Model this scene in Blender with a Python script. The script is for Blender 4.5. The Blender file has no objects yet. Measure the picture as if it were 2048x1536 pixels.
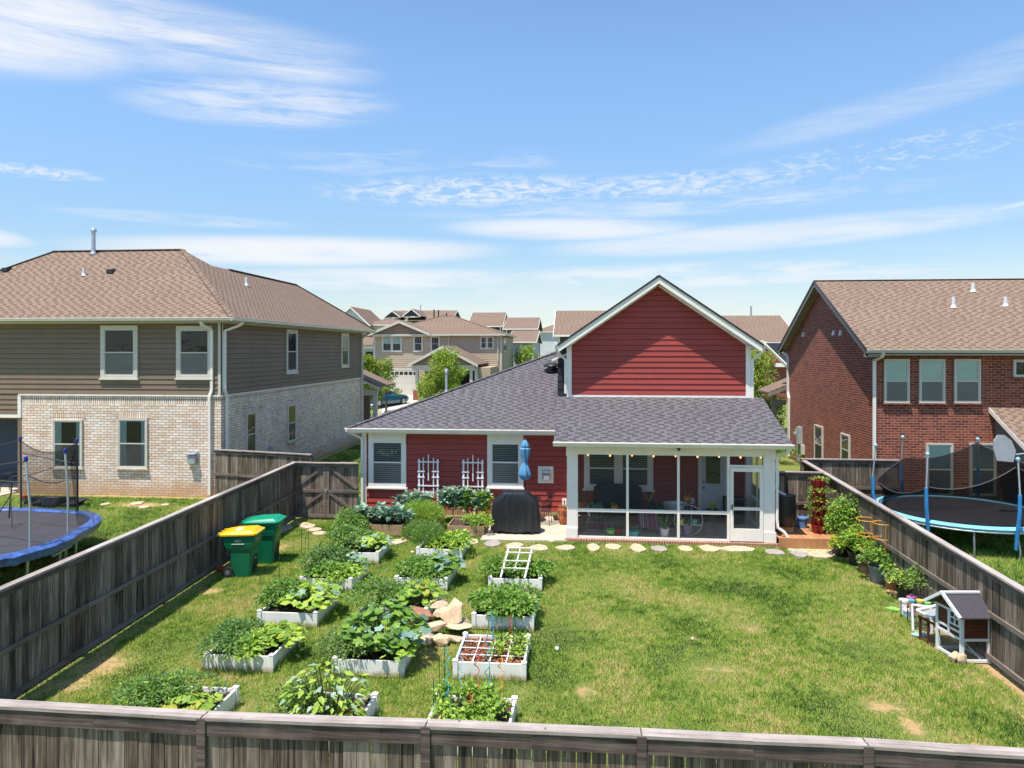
import bpy, math, random
import numpy as np
from mathutils import Vector, Matrix
R = math.radians
scene = bpy.context.scene
random.seed(7); rng = np.random.default_rng(7)

# ------------------------------------------------------------------ camera, world, sun, exposure
CZ, FPX, YAW, HOR = 5.45, 1450.0, R(5.55), 699.0
cs, sn = math.cos(YAW), math.sin(YAW)
cam_d = bpy.data.cameras.new("camera"); cam = bpy.data.objects.new("camera", cam_d)
scene.collection.objects.link(cam); scene.camera = cam
cam.location = (0, 0, CZ); cam.rotation_euler = (R(90), 0, YAW)
cam_d.sensor_width = 36; cam_d.lens = 36 * FPX / 2048
cam_d.shift_y = -(768 - HOR) / 2048
cam_d.clip_start = 0.1; cam_d.clip_end = 6000
SUN = Vector((-0.36, -0.47, 1.7)).normalized()          # towards the sun
sun_d = bpy.data.lights.new("sun", 'SUN'); sun = bpy.data.objects.new("sun", sun_d)
scene.collection.objects.link(sun)
sun_d.energy = 3.6; sun_d.angle = R(0.55); sun_d.color = (1.0, 0.94, 0.85)
sun.rotation_euler = SUN.to_track_quat('Z', 'Y').to_euler()
scene.view_settings.view_transform = 'Standard'; scene.view_settings.look = 'None'
scene.view_settings.gamma = 1; scene.view_settings.use_curve_mapping = False
scene.view_settings.exposure = 0.95

def lk(nt, a, b): nt.links.new(a, b)
def nd(nt, t, **kw):
    n = nt.nodes.new(t)
    for k, v in kw.items():
        if k.startswith('i_'): n.inputs[int(k[2:])].default_value = v
        else: setattr(n, k, v)
    return n
def mth(nt, op, a, b=None, c=None, clamp=False):
    n = nt.nodes.new('ShaderNodeMath'); n.operation = op; n.use_clamp = clamp
    for i, v in enumerate((a, b, c)):
        if v is None: continue
        if isinstance(v, (int, float)): n.inputs[i].default_value = v
        else: nt.links.new(v, n.inputs[i])
    return n.outputs[0]
def ss(nt, x, lo, hi, a=0.0, b=1.0):
    n = nt.nodes.new('ShaderNodeMapRange'); n.interpolation_type = 'SMOOTHSTEP'
    nt.links.new(x, n.inputs[0])
    for i, v in zip((1, 2, 3, 4), (lo, hi, a, b)): n.inputs[i].default_value = v
    return n.outputs[0]
def lin(nt, x, lo, hi, a=0.0, b=1.0):
    n = nt.nodes.new('ShaderNodeMapRange'); nt.links.new(x, n.inputs[0])
    for i, v in zip((1, 2, 3, 4), (lo, hi, a, b)): n.inputs[i].default_value = v
    return n.outputs[0]
def mixc(nt, fac, a, b, mode='MIX'):
    n = nt.nodes.new('ShaderNodeMix'); n.data_type = 'RGBA'; n.blend_type = mode
    for idx, v in ((0, fac), (6, a), (7, b)):
        if isinstance(v, (int, float)): n.inputs[idx].default_value = v
        elif isinstance(v, (tuple, list)): n.inputs[idx].default_value = tuple(v)[:3] + (1,)
        else: nt.links.new(v, n.inputs[idx])
    return n.outputs[2]

world = bpy.data.worlds.new("World"); scene.world = world; world.use_nodes = True
def build_world():
    nt = world.node_tree; nt.nodes.clear()
    out = nd(nt, 'ShaderNodeOutputWorld'); bg = nd(nt, 'ShaderNodeBackground')
    sky = nd(nt, 'ShaderNodeTexSky', sky_type='NISHITA', sun_disc=False)
    sky.sun_elevation = math.asin(SUN.z); sky.sun_rotation = math.atan2(SUN.x, SUN.y)
    sky.altitude = 200; sky.air_density = 1.0; sky.dust_density = 0.35; sky.ozone_density = 2.2
    tc = nd(nt, 'ShaderNodeTexCoord'); sep = nd(nt, 'ShaderNodeSeparateXYZ'); lk(nt, tc.outputs['Generated'], sep.inputs[0])
    az = mth(nt, 'ARCTAN2', sep.outputs[0], sep.outputs[1]); el = mth(nt, 'ARCSINE', sep.outputs[2])
    az = mth(nt, 'MULTIPLY', az, 57.2958); el = mth(nt, 'MULTIPLY', el, 57.2958)
    comb = nd(nt, 'ShaderNodeCombineXYZ'); lk(nt, az, comb.inputs[0]); lk(nt, el, comb.inputs[1])
    def stretched(sx, sy, rot, scale, detail, rough, dist, off=0):
        m = nd(nt, 'ShaderNodeMapping'); lk(nt, comb.outputs[0], m.inputs[0])
        m.inputs['Rotation'].default_value = (0, 0, R(rot)); m.inputs['Scale'].default_value = (sx, sy, 1)
        m.inputs['Location'].default_value = (off, off, off)
        n = nd(nt, 'ShaderNodeTexNoise'); lk(nt, m.outputs[0], n.inputs['Vector'])
        n.inputs['Scale'].default_value = scale; n.inputs['Detail'].default_value = detail
        n.inputs['Roughness'].default_value = rough; n.inputs['Distortion'].default_value = dist
        return n.outputs[0]
    wisp = stretched(0.055, 0.42, 4, 1.0, 8, 0.62, 0.7)
    fine = stretched(0.16, 1.1, -5, 1.0, 6, 0.65, 0.5, 11)
    puff = stretched(0.75, 2.3, -4, 1.0, 6, 0.62, .8, 23)
    total = None
    # centre azimuth, elevation, half sizes (deg), tilt (deg), texture, low, high, strength
    C = [(-35.0, 21.4, 19.0, 2.7, 0, 'v', .30, .66, .85), (-42.5, 20.4, 13.0, 3.8, 4, 'v', .22, .58, .95), (-42, 24.6, 9, 2.0, -8, 'v', .3, .66, .7), (-24, 20.6, 9, 1.4, -2, 'v', .3, .7, .7),
         (-24.6, 17.8, 10.5, 1.9, 3, 'f', .30, .66, .65), (-14, 14.2, 16, 1.2, 2, 'f', .42, .75, .35), (5, 10.9, 22, .9, 1, 'f', .36, .7, .5), (-30, 9.3, 9, .5, 0, 'f', .3, .6, .4), (22.5, 16.6, 13.5, 1.3, 9, 'v', .3, .8, .55),
         (31.0, 18.4, 9, 1.5, 8, 'v', .3, .8, .5),
         (-8.5, 12.3, 13.5, 1.35, 1.5, 'p', .38, .66, .7), (7.0, 12.5, 12, 1.1, 1, 'p', .36, .66, .6),
         (20.5, 13.2, 13, 1.5, 4, 'p', .46, .7, .5), (-1.0, 9.4, 11, 1.0, -1, 'w', .22, .55, .8),
         (13.5, 8.4, 18, 1.2, 2, 'w', .22, .58, .75), (-22.0, 7.4, 17, 1.3, 1.5, 'w', .22, .55, .9),
         (-16.5, 5.4, 14, 1.1, 1, 'w', .24, .58, .8), (9, 5.6, 22, 1.2, 0, 'f', .3, .65, .7), (-43.5, 7.3, 5, .8, -4, 'w', .2, .5, .9),
         (27.5, 9.0, 4.5, .22, 9, 'f', .25, .55, .6), (-38.5, 11.6, 4.0, .5, 0, 'p', .42, .62, .6)]
    vein = mth(nt, 'ADD', mth(nt, 'MULTIPLY', wisp, .62), mth(nt, 'MULTIPLY', stretched(.12, 1.5, 9, 1.0, 8, .7, .9, 37), .38))
    tex = {'v': vein, 'w': mth(nt, 'ADD', mth(nt, 'MULTIPLY', wisp, .75), mth(nt, 'MULTIPLY', fine, .25)), 'f': fine, 'p': puff}
    for (a, e, ha, he, tilt, t, lo, hi, s) in C:
        dx = mth(nt, 'SUBTRACT', az, a); dy = mth(nt, 'SUBTRACT', el, e)
        ct, st = math.cos(R(tilt)), math.sin(R(tilt))
        x = mth(nt, 'MULTIPLY', mth(nt, 'ADD', mth(nt, 'MULTIPLY', dx, ct), mth(nt, 'MULTIPLY', dy, st)), 1 / ha)
        y = mth(nt, 'MULTIPLY', mth(nt, 'SUBTRACT', mth(nt, 'MULTIPLY', dy, ct), mth(nt, 'MULTIPLY', dx, st)), 1 / he)
        r2 = mth(nt, 'ADD', mth(nt, 'MULTIPLY', x, x), mth(nt, 'MULTIPLY', y, y))
        mask = ss(nt, r2, 1.15, 0.05)
        v = mth(nt, 'MULTIPLY', mth(nt, 'MULTIPLY', ss(nt, tex[t], lo, hi), mask), s)
        total = v if total is None else mth(nt, 'MAXIMUM', total, v)
    # thin veil of cirrus low over the houses
    veil = mth(nt, 'MULTIPLY', ss(nt, el, 8.5, 1.0), ss(nt, wisp, .30, .64, .15, .68))
    total = mth(nt, 'MAXIMUM', total, veil)
    hs = nd(nt, 'ShaderNodeHueSaturation'); lk(nt, sky.outputs[0], hs.inputs['Color'])
    hs.inputs['Saturation'].default_value = 1.08; hs.inputs['Hue'].default_value = .497; lk(nt, ss(nt, el, 0.0, 22.0, .46, .77), hs.inputs['Value'])
    col = mixc(nt, total, hs.outputs[0], (3.25, 3.3, 3.42))
    lk(nt, col, bg.inputs[0]); bg.inputs[1].default_value = 0.15
    lk(nt, bg.outputs[0], out.inputs[0])
build_world()

# ------------------------------------------------------------------ pixel <-> world (real distances, used only to measure)
def at(px, py, z=0.0):
    "point where the sight line of a photo pixel meets the level z"
    u = (px - 1024) / FPX; v = (py - HOR) / FPX; d = (CZ - z) / v
    return Vector((d * (-sn + u * cs), d * (cs + u * sn), z))
def atY(px, py, Y):
    u = (px - 1024) / FPX; v = (py - HOR) / FPX; d = Y / (cs + u * sn)
    return Vector((d * (-sn + u * cs), Y, CZ - v * d))
def atX(px, py, X):
    u = (px - 1024) / FPX; v = (py - HOR) / FPX; d = X / (-sn + u * cs)
    return Vector((X, d * (cs + u * sn), CZ - v * d))
def hit(px, py, p0, n):
    u = (px - 1024) / FPX; v = (py - HOR) / FPX
    D = Vector((-sn + u * cs, cs + u * sn, -v)); o = Vector((0, 0, CZ)); n = Vector(n)
    return o + D * ((Vector(p0) - o).dot(n) / D.dot(n))

# ------------------------------------------------------------------ materials
MT = {}
def newmat(name):
    m = bpy.data.materials.new(name); m.use_nodes = True; nt = m.node_tree
    b = nt.nodes['Principled BSDF']; MT[name] = m
    return m, nt, b
def coord(nt, kind='Object', scale=(1, 1, 1)):
    tc = nd(nt, 'ShaderNodeTexCoord'); m = nd(nt, 'ShaderNodeMapping'); lk(nt, tc.outputs[kind], m.inputs[0])
    m.inputs['Scale'].default_value = scale; return m.outputs[0]
def noise(nt, vec, scale, detail=4, rough=.55, dist=0):
    n = nd(nt, 'ShaderNodeTexNoise'); lk(nt, vec, n.inputs['Vector']); n.inputs['Scale'].default_value = scale
    n.inputs['Detail'].default_value = detail; n.inputs['Roughness'].default_value = rough; n.inputs['Distortion'].default_value = dist
    return n.outputs[0]
def island(nt): return nd(nt, 'ShaderNodeNewGeometry').outputs['Random Per Island']
def bump(nt, b, h, strength=.3, dist=.01):
    n = nd(nt, 'ShaderNodeBump'); lk(nt, h, n.inputs['Height']); n.inputs['Strength'].default_value = strength
    n.inputs['Distance'].default_value = dist; lk(nt, n.outputs[0], b.inputs['Normal'])
def mul(nt, col, f):   # colour times scalar socket
    n = nd(nt, 'ShaderNodeVectorMath', operation='SCALE'); 
    if isinstance(col, tuple): n.inputs[0].default_value = col[:3]
    else: lk(nt, col, n.inputs[0])
    lk(nt, f, n.inputs['Scale']); return n.outputs[0]
def basic(name, col, rough=.6, var=.12, scale=4, isl=0.0, metal=0, bmp=0, fine=60, spec=None, coat=0):
    m, nt, b = newmat(name); v = coord(nt)
    f = lin(nt, noise(nt, v, scale, 5), .25, .75, 1 - var, 1 + var)
    f2 = lin(nt, noise(nt, v, fine, 2), .3, .7, 1 - var * .5, 1 + var * .5)
    f = mth(nt, 'MULTIPLY', f, f2)
    if isl: f = mth(nt, 'MULTIPLY', f, lin(nt, island(nt), 0, 1, 1 - isl, 1 + isl))
    lk(nt, mul(nt, col, f), b.inputs['Base Color'])
    b.inputs['Roughness'].default_value = rough; b.inputs['Metallic'].default_value = metal
    if spec is not None: b.inputs['Specular IOR Level'].default_value = spec
    if coat: b.inputs['Coat Weight'].default_value = coat; b.inputs['Coat Roughness'].default_value = .08
    if bmp: bump(nt, b, noise(nt, v, fine, 3), bmp, .004)
    return m
def siding(name, col):
    m, nt, b = newmat(name); v = coord(nt)
    grain = noise(nt, coord(nt, 'UV', (3, 55, 1)), 1.0, 4, .6)
    f = mth(nt, 'MULTIPLY', lin(nt, grain, .3, .7, .94, 1.06), lin(nt, noise(nt, v, .9, 4), .3, .7, .93, 1.07))
    f = mth(nt, 'MULTIPLY', f, lin(nt, island(nt), 0, 1, .95, 1.05))
    lk(nt, mul(nt, col, f), b.inputs['Base Color']); b.inputs['Roughness'].default_value = .62
    bump(nt, b, grain, .25, .003)
siding('siding_red', (.335, .046, .036)); siding('siding_brown', (.20, .140, .090)); siding('siding_beige', (.45, .36, .26))
siding('siding_white', (.62, .64, .66)); siding('siding_slate', (.045, .052, .07)); siding('siding_lilac', (.42, .42, .48))
siding('siding_grey', (.17, .165, .15)); siding('siding_charcoal', (.05, .05, .06))
basic('trim_white', (.88, .825, .755), .5, .05, 2, bmp=.05)
basic('trim_cream', (.60, .56, .49), .5, .05, 2)
basic('trim_grey', (.25, .23, .20), .5, .06, 2)
basic('shake_tan', (.27, .19, .13), .8, .15, 9)
basic('vinyl_white', (.88, .85, .80), .38, .06, 3)
basic('concrete', (.50, .43, .34), .85, .13, 1.3, bmp=.2)
basic('concrete_drive', (.52, .47, .40), .85, .1, .5)
basic('white_metal', (.7, .7, .7), .4, .05); basic('grey_metal', (.32, .34, .36), .35, .15, 6, metal=.7)
basic('galv', (.5, .53, .56), .38, .12, 8, metal=.6); basic('black_metal', (.02, .02, .022), .4, .2)
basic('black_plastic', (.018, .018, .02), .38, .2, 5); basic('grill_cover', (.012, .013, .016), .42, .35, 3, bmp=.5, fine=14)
basic('meter_grey', (.36, .38, .40), .5, .1)
basic('bin_green', (.0, .15, .07), .4, .12, 3, fine=30); basic('lid_green', (.004, .26, .14), .38, .08, 3)
basic('lid_yellow', (.75, .42, .006), .4, .08, 3); basic('white_paint', (.8, .8, .8), .45, .05)
basic('terracotta', (.42, .13, .05), .7, .2, 6); basic('clay_glaze', (.33, .09, .05), .35, .3, 8)
basic('pot_black', (.022, .022, .024), .45, .25, 6); basic('pot_grey', (.20, .215, .23), .5, .15, 6)
basic('pot_brown', (.12, .075, .05), .5, .2, 6); basic('pot_blue', (.13, .25, .5), .4, .15, 6)
basic('planter_red', (.27, .012, .018), .4, .15, 5); basic('cage_orange', (.75, .33, .02), .4, .1)
basic('soil', (.055, .035, .02), .95, .4, 8, bmp=.5); basic('mulch', (.27, .10, .045), .9, .55, 40, bmp=.8, fine=90)
basic('cedar', (.36, .235, .13), .8, .25, 5, isl=.12, bmp=.3)
basic('stone', (.60, .43, .27), .85, .25, 3.2, isl=0, bmp=.5, fine=25)
basic('stone_red', (.34, .155, .095), .85, .25, 3, bmp=.5, fine=25)
basic('stone_pale', (.52, .40, .27), .85, .18, 3.5, bmp=.4, fine=25)
basic('stone_grey', (.33, .29, .26), .85, .2, 4, bmp=.4, fine=25)
basic('gravel', (.62, .55, .46), .9, .35, 22, bmp=.8, fine=60)
basic('trellis_wood', (.68, .62, .55), .6, .1, 5); basic('trellis_white', (.80, .80, .80), .45, .04)
basic('net_pole_blue', (.04, .24, .55), .4, .2, 7); basic('pad_cyan', (.20, .50, .66), .45, .18, 2.2)
basic('pad_blue', (.045, .10, .30), .35, .6, 2.5, bmp=.8, fine=9); basic('jump_mat', (.048, .044, .050), .6, .25, 1.5)
basic('foam_blue', (.01, .035, .25), .5, .1); basic('door_blue', (.012, .04, .10), .4, .1)
basic('curtain', (.38, .50, .48), .8, .12, 12); basic('umbrella_blue', (.10, .30, .52), .75, .25, 6)
basic('stake_green', (.01, .10, .05), .5, .1); basic('spiral_teal', (.02, .38, .48), .4, .1); basic('spiral_red', (.5, .07, .03), .4, .1)
basic('hutch_brown', (.10, .024, .012), .6, .25, 6, isl=.08); basic('hutch_roof', (.055, .05, .06), .9, .3, 40)
basic('pink', (.65, .16, .45), .5, .1); basic('teal', (.05, .42, .45), .5, .1); basic('orange', (.75, .24, .04), .5, .1)
basic('yellow', (.75, .6, .08), .5, .1); basic('skyblue', (.28, .55, .68), .5, .1); basic('lime', (.25, .7, .12), .5, .1)
basic('paper', (.78, .74, .7), .6, .1); basic('hose', (.01, .36, .30), .4, .1)
basic('car_teal', (.004, .085, .16), .25, .08, 3, coat=1); basic('tyre', (.015, .015, .016), .8, .2)
basic('tail_red', (.5, .03, .01), .3, .1); basic('dark_void', (.008, .009, .011), .6, .2)  # dark_void: near-black colour, mostly standing in for unlit interiors and openings
basic('interior_wall', (.24, .225, .21), .8, .2); basic('umber', (.05, .03, .02), .5, .3)
basic('bark', (.13, .10, .075), .9, .3, 9, bmp=.4); basic('stem_green', (.10, .17, .04), .7, .2)
basic('stem_tan', (.30, .22, .12), .8, .2); basic('white_fur', (.75, .73, .7), .9, .05)
basic('doll_blue', (.35, .45, .7), .6, .1); basic('gutter_white', (.84, .785, .715), .38, .05, 2)
basic('gutter_cream', (.55, .53, .47), .38, .06, 2); basic('door_white', (.66, .67, .68), .4, .04)
basic('rug_stripe', (.3, .3, .3), .9, .1); basic('fridge_grey', (.30, .32, .33), .4, .1)
basic('ceramic_white', (.75, .75, .74), .3, .05); basic('ceramic_violet', (.25, .25, .38), .4, .1)

def mat_rug():
    m, nt, b = newmat('rug'); v = coord(nt, 'Object')
    w = nd(nt, 'ShaderNodeTexNoise'); w.noise_dimensions = '1D'; s = nd(nt, 'ShaderNodeSeparateXYZ'); lk(nt, v, s.inputs[0])
    lk(nt, mth(nt, 'MULTIPLY', s.outputs[0], 16), w.inputs['W']); w.inputs['Scale'].default_value = 1; w.inputs['Detail'].default_value = 0
    r = nd(nt, 'ShaderNodeValToRGB'); lk(nt, w.outputs[0], r.inputs[0]); r.color_ramp.interpolation = 'CONSTANT'
    e = r.color_ramp.elements; e[0].position = 0; e[0].color = (.3, .02, .06, 1); e[1].position = .42; e[1].color = (.6, .5, .45, 1)
    for p, c in ((.47, (.12, .03, .12, 1)), (.53, (.5, .1, .1, 1)), (.58, (.65, .6, .55, 1)), (.63, (.05, .04, .1, 1))):
        x = e.new(p); x.color = c
    lk(nt, r.outputs[0], b.inputs['Base Color']); b.inputs['Roughness'].default_value = .9
mat_rug()

def brick(name, c1, c2, c3, mortar, mw=.24, mh=.085, swap=False, mud=0, msz=.010):
    m, nt, b = newmat(name); tc = nd(nt, 'ShaderNodeTexCoord'); sp = nd(nt, 'ShaderNodeSeparateXYZ'); lk(nt, tc.outputs['UV'], sp.inputs[0])
    cb = nd(nt, 'ShaderNodeCombineXYZ'); a, c = (1, 0) if swap else (0, 1)
    lk(nt, sp.outputs[a], cb.inputs[0]); lk(nt, sp.outputs[c], cb.inputs[1])
    t = nd(nt, 'ShaderNodeTexBrick'); lk(nt, cb.outputs[0], t.inputs['Vector'])
    t.inputs['Color1'].default_value = (0, 0, 0, 1); t.inputs['Color2'].default_value = (1, 1, 1, 1)
    t.inputs['Scale'].default_value = 1; t.inputs['Mortar Size'].default_value = msz; t.inputs['Mortar Smooth'].default_value = .1
    t.inputs['Bias'].default_value = 0; t.inputs['Brick Width'].default_value = mw; t.inputs['Row Height'].default_value = mh
    if swap: t.offset = 0
    ramp = nd(nt, 'ShaderNodeValToRGB'); lk(nt, t.outputs[0], ramp.inputs[0]); e = ramp.color_ramp.elements
    e[0].color = c1 + (1,); e[1].color = c3 + (1,); x = e.new(.5); x.color = c2 + (1,)
    v = coord(nt); n = noise(nt, v, 1.1, 5, .6); n2 = noise(nt, v, 26, 3)
    col = mul(nt, ramp.outputs[0], mth(nt, 'MULTIPLY', lin(nt, n, .3, .7, .86, 1.14), lin(nt, n2, .3, .7, .88, 1.12)))
    col = mixc(nt, t.outputs[1], col, mortar)
    if mud:
        z = nd(nt, 'ShaderNodeSeparateXYZ'); g = nd(nt, 'ShaderNodeNewGeometry'); lk(nt, g.outputs['Position'], z.inputs[0])
        h = mth(nt, 'ADD', z.outputs[2], mth(nt, 'MULTIPLY', noise(nt, v, 1.6, 4), -.9))
        col = mixc(nt, ss(nt, h, .35, -.45, 0, mud), col, (.46, .26, .11))
    lk(nt, col, b.inputs['Base Color']); b.inputs['Roughness'].default_value = .85
    bump(nt, b, mth(nt, 'SUBTRACT', 1, t.outputs[1]), .7, .008)
WB = ((.70, .52, .38), (.82, .67, .55), (.86, .77, .69))
brick('brick_white', *WB, (.17, .085, .055), .27, .098, mud=.7, msz=.0075); brick('brick_white_soldier', *WB, (.20, .12, .085), .24, .085, True)
RB = ((.115, .022, .017), (.205, .042, .028), (.29, .070, .042))
brick('brick_red', *RB, (.42, .26, .17), .25, .092, msz=.0085); brick('brick_red_soldier', *RB, (.28, .18, .12), .24, .085, True)
brick('brick_orange', (.28, .09, .045), (.36, .13, .07), (.42, .18, .10), (.5, .4, .3), .2, .075, True)

def shingle(name, dark, mid, light):
    m, nt, b = newmat(name)
    v = coord(nt); sp = nd(nt, 'ShaderNodeSeparateXYZ'); tc2 = nd(nt, 'ShaderNodeTexCoord'); lk(nt, tc2.outputs['UV'], sp.inputs[0])
    vv = mth(nt, 'MULTIPLY', sp.outputs[1], 1 / .135); fr = mth(nt, 'FRACT', vv); row = mth(nt, 'FLOOR', vv)
    def wn(x, y=None):
        c = nd(nt, 'ShaderNodeCombineXYZ'); lk(nt, x, c.inputs[0])
        if y is not None: lk(nt, y, c.inputs[1])
        w = nd(nt, 'ShaderNodeTexWhiteNoise'); w.noise_dimensions = '2D'; lk(nt, c.outputs[0], w.inputs['Vector']); return w.outputs['Value']
    ph = mth(nt, 'ADD', mth(nt, 'MULTIPLY', row, .5), mth(nt, 'MULTIPLY', wn(row), .3))
    cell = mth(nt, 'ADD', mth(nt, 'MULTIPLY', sp.outputs[0], 1 / .37), ph); fc = mth(nt, 'FRACT', cell); r2 = wn(mth(nt, 'FLOOR', cell), row)
    wdt = mth(nt, 'MULTIPLY_ADD', r2, .40, .30)
    da = mth(nt, 'MULTIPLY', ss(nt, mth(nt, 'SUBTRACT', fc, wdt), .03, -.03), ss(nt, fc, .0, .05))
    g = mth(nt, 'ADD', lin(nt, noise(nt, v, 60, 2), .3, .7, .3, .7), lin(nt, noise(nt, v, .7, 4), .3, .7, -.13, .13))
    g = mth(nt, 'ADD', g, lin(nt, r2, 0, 1, -.15, .15), clamp=True)
    base = mixc(nt, g, mid, light)
    dash = mth(nt, 'MULTIPLY', da, ss(nt, mth(nt, 'ABSOLUTE', mth(nt, 'SUBTRACT', fr, .45)), .44, .26))
    col = mixc(nt, mth(nt, 'MULTIPLY', dash, .74), base, dark)
    line = mth(nt, 'MULTIPLY', ss(nt, fr, .16, .02), .45)  # shadow line along each course, painted into the colour
    col = mixc(nt, line, col, dark)
    lk(nt, col, b.inputs['Base Color']); b.inputs['Roughness'].default_value = .92
    b.inputs['Specular IOR Level'].default_value = .25
    bump(nt, b, mth(nt, 'SUBTRACT', fr, dash), .35, .010)
shingle('shingle_grey', (.032, .030, .037), (.095, .088, .098), (.165, .152, .165))
shingle('shingle_brown', (.085, .050, .033), (.185, .126, .092), (.30, .218, .168))
shingle('shingle_slate', (.012, .013, .02), (.03, .032, .045), (.06, .06, .08))

def wood(name, a, bcol, c, streak=1.0, hz=False):
    m, nt, b = newmat(name); uv = coord(nt, 'UV', (1.1, 26, 1) if hz else (26, 1.1, 1))
    isl = island(nt)
    cmb = nd(nt, 'ShaderNodeCombineXYZ'); lk(nt, mth(nt, 'MULTIPLY', isl, 40), cmb.inputs[1]); lk(nt, mth(nt, 'MULTIPLY', isl, 9), cmb.inputs[2])
    va = nd(nt, 'ShaderNodeVectorMath', operation='ADD'); lk(nt, uv, va.inputs[0]); lk(nt, cmb.outputs[0], va.inputs[1])
    n = noise(nt, va.outputs[0], 1.0, 6, .65, .6)
    big = noise(nt, coord(nt, 'UV', (2.2, .7, 1)), 1.0, 4, .6)
    f = mth(nt, 'ADD', mth(nt, 'MULTIPLY', mth(nt, 'SUBTRACT', n, .5), .6 * streak), mth(nt, 'MULTIPLY_ADD', big, .35, .3))
    f = mth(nt, 'ADD', f, lin(nt, isl, 0, 1, -.075, .075))
    r = nd(nt, 'ShaderNodeValToRGB'); lk(nt, f, r.inputs[0]); e = r.color_ramp.elements
    e[0].position = .33; e[0].color = a + (1,); e[1].position = .66; e[1].color = c + (1,); x = e.new(.48); x.color = bcol + (1,)
    vo = nd(nt, 'ShaderNodeTexVoronoi'); lk(nt, coord(nt, 'UV', (5, 2.2, 1)), vo.inputs['Vector']); vo.inputs['Scale'].default_value = 1.0
    knot = ss(nt, vo.outputs['Distance'], .09, .03)
    col = mixc(nt, mth(nt, 'MULTIPLY', knot, .7), r.outputs[0], (.02, .014, .010))
    lk(nt, col, b.inputs['Base Color']); b.inputs['Roughness'].default_value = .85; b.inputs['Specular IOR Level'].default_value = .2
    bump(nt, b, n, .5, .006)
wood('fence_wood', (.034, .026, .020), (.145, .112, .084), (.36, .30, .24), 1.2)
wood('fence_cap', (.14, .112, .10), (.31, .262, .238), (.50, .44, .405), .9); wood('fence_cap_long', (.14, .112, .10), (.31, .262, .238), (.50, .44, .405), .9, True)
wood('fence_rail', (.06, .045, .034), (.17, .13, .10), (.24, .205, .18), 1, True)
wood('fence_fascia', (.03, .023, .02), (.10, .075, .066), (.23, .18, .155), 1, True)
wood('deck_board', (.30, .13, .055), (.44, .21, .10), (.52, .28, .14), .6)

def leafmat(name, dark, light, trans=.35, spread=.35, back=None, rough=.5):
    m, nt, b = newmat(name); isl = island(nt); v = coord(nt)
    f = mth(nt, 'ADD', mth(nt, 'MULTIPLY', isl, .7), lin(nt, noise(nt, v, 3.0, 3), .3, .7, 0, .3))
    col = mixc(nt, f, dark, light)
    lk(nt, col, b.inputs['Base Color']); b.inputs['Roughness'].default_value = rough
    tr = nd(nt, 'ShaderNodeBsdfTranslucent'); lk(nt, mul(nt, col, mth(nt, 'ADD', 1.25, 0)), tr.inputs[0])
    mx = nd(nt, 'ShaderNodeMixShader'); mx.inputs[0].default_value = trans
    lk(nt, b.outputs[0], mx.inputs[1]); lk(nt, tr.outputs[0], mx.inputs[2]); lk(nt, mx.outputs[0], nt.nodes['Material Output'].inputs[0])
leafmat('leaf_dark', (.05, .13, .016), (.17, .33, .045)); leafmat('leaf_mid', (.10, .23, .022), (.30, .47, .06))
leafmat('leaf_light', (.24, .40, .04), (.52, .64, .10)); leafmat('leaf_yellow', (.30, .34, .03), (.55, .48, .04))
leafmat('leaf_grey', (.16, .28, .17), (.42, .54, .38), .2); leafmat('leaf_blue', (.09, .20, .14), (.28, .42, .32), .2)
leafmat('leaf_tomato', (.065, .14, .035), (.21, .34, .10)); leafmat('leaf_tree', (.07, .16, .015), (.28, .40, .04))
leafmat('leaf_tree_gold', (.30, .28, .03), (.62, .46, .05)); leafmat('petal_white', (.7, .68, .6), (.8, .78, .7)); leafmat('leaf_weed', (.10, .19, .03), (.25, .36, .07))
leafmat('flower_pink', (.6, .1, .25), (.8, .3, .4))

def mat_grass():
    m, nt, b = newmat('grass'); at_ = nd(nt, 'ShaderNodeAttribute', attribute_name='tone'); isl = island(nt)
    f = mth(nt, 'ADD', at_.outputs['Fac'], lin(nt, isl, 0, 1, -.26, .26))
    r = nd(nt, 'ShaderNodeValToRGB'); lk(nt, f, r.inputs[0]); e = r.color_ramp.elements
    e[0].position = .05; e[0].color = (.035, .11, .010, 1); e[1].position = .98; e[1].color = (.62, .50, .22, 1)
    for p, c in ((.26, (.14, .28, .025, 1)), (.50, (.27, .41, .045, 1)), (.74, (.46, .51, .10, 1))):
        x = e.new(p); x.color = c
    lk(nt, r.outputs[0], b.inputs['Base Color']); b.inputs['Roughness'].default_value = .55
    tr = nd(nt, 'ShaderNodeBsdfTranslucent'); lk(nt, r.outputs[0], tr.inputs[0])
    mx = nd(nt, 'ShaderNodeMixShader'); mx.inputs[0].default_value = .35
    lk(nt, b.outputs[0], mx.inputs[1]); lk(nt, tr.outputs[0], mx.inputs[2]); lk(nt, mx.outputs[0], nt.nodes['Material Output'].inputs[0])
mat_grass()
def mat_ground():
    m, nt, b = newmat('ground'); v = coord(nt)
    at_ = nd(nt, 'ShaderNodeAttribute', attribute_name='bare')
    g = mixc(nt, noise(nt, v, 1.3, 6, .6), (.075, .125, .02), (.20, .24, .055))
    g = mixc(nt, lin(nt, noise(nt, v, 30, 4, .7), .35, .65, 0, .6), g, (.26, .25, .10))
    d = mixc(nt, noise(nt, v, 9, 5, .6), (.36, .22, .10), (.52, .37, .19))
    f = mth(nt, 'ADD', at_.outputs['Fac'], lin(nt, noise(nt, v, 5, 5, .7), .3, .7, -.3, .3), clamp=True)
    lk(nt, mixc(nt, ss(nt, f, .3, .75), g, d), b.inputs['Base Color']); b.inputs['Roughness'].default_value = .95
    b.inputs['Specular IOR Level'].default_value = .1
    bump(nt, b, noise(nt, v, 25, 5, .7), .8, .03)
mat_ground()

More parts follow.
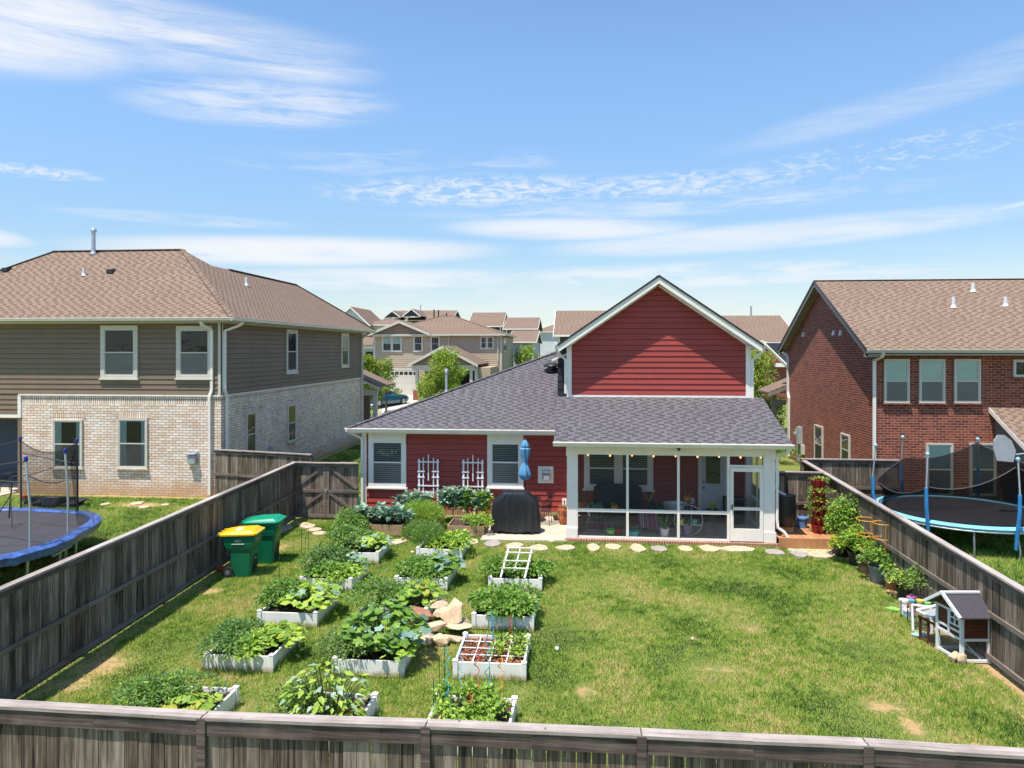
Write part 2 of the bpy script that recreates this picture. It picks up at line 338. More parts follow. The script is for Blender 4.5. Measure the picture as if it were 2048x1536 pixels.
def glass(name, tint=.55, refl=.1):
    m = bpy.data.materials.new(name); m.use_nodes = True; MT[name] = m; nt = m.node_tree; nt.nodes.clear()
    o = nd(nt, 'ShaderNodeOutputMaterial'); t = nd(nt, 'ShaderNodeBsdfTransparent'); t.inputs[0].default_value = (tint, tint, tint * 1.02, 1)
    g = nd(nt, 'ShaderNodeBsdfGlossy'); g.inputs['Roughness'].default_value = .02; g.inputs[0].default_value = (.85, .9, .95, 1)
    fr = nd(nt, 'ShaderNodeFresnel'); fr.inputs[0].default_value = 1.5; bp_ = nd(nt, 'ShaderNodeBump'); lk(nt, noise(nt, coord(nt), 1.6, 2, .5, .5), bp_.inputs['Height']); bp_.inputs['Strength'].default_value = .35; bp_.inputs['Distance'].default_value = .06; lk(nt, bp_.outputs[0], g.inputs['Normal'])
    mx = nd(nt, 'ShaderNodeMixShader'); lk(nt, mth(nt, 'ADD', fr.outputs[0], refl, clamp=True), mx.inputs[0])
    lk(nt, t.outputs[0], mx.inputs[1]); lk(nt, g.outputs[0], mx.inputs[2]); lk(nt, mx.outputs[0], o.inputs[0])
glass('glass', .95, .0); glass('glass_dark', .25, .07)
def screen(name, cover, col):
    m = bpy.data.materials.new(name); m.use_nodes = True; MT[name] = m; nt = m.node_tree; nt.nodes.clear()
    o = nd(nt, 'ShaderNodeOutputMaterial'); t = nd(nt, 'ShaderNodeBsdfTransparent')
    g = nd(nt, 'ShaderNodeBsdfDiffuse'); g.inputs[0].default_value = col + (1,)
    mx = nd(nt, 'ShaderNodeMixShader'); mx.inputs[0].default_value = cover
    lk(nt, t.outputs[0], mx.inputs[1]); lk(nt, g.outputs[0], mx.inputs[2]); lk(nt, mx.outputs[0], o.inputs[0])
screen('screen_mesh', .25, (.09, .09, .09)); screen('net_mesh', .78, (.012, .012, .013)); screen('wire_mesh', .25, (.1, .1, .1)); screen('window_screen', .30, (.12, .115, .11))
screen('net_sparse', .5, (.012, .012, .014))
def blind(name, col, dark, pitch):
    m, nt, b = newmat(name); sp = nd(nt, 'ShaderNodeSeparateXYZ'); tc = nd(nt, 'ShaderNodeTexCoord'); lk(nt, tc.outputs['UV'], sp.inputs[0])
    fr = mth(nt, 'FRACT', mth(nt, 'MULTIPLY', sp.outputs[1], 1 / pitch))
    lk(nt, mixc(nt, ss(nt, mth(nt, 'ABSOLUTE', mth(nt, 'SUBTRACT', fr, .5)), .28, .36), col, dark), b.inputs['Base Color']); b.inputs['Roughness'].default_value = .6
blind('blind_dark', (.24, .27, .26), (.02, .04, .03), .07); blind('blind_pale', (.72, .68, .60), (.30, .28, .24), .07)
basic('shade_green', (.62, .76, .66), .8, .05, 2); basic('shade_grey', (.52, .52, .48), .8, .05, 2)
def emis(name, col, s):
    m, nt, b = newmat(name); b.inputs['Base Color'].default_value = col + (1,); b.inputs['Emission Color'].default_value = col + (1,); b.inputs['Emission Strength'].default_value = s
emis('bulb', (1.0, .48, .17), 1.6)

# ------------------------------------------------------------------ mesh building
class Fr:
    "a wall frame: origin, direction to the right as seen from outside, outward normal"
    def __init__(s, o, r, n): s.o, s.r, s.n = Vector(o), Vector(r), Vector(n)
    def p(s, a, b, c=0): return s.o + s.r * a + Vector((0, 0, 1)) * b + s.n * c
def south(x, y, z=0): return Fr((x, y, z), (1, 0, 0), (0, -1, 0))     # faces the camera
def east(x, y, z=0): return Fr((x, y, z), (0, 1, 0), (1, 0, 0))
def west(x, y, z=0): return Fr((x, y, z), (0, -1, 0), (-1, 0, 0))
class MB:
    def __init__(s): s.v = []; s.f = []
    def add(s, vs, fs):
        k = len(s.v); s.v += [tuple(x) for x in vs]; s.f += [tuple(i + k for i in f) for f in fs]; return s
    def quad(s, *p): return s.add(p, [tuple(range(len(p)))])
    def hexa(s, b, t):      # bottom 4, top 4 (ccw from above)
        return s.add(list(b) + list(t), [(3, 2, 1, 0), (4, 5, 6, 7), (0, 1, 5, 4), (1, 2, 6, 5), (2, 3, 7, 6), (3, 0, 4, 7)])
    def box(s, x0, x1, y0, y1, z0, z1):
        return s.hexa([(x0, y0, z0), (x1, y0, z0), (x1, y1, z0), (x0, y1, z0)], [(x0, y0, z1), (x1, y0, z1), (x1, y1, z1), (x0, y1, z1)])
    def fbox(s, F, a0, a1, b0, b1, c0, c1):
        return s.hexa([F.p(a0, b0, c1), F.p(a1, b0, c1), F.p(a1, b0, c0), F.p(a0, b0, c0)], [F.p(a0, b1, c1), F.p(a1, b1, c1), F.p(a1, b1, c0), F.p(a0, b1, c0)])
    def prism(s, poly, vec):
        n = len(poly); v = Vector(vec); a = [Vector(p) for p in poly]; b = [p + v for p in a]
        return s.add(a + b, [tuple(range(n))[::-1], tuple(range(n, 2 * n))] + [(i, (i + 1) % n, (i + 1) % n + n, i + n) for i in range(n)])
    def slab(s, pts, t):
        return s.prism([Vector(p) - Vector((0, 0, t)) for p in pts], (0, 0, t))
    def bar(s, p0, p1, w, h=None, up=(0, 0, 1)):
        h = h or w; p0, p1 = Vector(p0), Vector(p1); d = (p1 - p0).normalized(); u = Vector(up)
        if abs(d.dot(u)) > .98: u = Vector((0, 1, 0))
        sd = d.cross(u).normalized(); u = sd.cross(d); a = sd * w / 2; b = u * h / 2
        return s.hexa([p0 - a - b, p0 + a - b, p1 + a - b, p1 - a - b], [p0 - a + b, p0 + a + b, p1 + a + b, p1 - a + b])
    def tube(s, pts, r, n=8, cap=True):
        pts = [Vector(p) for p in pts]; rs = r if isinstance(r, (list, tuple)) else [r] * len(pts); k = len(s.v); prev = None
        for i, p in enumerate(pts):
            d = (pts[min(i + 1, len(pts) - 1)] - pts[max(i - 1, 0)]).normalized()
            if prev is None:
                u = Vector((0, 0, 1)) if abs(d.z) < .9 else Vector((1, 0, 0))
            else: u = prev
            a = d.cross(u).normalized(); u = a.cross(d).normalized(); prev = u
            for j in range(n):
                t = 2 * math.pi * j / n; s.v.append(tuple(p + (a * math.cos(t) + u * math.sin(t)) * rs[i]))
        for i in range(len(pts) - 1):
            for j in range(n):
                s.f.append((k + i * n + j, k + i * n + (j + 1) % n, k + (i + 1) * n + (j + 1) % n, k + (i + 1) * n + j))
        if cap: s.f.append(tuple(k + j for j in range(n))[::-1]); s.f.append(tuple(k + (len(pts) - 1) * n + j for j in range(n)))
        return s
    def lathe(s, prof, c=(0, 0, 0), n=20, sx=1, sy=1, wob=0):
        k = len(s.v); c = Vector(c)
        for (r, z) in prof:
            for j in range(n):
                t = 2 * math.pi * j / n; q = r * (1 + wob * math.sin(t * 7 + z * 3)); s.v.append((c.x + q * sx * math.cos(t), c.y + q * sy * math.sin(t), c.z + z))
        for i in range(len(prof) - 1):
            for j in range(n): s.f.append((k + i * n + j, k + i * n + (j + 1) % n, k + (i + 1) * n + (j + 1) % n, k + (i + 1) * n + j))
        if prof[0][0] > 1e-4: s.f.append(tuple(k + j for j in range(n))[::-1])
        if prof[-1][0] > 1e-4: s.f.append(tuple(k + (len(prof) - 1) * n + j for j in range(n)))
        return s
    def ring(s, c, r, t, n=28, m=6, sx=1, sy=1):
        pts = [(c[0] + r * sx * math.cos(2 * math.pi * i / n), c[1] + r * sy * math.sin(2 * math.pi * i / n), c[2]) for i in range(n + 1)]
        return s.tube(pts, t, m, False)

def set_uv(me):
    nv = len(me.vertices); co = np.empty(nv * 3, 'f'); me.vertices.foreach_get('co', co); co = co.reshape(-1, 3)
    nl = len(me.loops); li = np.empty(nl, 'i'); me.loops.foreach_get('vertex_index', li)
    npl = len(me.polygons); no = np.empty(npl * 3, 'f'); me.polygons.foreach_get('normal', no); no = no.reshape(-1, 3)
    tot = np.empty(npl, 'i'); me.polygons.foreach_get('loop_total', tot); n = np.repeat(no, tot, axis=0); p = co[li]
    flat = np.abs(n[:, 2]) > .995
    hl = np.sqrt(n[:, 0]**2 + n[:, 1]**2) + 1e-9
    t = np.stack([-n[:, 1] / hl, n[:, 0] / hl, np.zeros(nl)], 1); b = np.cross(n, t)
    u = (p * t).sum(1); v = (p * b).sum(1)
    u[flat] = p[flat, 0]; v[flat] = p[flat, 1]
    lay = me.uv_layers.new(name='UVMap'); lay.data.foreach_set('uv', np.stack([u, v], 1).astype('f').ravel())
def link(o): scene.collection.objects.link(o); return o
def wloc(o):
    v = Vector((0, 0, 0))
    while o is not None: v += o.location; o = o.parent
    return v
def props(o, label=None, cat=None, group=None, kind=None):
    for k, v in (('label', label), ('category', cat), ('group', group), ('kind', kind)):
        if v: o[k] = v
    return o
def thing(name, label, cat, loc, group=None, rz=0):
    o = link(bpy.data.objects.new(name, None)); o.location = loc; o.rotation_euler = (0, 0, rz); o.empty_display_size = .2
    return props(o, label, cat, group)
def mesh(name, v, f, mats, smooth=False, uv=True, idx=None):
    me = bpy.data.meshes.new(name); me.from_pydata(v, [], f)
    for m in (mats if isinstance(mats, (list, tuple)) else [mats]): me.materials.append(MT[m])
    if idx is not None: me.polygons.foreach_set('material_index', idx)
    if uv: set_uv(me)
    if smooth:
        me.polygons.foreach_set('use_smooth', [True] * len(me.polygons))
        me.set_sharp_from_angle(angle=R(40))
    return me
def part(name, mb, mat, parent, smooth=False, local=False, label=None):
    "a part; the builder's coordinates are world ones unless local"
    w = Vector((0, 0, 0)) if local else wloc(parent)
    if not local and parent.rotation_euler.z:
        q = Matrix.Rotation(-parent.rotation_euler.z, 3, 'Z'); vs = [tuple(q @ (Vector(p) - w)) for p in mb.v]
    else: vs = [(p[0] - w.x, p[1] - w.y, p[2] - w.z) for p in mb.v]
    o = link(bpy.data.objects.new(name, mesh(name, vs, mb.f, mat, smooth))); o.parent = parent
    if label: o['label'] = label
    return o
def top(name, mb, mat, label=None, cat=None, group=None, kind=None, smooth=False):
    a = np.array(mb.v); c = [(a[:, 0].min() + a[:, 0].max()) / 2, (a[:, 1].min() + a[:, 1].max()) / 2, a[:, 2].min()]
    if kind == 'structure': c = [0, 0, 0]
    o = link(bpy.data.objects.new(name, mesh(name, [tuple(p) for p in (a - c)], mb.f, mat, smooth))); o.location = c
    return props(o, label, cat, group, kind)
def copy_tree(o, parent=None):
    c = o.copy(); link(c); c.parent = parent
    for ch in o.children: copy_tree(ch, c)
    return c

# leaf shapes: verts (x along the leaf, y across, z up) and faces
def L_simple():
    return np.array([(0, 0, 0), (.42, .30, .05), (.42, -.30, .05), (1, 0, -.12), (.45, 0, -.03)]), [(0, 4, 1), (0, 2, 4), (4, 3, 1), (4, 2, 3)]
def L_kite(): return np.array([(0, 0, 0), (.45, .27, .06), (.45, -.27, .06), (1, 0, -.08)]), [(0, 3, 1), (0, 2, 3)]
def L_lobed():
    v = [(0, 0, 0)]; n = 11
    for i in range(n):
        t = math.pi * (-.86 + 1.72 * i / (n - 1)); r = (1.0 if i % 2 == 1 else .72) * (.55 + .12 * math.cos(t))
        v.append((.12 + r * math.cos(t), r * math.sin(t) * 1.05, -.16 * r * r + (.06 if i % 2 else -.02)))
    return np.array(v), [(0, i, i + 1) for i in range(1, n)]
def L_blade():
    v = []; n = 6
    for i in range(n):
        x = i / (n - 1); w = .26 * math.sin(math.pi * min(1, .12 + x * .9)) ** .8; z = .42 * x - .55 * x * x * x
        v += [(x, w, z + .09 + .04 * (i % 2)), (x, 0, z), (x, -w, z + .09 - .03 * (i % 2))]
    f = []
    for i in range(n - 1):
        a = i * 3; f += [(a, a + 1, a + 4, a + 3), (a + 1, a + 2, a + 5, a + 4)]
    return np.array(v), f
def L_feather(): return np.array([(0, .03, 0), (0, -.03, 0), (.55, .05, .1), (.55, -.05, .1), (1, 0, -.02)]), [(0, 1, 3, 2), (2, 3, 4)]
LT = {'simple': L_simple(), 'kite': L_kite(), 'lobed': L_lobed(), 'blade': L_blade(), 'feather': L_feather()}
def frames(d, n):
    d = d / (np.linalg.norm(d, axis=1, keepdims=True) + 1e-9); s = np.cross(n, d); s /= (np.linalg.norm(s, axis=1, keepdims=True) + 1e-9)
    return np.stack([d, s, np.cross(d, s)], 2)        # columns
def leaves(name, kind, P, D, Nn, S, mats, parent, idx=None):
    tv, tf = LT[kind]; Rm = frames(D, Nn); n = len(P)
    V = P[:, None, :] + S[:, None, None] * np.einsum('nij,kj->nki', Rm, tv)
    k = len(tv); F = [tuple(i * k + a for a in f) for i in range(n) for f in tf]
    mi = None
    if idx is not None: mi = np.repeat(idx, len(tf)).astype('i')
    w = np.array(wloc(parent)) if parent is not None else 0
    me = mesh(name, [tuple(p) for p in (V.reshape(-1, 3) - w)], F, mats, uv=False, idx=mi)
    o = link(bpy.data.objects.new(name, me)); o.parent = parent; return o
def rdir(n):
    a = rng.normal(size=(n, 3)); return a / np.linalg.norm(a, axis=1, keepdims=True)

def mat_vinyl():
    m = MT['vinyl_white']; nt = m.node_tree; b = nt.nodes['Principled BSDF']; src = b.inputs['Base Color'].links[0].from_socket
    g = nd(nt, 'ShaderNodeNewGeometry'); z = nd(nt, 'ShaderNodeSeparateXYZ'); lk(nt, g.outputs['Position'], z.inputs[0])
    v = coord(nt, 'Object', (1, 1, .35)); h = mth(nt, 'ADD', z.outputs[2], mth(nt, 'MULTIPLY', noise(nt, v, 9, 4, .6), -.16))
    col = mixc(nt, ss(nt, h, .05, -.07, 0, .8), src, (.42, .27, .14)); col = mixc(nt, ss(nt, noise(nt, v, 5, 5, .7), .55, .75, 0, .25), col, (.40, .33, .22)); lk(nt, col, b.inputs['Base Color'])
mat_vinyl()
def weather(name, col, amt, sc=1.2):
    m = MT[name]; nt = m.node_tree; b = nt.nodes['Principled BSDF']; src = b.inputs['Base Color'].links[0].from_socket
    v = coord(nt, 'Object', (1.6, 1.6, .5)); lk(nt, mixc(nt, ss(nt, noise(nt, v, sc, 7, .72, .4), .46, .72, 0, amt), src, col), b.inputs['Base Color'])
for n_, c_, a_ in (('siding_red', (.17, .05, .04), .30), ('siding_brown', (.13, .10, .07), .35), ('trim_white', (.5, .46, .38), .18), ('gutter_white', (.45, .41, .34), .3), ('bin_green', (.05, .12, .07), .5), ('lid_yellow', (.55, .38, .08), .35), ('shingle_grey', (.07, .065, .06), .35), ('shingle_brown', (.15, .10, .07), .38), ('grill_cover', (.05, .05, .055), .5), ('black_plastic', (.06, .055, .05), .4), ('concrete', (.33, .27, .2), .4), ('brick_white', (.50, .38, .27), .35)): weather(n_, c_, a_, 1.1 if 'bin' not in n_ else 5)

# ================================================================== THE SETTING
def sstep(x, a, b): t = np.clip((x - a) / (b - a), 0, 1); return t * t * (3 - 2 * t)
def tz(x, y):
    y = np.asarray(y, float); x = np.asarray(x, float)
    return 1.15 * sstep(y, 44, 61) + 3.0 * sstep(y, 82, 125)
BARE = []     # (x, y, rx, ry, rot, strength)
def bare_px(px, py, hw, hh, s=1.0, rot=0):
    p = at(px, py); q = at(px + hw, py); r = at(px, py + hh); BARE.append((p.x, p.y, abs(q.x - p.x), abs(p.y - r.y), rot, s))
for a in [(205, 1330, 75, 34, .72), (140, 1365, 85, 30, .6), (420, 1182, 26, 8, .9), (290, 1250, 60, 22, .35), (350, 1215, 60, 10, .45), (560, 1095, 22, 9, .7),
          (1170, 1382, 20, 18, 1.0), (1510, 1258, 28, 12, .55), (1445, 1337, 55, 8, .7), (1670, 1378, 26, 10, .5), (1765, 1412, 50, 16, .75),
          (1825, 1452, 28, 28, .8), (1950, 1490, 26, 8, .8), (1205, 1205, 45, 8, .3), (1385, 1278, 16, 6, .6), (1155, 1305, 30, 14, .3),
          (1900, 1300, 30, 12, .5), (840, 1310, 40, 22, .5), (1000, 1255, 70, 20, .4), (1260, 1078, 200, 6, .55), (1040, 1385, 30, 8, .3),
          (1740, 1165, 40, 8, .5), (1800, 1215, 30, 8, .5), (1955, 1355, 22, 26, .5), (2030, 1420, 26, 40, .5), (720, 1370, 40, 10, .3),
          (480, 1420, 40, 18, .5), (150, 1115, 55, 14, .9), (240, 1090, 40, 10, .7), (280, 1010, 70, 6, .8), (400, 1015, 60, 5, .7), (620, 1035, 30, 6, .4),
          (870, 1290, 70, 24, .45), (1500, 1420, 60, 10, .25), (1300, 1450, 60, 12, .25), (700, 1420, 30, 10, .4)]:
    bare_px(a[0], a[1], a[2], a[3], a[4])
# worn strip of soil along both side fences
def barev(x, y):
    v = np.zeros_like(x)
    for (cx, cy, rx, ry, rot, s) in BARE:
        r = np.sqrt(((x - cx) / rx) ** 2 + ((y - cy) / ry) ** 2); v = np.maximum(v, s * np.clip(1.35 - r, 0, 1))
    fx = -8.74 - .035 * (y - 10.5)
    v = np.maximum(v, .6 * np.clip(1.2 - np.abs(x - fx - .1) / .18, 0, 1) * (y < 22.4) * (y > 6.8))
    v = np.maximum(v, .8 * np.clip(1.2 - np.abs(x - 6.95) / .22, 0, 1) * (y < 22) * (y > 6.8))
    v = np.maximum(v, .9 * np.clip(1.2 - np.abs(y - 25.4) / .25, 0, 1) * (x < -13) )
    v = np.maximum(v, .9 * np.clip(1.2 - np.abs(x + 13.05) / .3, 0, 1) * (y > 25) * (y < 44))
    return v
def lines(segs):
    out = [segs[0][0]]
    for (a, b, st) in segs:
        n = max(1, int(round((b - a) / st))); out += [a + (b - a) * (i + 1) / n for i in range(n)]
    return out
gx = lines([(-3000, -200, 700), (-200, -30, 17), (-30, 16, .22), (16, 60, 4), (60, 200, 28), (200, 3000, 700)])
gy = lines([(-300, -20, 70), (-20, 4, 4), (4, 30, .22), (30, 60, 1.5), (60, 140, 4), (140, 400, 52), (400, 4000, 900)])
GX, GY = np.meshgrid(gx, gy); GZ = tz(GX, GY)
# gentle unevenness of the turf
GZ = GZ + .012 * np.sin(GX * 1.7 + GY * .6) * np.cos(GY * 1.3 - GX * .4) * (GY < 30) - .012
nx, ny = len(gx), len(gy)
gv = np.stack([GX, GY, GZ], 2).reshape(-1, 3)
gf = [(j * nx + i, j * nx + i + 1, (j + 1) * nx + i + 1, (j + 1) * nx + i) for j in range(ny - 1) for i in range(nx - 1)]
me = mesh('ground', [tuple(p) for p in gv], gf, 'ground', smooth=True, uv=False)
a_ = me.attributes.new('bare', 'FLOAT', 'POINT'); a_.data.foreach_set('value', barev(gv[:, 0], gv[:, 1]).astype('f'))
props(link(bpy.data.objects.new('ground', me)), kind='structure')

# driveway, road
m = MB(); dw = [(atY(760, 800, 63.5).x, 66.9), (atY(835, 800, 66.9).x, 66.9), (atY(800, 800, 47).x, 50.5), (atY(700, 800, 47).x, 50.5)]
m = MB(); xa, xb = -18.6, -12.8
for y0, y1 in ((49, 52), (52, 55), (55, 58), (58, 61), (61, 64), (64, 66.95)):
    z0, z1 = float(tz(0, y0)) + .03, float(tz(0, y1)) + .03
    m.quad((xa, y0, z0), (xb, y0, z0), (xb, y1, z1), (xa, y1, z1))
top('driveway', m, 'concrete_drive', kind='structure')
m = MB(); m.quad((-200, 46, .12), (200, 46, .12), (200, 49, .26), (-200, 49, .26))
# (street between the two rows of houses)
basic('asphalt', (.07, .068, .066), .9, .2, 2); top('road', m, 'asphalt', kind='structure')
m = MB(); m.quad((-200, 44.2, .045), (200, 44.2, .045), (200, 45.4, .09), (-200, 45.4, .09)); top('pavement', m, 'concrete_drive', kind='structure')
pat = [at(960, 1079, .05), Vector((-.43, 20.55, .05)), Vector((-.43, 23.5, .05)), Vector((at(960, 1079, .05).x + .1, 23.5, .05))]
m = MB(); m.slab(pat, .12); top('patio', m, 'concrete', kind='structure')
m = MB(); m.slab([(-27, 22.2, .05), (-21.6, 22.2, .05), (-21.3, 27.2, .05), (-27, 27.2, .05)], .1); top('neighbour_patio', m, 'concrete', kind='structure')
m = MB(); pts = [at(1578, 1090, .012), at(1640, 1089, .012), at(1672, 1094, .012), at(1668, 1112, .012), at(1640, 1116, .012), at(1606, 1108, .012), at(1575, 1100, .012)]
m.slab(pts, .05); top('gravel_patch', m, 'gravel', kind='structure')

# ================================================================== windows, siding and roofs
LR = random.Random(11)
def lap(mb, F, z0, z1, lo, hi, expo=.18, t=.026):
    "lapped boards between the heights z0..z1; lo(z), hi(z) give the ends"
    z = z0; i = 0
    while z < z1 - 1e-3:
        zt = min(z + expo, z1)
        aL, bL, aH, bH = lo(z), hi(z), lo(zt), hi(zt)
        if bL - aL > .05:
            if bH - aH < .02: m_ = (aH + bH) / 2; aH, bH = m_ - .01, m_ + .01
            g = .015; zb_ = z + g; a_, b_ = max(aL, aH), min(bL, bH); js = []; q = a_ + 3.66 * LR.uniform(.15, 1)
            while q < b_ - .4: js.append(q); q += 3.66
            ends = [(aL, aH)] + [(q, q) for q in js] + [(bL, bH)]
            for (u0, v0), (u1, v1) in zip(ends, ends[1:]):
                e = .004 if js else 0
                p = [F.p(u0, zb_, t), F.p(u1 - e, zb_, t), F.p(v1 - e, zt, .003), F.p(v0, zt, .003), F.p(u0, zb_, -.028), F.p(u1 - e, zb_, -.028), F.p(v1 - e, zt, -.028), F.p(v0, zt, -.028)]
                mb.add(p, [(0, 1, 2, 3), (4, 5, 1, 0), (3, 2, 6, 7)])
        z = zt; i += 1
def window(par, F, x0, x1, z0, z1, case=.10, cmat='trim_white', up='blind_dark', low='blind_pale', sill=True, mull=0, curtain=False, single=False, head=0, proud=.07, twin=False):
    "x0..x1, z0..z1: outer edge of the casing, on the wall frame F"
    m = MB(); c = case
    m.fbox(F, x0, x0 + c, z0 + c * .8, z1 - c, 0, proud); m.fbox(F, x1 - c, x1, z0 + c * .8, z1 - c, 0, proud)
    m.fbox(F, x0, x1, z1 - c, z1, 0, proud + .002); m.fbox(F, x0, x1, z0, z0 + c * .8, 0, proud + .003)
    bays = [(x0 + c, x1 - c)] if not twin else [(x0 + c, (x0 + x1) / 2 - c * .7), ((x0 + x1) / 2 + c * .7, x1 - c)]
    if twin: m.fbox(F, bays[0][1], bays[1][0], z0 + c * .8, z1 - c, 0, proud + .001)
    a, b = z0 + c * .8, z1 - c; s = .035; mid = a + (b - a) * .50
    for (p, q) in bays:
        m.fbox(F, p, p + s, a, b, .0, .056); m.fbox(F, q - s, q, a, b, .0, .056)
        m.fbox(F, p + s, q - s, a, a + s, 0, .057); m.fbox(F, p + s, q - s, b - s, b, 0, .057)
        if not single: m.fbox(F, p + s, q - s, mid - .022, mid + .022, 0, .060)
        for k in range(mull):
            xm = p + (q - p) * (k + 1) / (mull + 1); m.fbox(F, xm - .012, xm + .012, mid, b, 0, .055)
    w = part('window', m, cmat, par); w.name = 'window'
    for (p, q) in bays:
        g = MB(); g.quad(*[F.p(i_, j_, .050) for i_, j_ in ((p + s, a + s), (q - s, a + s), (q - s, b - s), (p + s, b - s))]); part('pane', g, 'glass', w)
        if single: k = MB(); k.fbox(F, p, q, a, b, .002, .031); part('backing', k, up, w)
        else:
            k = MB(); k.fbox(F, p, q, mid, b, .002, .031); part('blind' if 'blind' in up or 'shade' in up else 'backing', k, up, w)
            k = MB(); k.fbox(F, p, q, a, mid, .002, .031); part('blind' if 'blind' in low or 'shade' in low else 'backing', k, low, w)
            k = MB(); k.quad(*[F.p(i_, j_, .054) for i_, j_ in ((p + s, a + s), (q - s, a + s), (q - s, mid - .022), (p + s, mid - .022))]); part('insect_screen', k, 'window_screen', w)
        if curtain:
            k = MB(); n = 6; W = (q - p)
            for side in (0, 1):
                fr = .27 if side == 0 else .18
                for i in range(n):
                    u0, u1 = i / n, (i + 1) / n
                    def ed(u, zz): return (u * fr * (1 - .35 * max(0, zz - .3) * 0 - .12 * math.sin(3 * zz))) * W
                    A0 = p + ed(u0, 0) if side == 0 else q - ed(u0, 0); A1 = p + ed(u1, 0) if side == 0 else q - ed(u1, 0)
                    B0 = p + ed(u0, 1) if side == 0 else q - ed(u0, 1); B1 = p + ed(u1, 1) if side == 0 else q - ed(u1, 1)
                    cc = .036 + .008 * (i % 2)
                    k.quad(F.p(B0, a, cc), F.p(B1, a, .080 - cc), F.p(A1, b, .080 - cc), F.p(A0, b, cc))
            part('curtain', k, 'curtain', w)
    if sill:
        k = MB(); k.fbox(F, x0 - .05, x1 + .05, z0 - .05, z0, 0, proud + .035); part('sill', k, cmat if sill is True else sill, w)
    if head:
        k = MB(); k.fbox(F, x0 - .1, x1 + .1, z1, z1 + .22, 0, .006); part('lintel', k, head, w)
    return w
def wpx(par, F, plane, x0, x1, y0, y1, **kw):
    "a window whose casing is measured in the photograph"
    if plane[0] == 'Y': A, B = atY(x0, y1, plane[1]), atY(x1, y1, plane[1]); T = atY((x0 + x1) / 2, y0, plane[1]); L = atY((x0 + x1) / 2, y1, plane[1])
    else: A, B = atX(x0, y1, plane[1]), atX(x1, y1, plane[1]); T = atX((x0 + x1) / 2, y0, plane[1]); L = atX((x0 + x1) / 2, y1, plane[1])
    a, b = (A - F.o).dot(F.r), (B - F.o).dot(F.r)
    return window(par, F, min(a, b), max(a, b), L.z - F.o.z, T.z - F.o.z, **kw)
def gutter(mb, F, a0, a1, b, c, h=.12, w=.12):
    "a gutter hung at height b; its back at distance c from the wall frame"
    prof = [(c, b), (c, b - h), (c + w * .55, b - h), (c + w * .8, b - h * .35), (c + w, b - h * .2), (c + w, b), (c + w - .018, b), (c + w - .02, b - .03), (c + .015, b - .03), (c + .012, b)]
    v = F.r * (a1 - a0); mb.prism([F.p(a0, q, p) for p, q in prof], v)
def spout(par, pts, mat='gutter_white', w=.075):
    m = MB()
    for a, b in zip(pts, pts[1:]): m.bar(a, b, w, w * .8, up=(0, 1, 0) if abs(Vector(b).z - Vector(a).z) > .02 + .5 * (Vector(b) - Vector(a)).length else (0, 0, 1))
    return part('downspout', m, mat, par)
def hip(mb, x0, x1, y0, y1, z, k, t=.14):
    w, d = x1 - x0, y1 - y0; h = min(w, d) / 2; zr = z + h * k
    if w >= d: a, b = (x0 + h, y0 + h, zr), (x1 - h, y0 + h, zr)
    else: a, b = (x0 + h, y0 + h, zr), (x0 + h, y1 - h, zr)
    c = [(x0, y0, z), (x1, y0, z), (x1, y1, z), (x0, y1, z)]
    if w >= d:
        mb.quad(c[0], c[1], b, a); mb.quad(c[1], c[2], b); mb.quad(c[2], c[3], a, b); mb.quad(c[3], c[0], a)
    else:
        mb.quad(c[0], c[1], a); mb.quad(c[1], c[2], b, a); mb.quad(c[2], c[3], b); mb.quad(c[3], c[0], a, b)
    lo = [(p[0], p[1], z - t) for p in c]; mb.quad(*lo[::-1])
    for i in range(4): mb.quad(lo[i], lo[(i + 1) % 4], c[(i + 1) % 4], c[i])
    return a, b, c
def ridges(mb, segs, w=.26, t=.018):
    w = w * .75
    for p, q in segs: mb.bar(Vector(p) + Vector((0, 0, .012)), Vector(q) + Vector((0, 0, .012)), w, t)
def pipe(par, p, r, h, mat='white_metal', name='vent_pipe', boot=True, cap=0):
    m = MB(); m.lathe([(r, -.1), (r, h)], p, 12)
    if cap: m.lathe([(r * 1.05, h), (r * cap, h), (r * cap, h + .1), (r * 1.1, h + .14)], p, 12)
    if boot: m.lathe([(r * 1.7, -.02), (r * 1.1, r * 1.4)], p, 12)
    return part(name, m, mat, par, smooth=True)
def box_vent(par, p, mat='black_plastic'):
    m = MB(); x, y, z = p; m.hexa([(x - .14, y - .16, z - .06), (x + .14, y - .16, z - .06), (x + .14, y + .16, z + .06), (x - .14, y + .16, z + .06)],
                                  [(x - .11, y - .15, z + .10), (x + .11, y - .15, z + .10), (x + .11, y + .14, z + .14), (x - .11, y + .14, z + .14)])
    return part('roof_vent', m, mat, par)

# ================================================================== THE RED HOUSE
WY = 23.6; HL, HR = -7.28, -.45; GL, GR = -.48, 5.28; PY = 20.7; EZ = 2.87
red = thing('red_house', 'red clapboard house with white trim, grey shingle roof and screened porch', 'house', (0, WY, 0))
Fs = south(0, WY)
m = MB(); m.box(HL + .04, HR + 5.7, WY + .03, 37.5, -.1, 2.8); part('wall_core', m, 'siding_red', red)
m = MB(); lap(m, Fs, .17, EZ - .16, lambda z: HL + .12, lambda z: GL + .02); part('rear_wall', m, 'siding_red', red)
m = MB(); lap(m, west(HL, WY), .17, EZ - .16, lambda z: -13, lambda z: -.11); part('side_wall', m, 'siding_red', red)
m = MB(); m.fbox(Fs, HL, HR, -.1, .17, 0, .03); part('foundation', m, 'brick_orange', red)
m = MB(); m.fbox(Fs, HL - .02, HL + .12, .1, EZ - .16, 0, .035); m.box(HL - .036, HL, WY - .036, WY + .12, .1, EZ - .16); part('corner_board', m, 'trim_white', red)
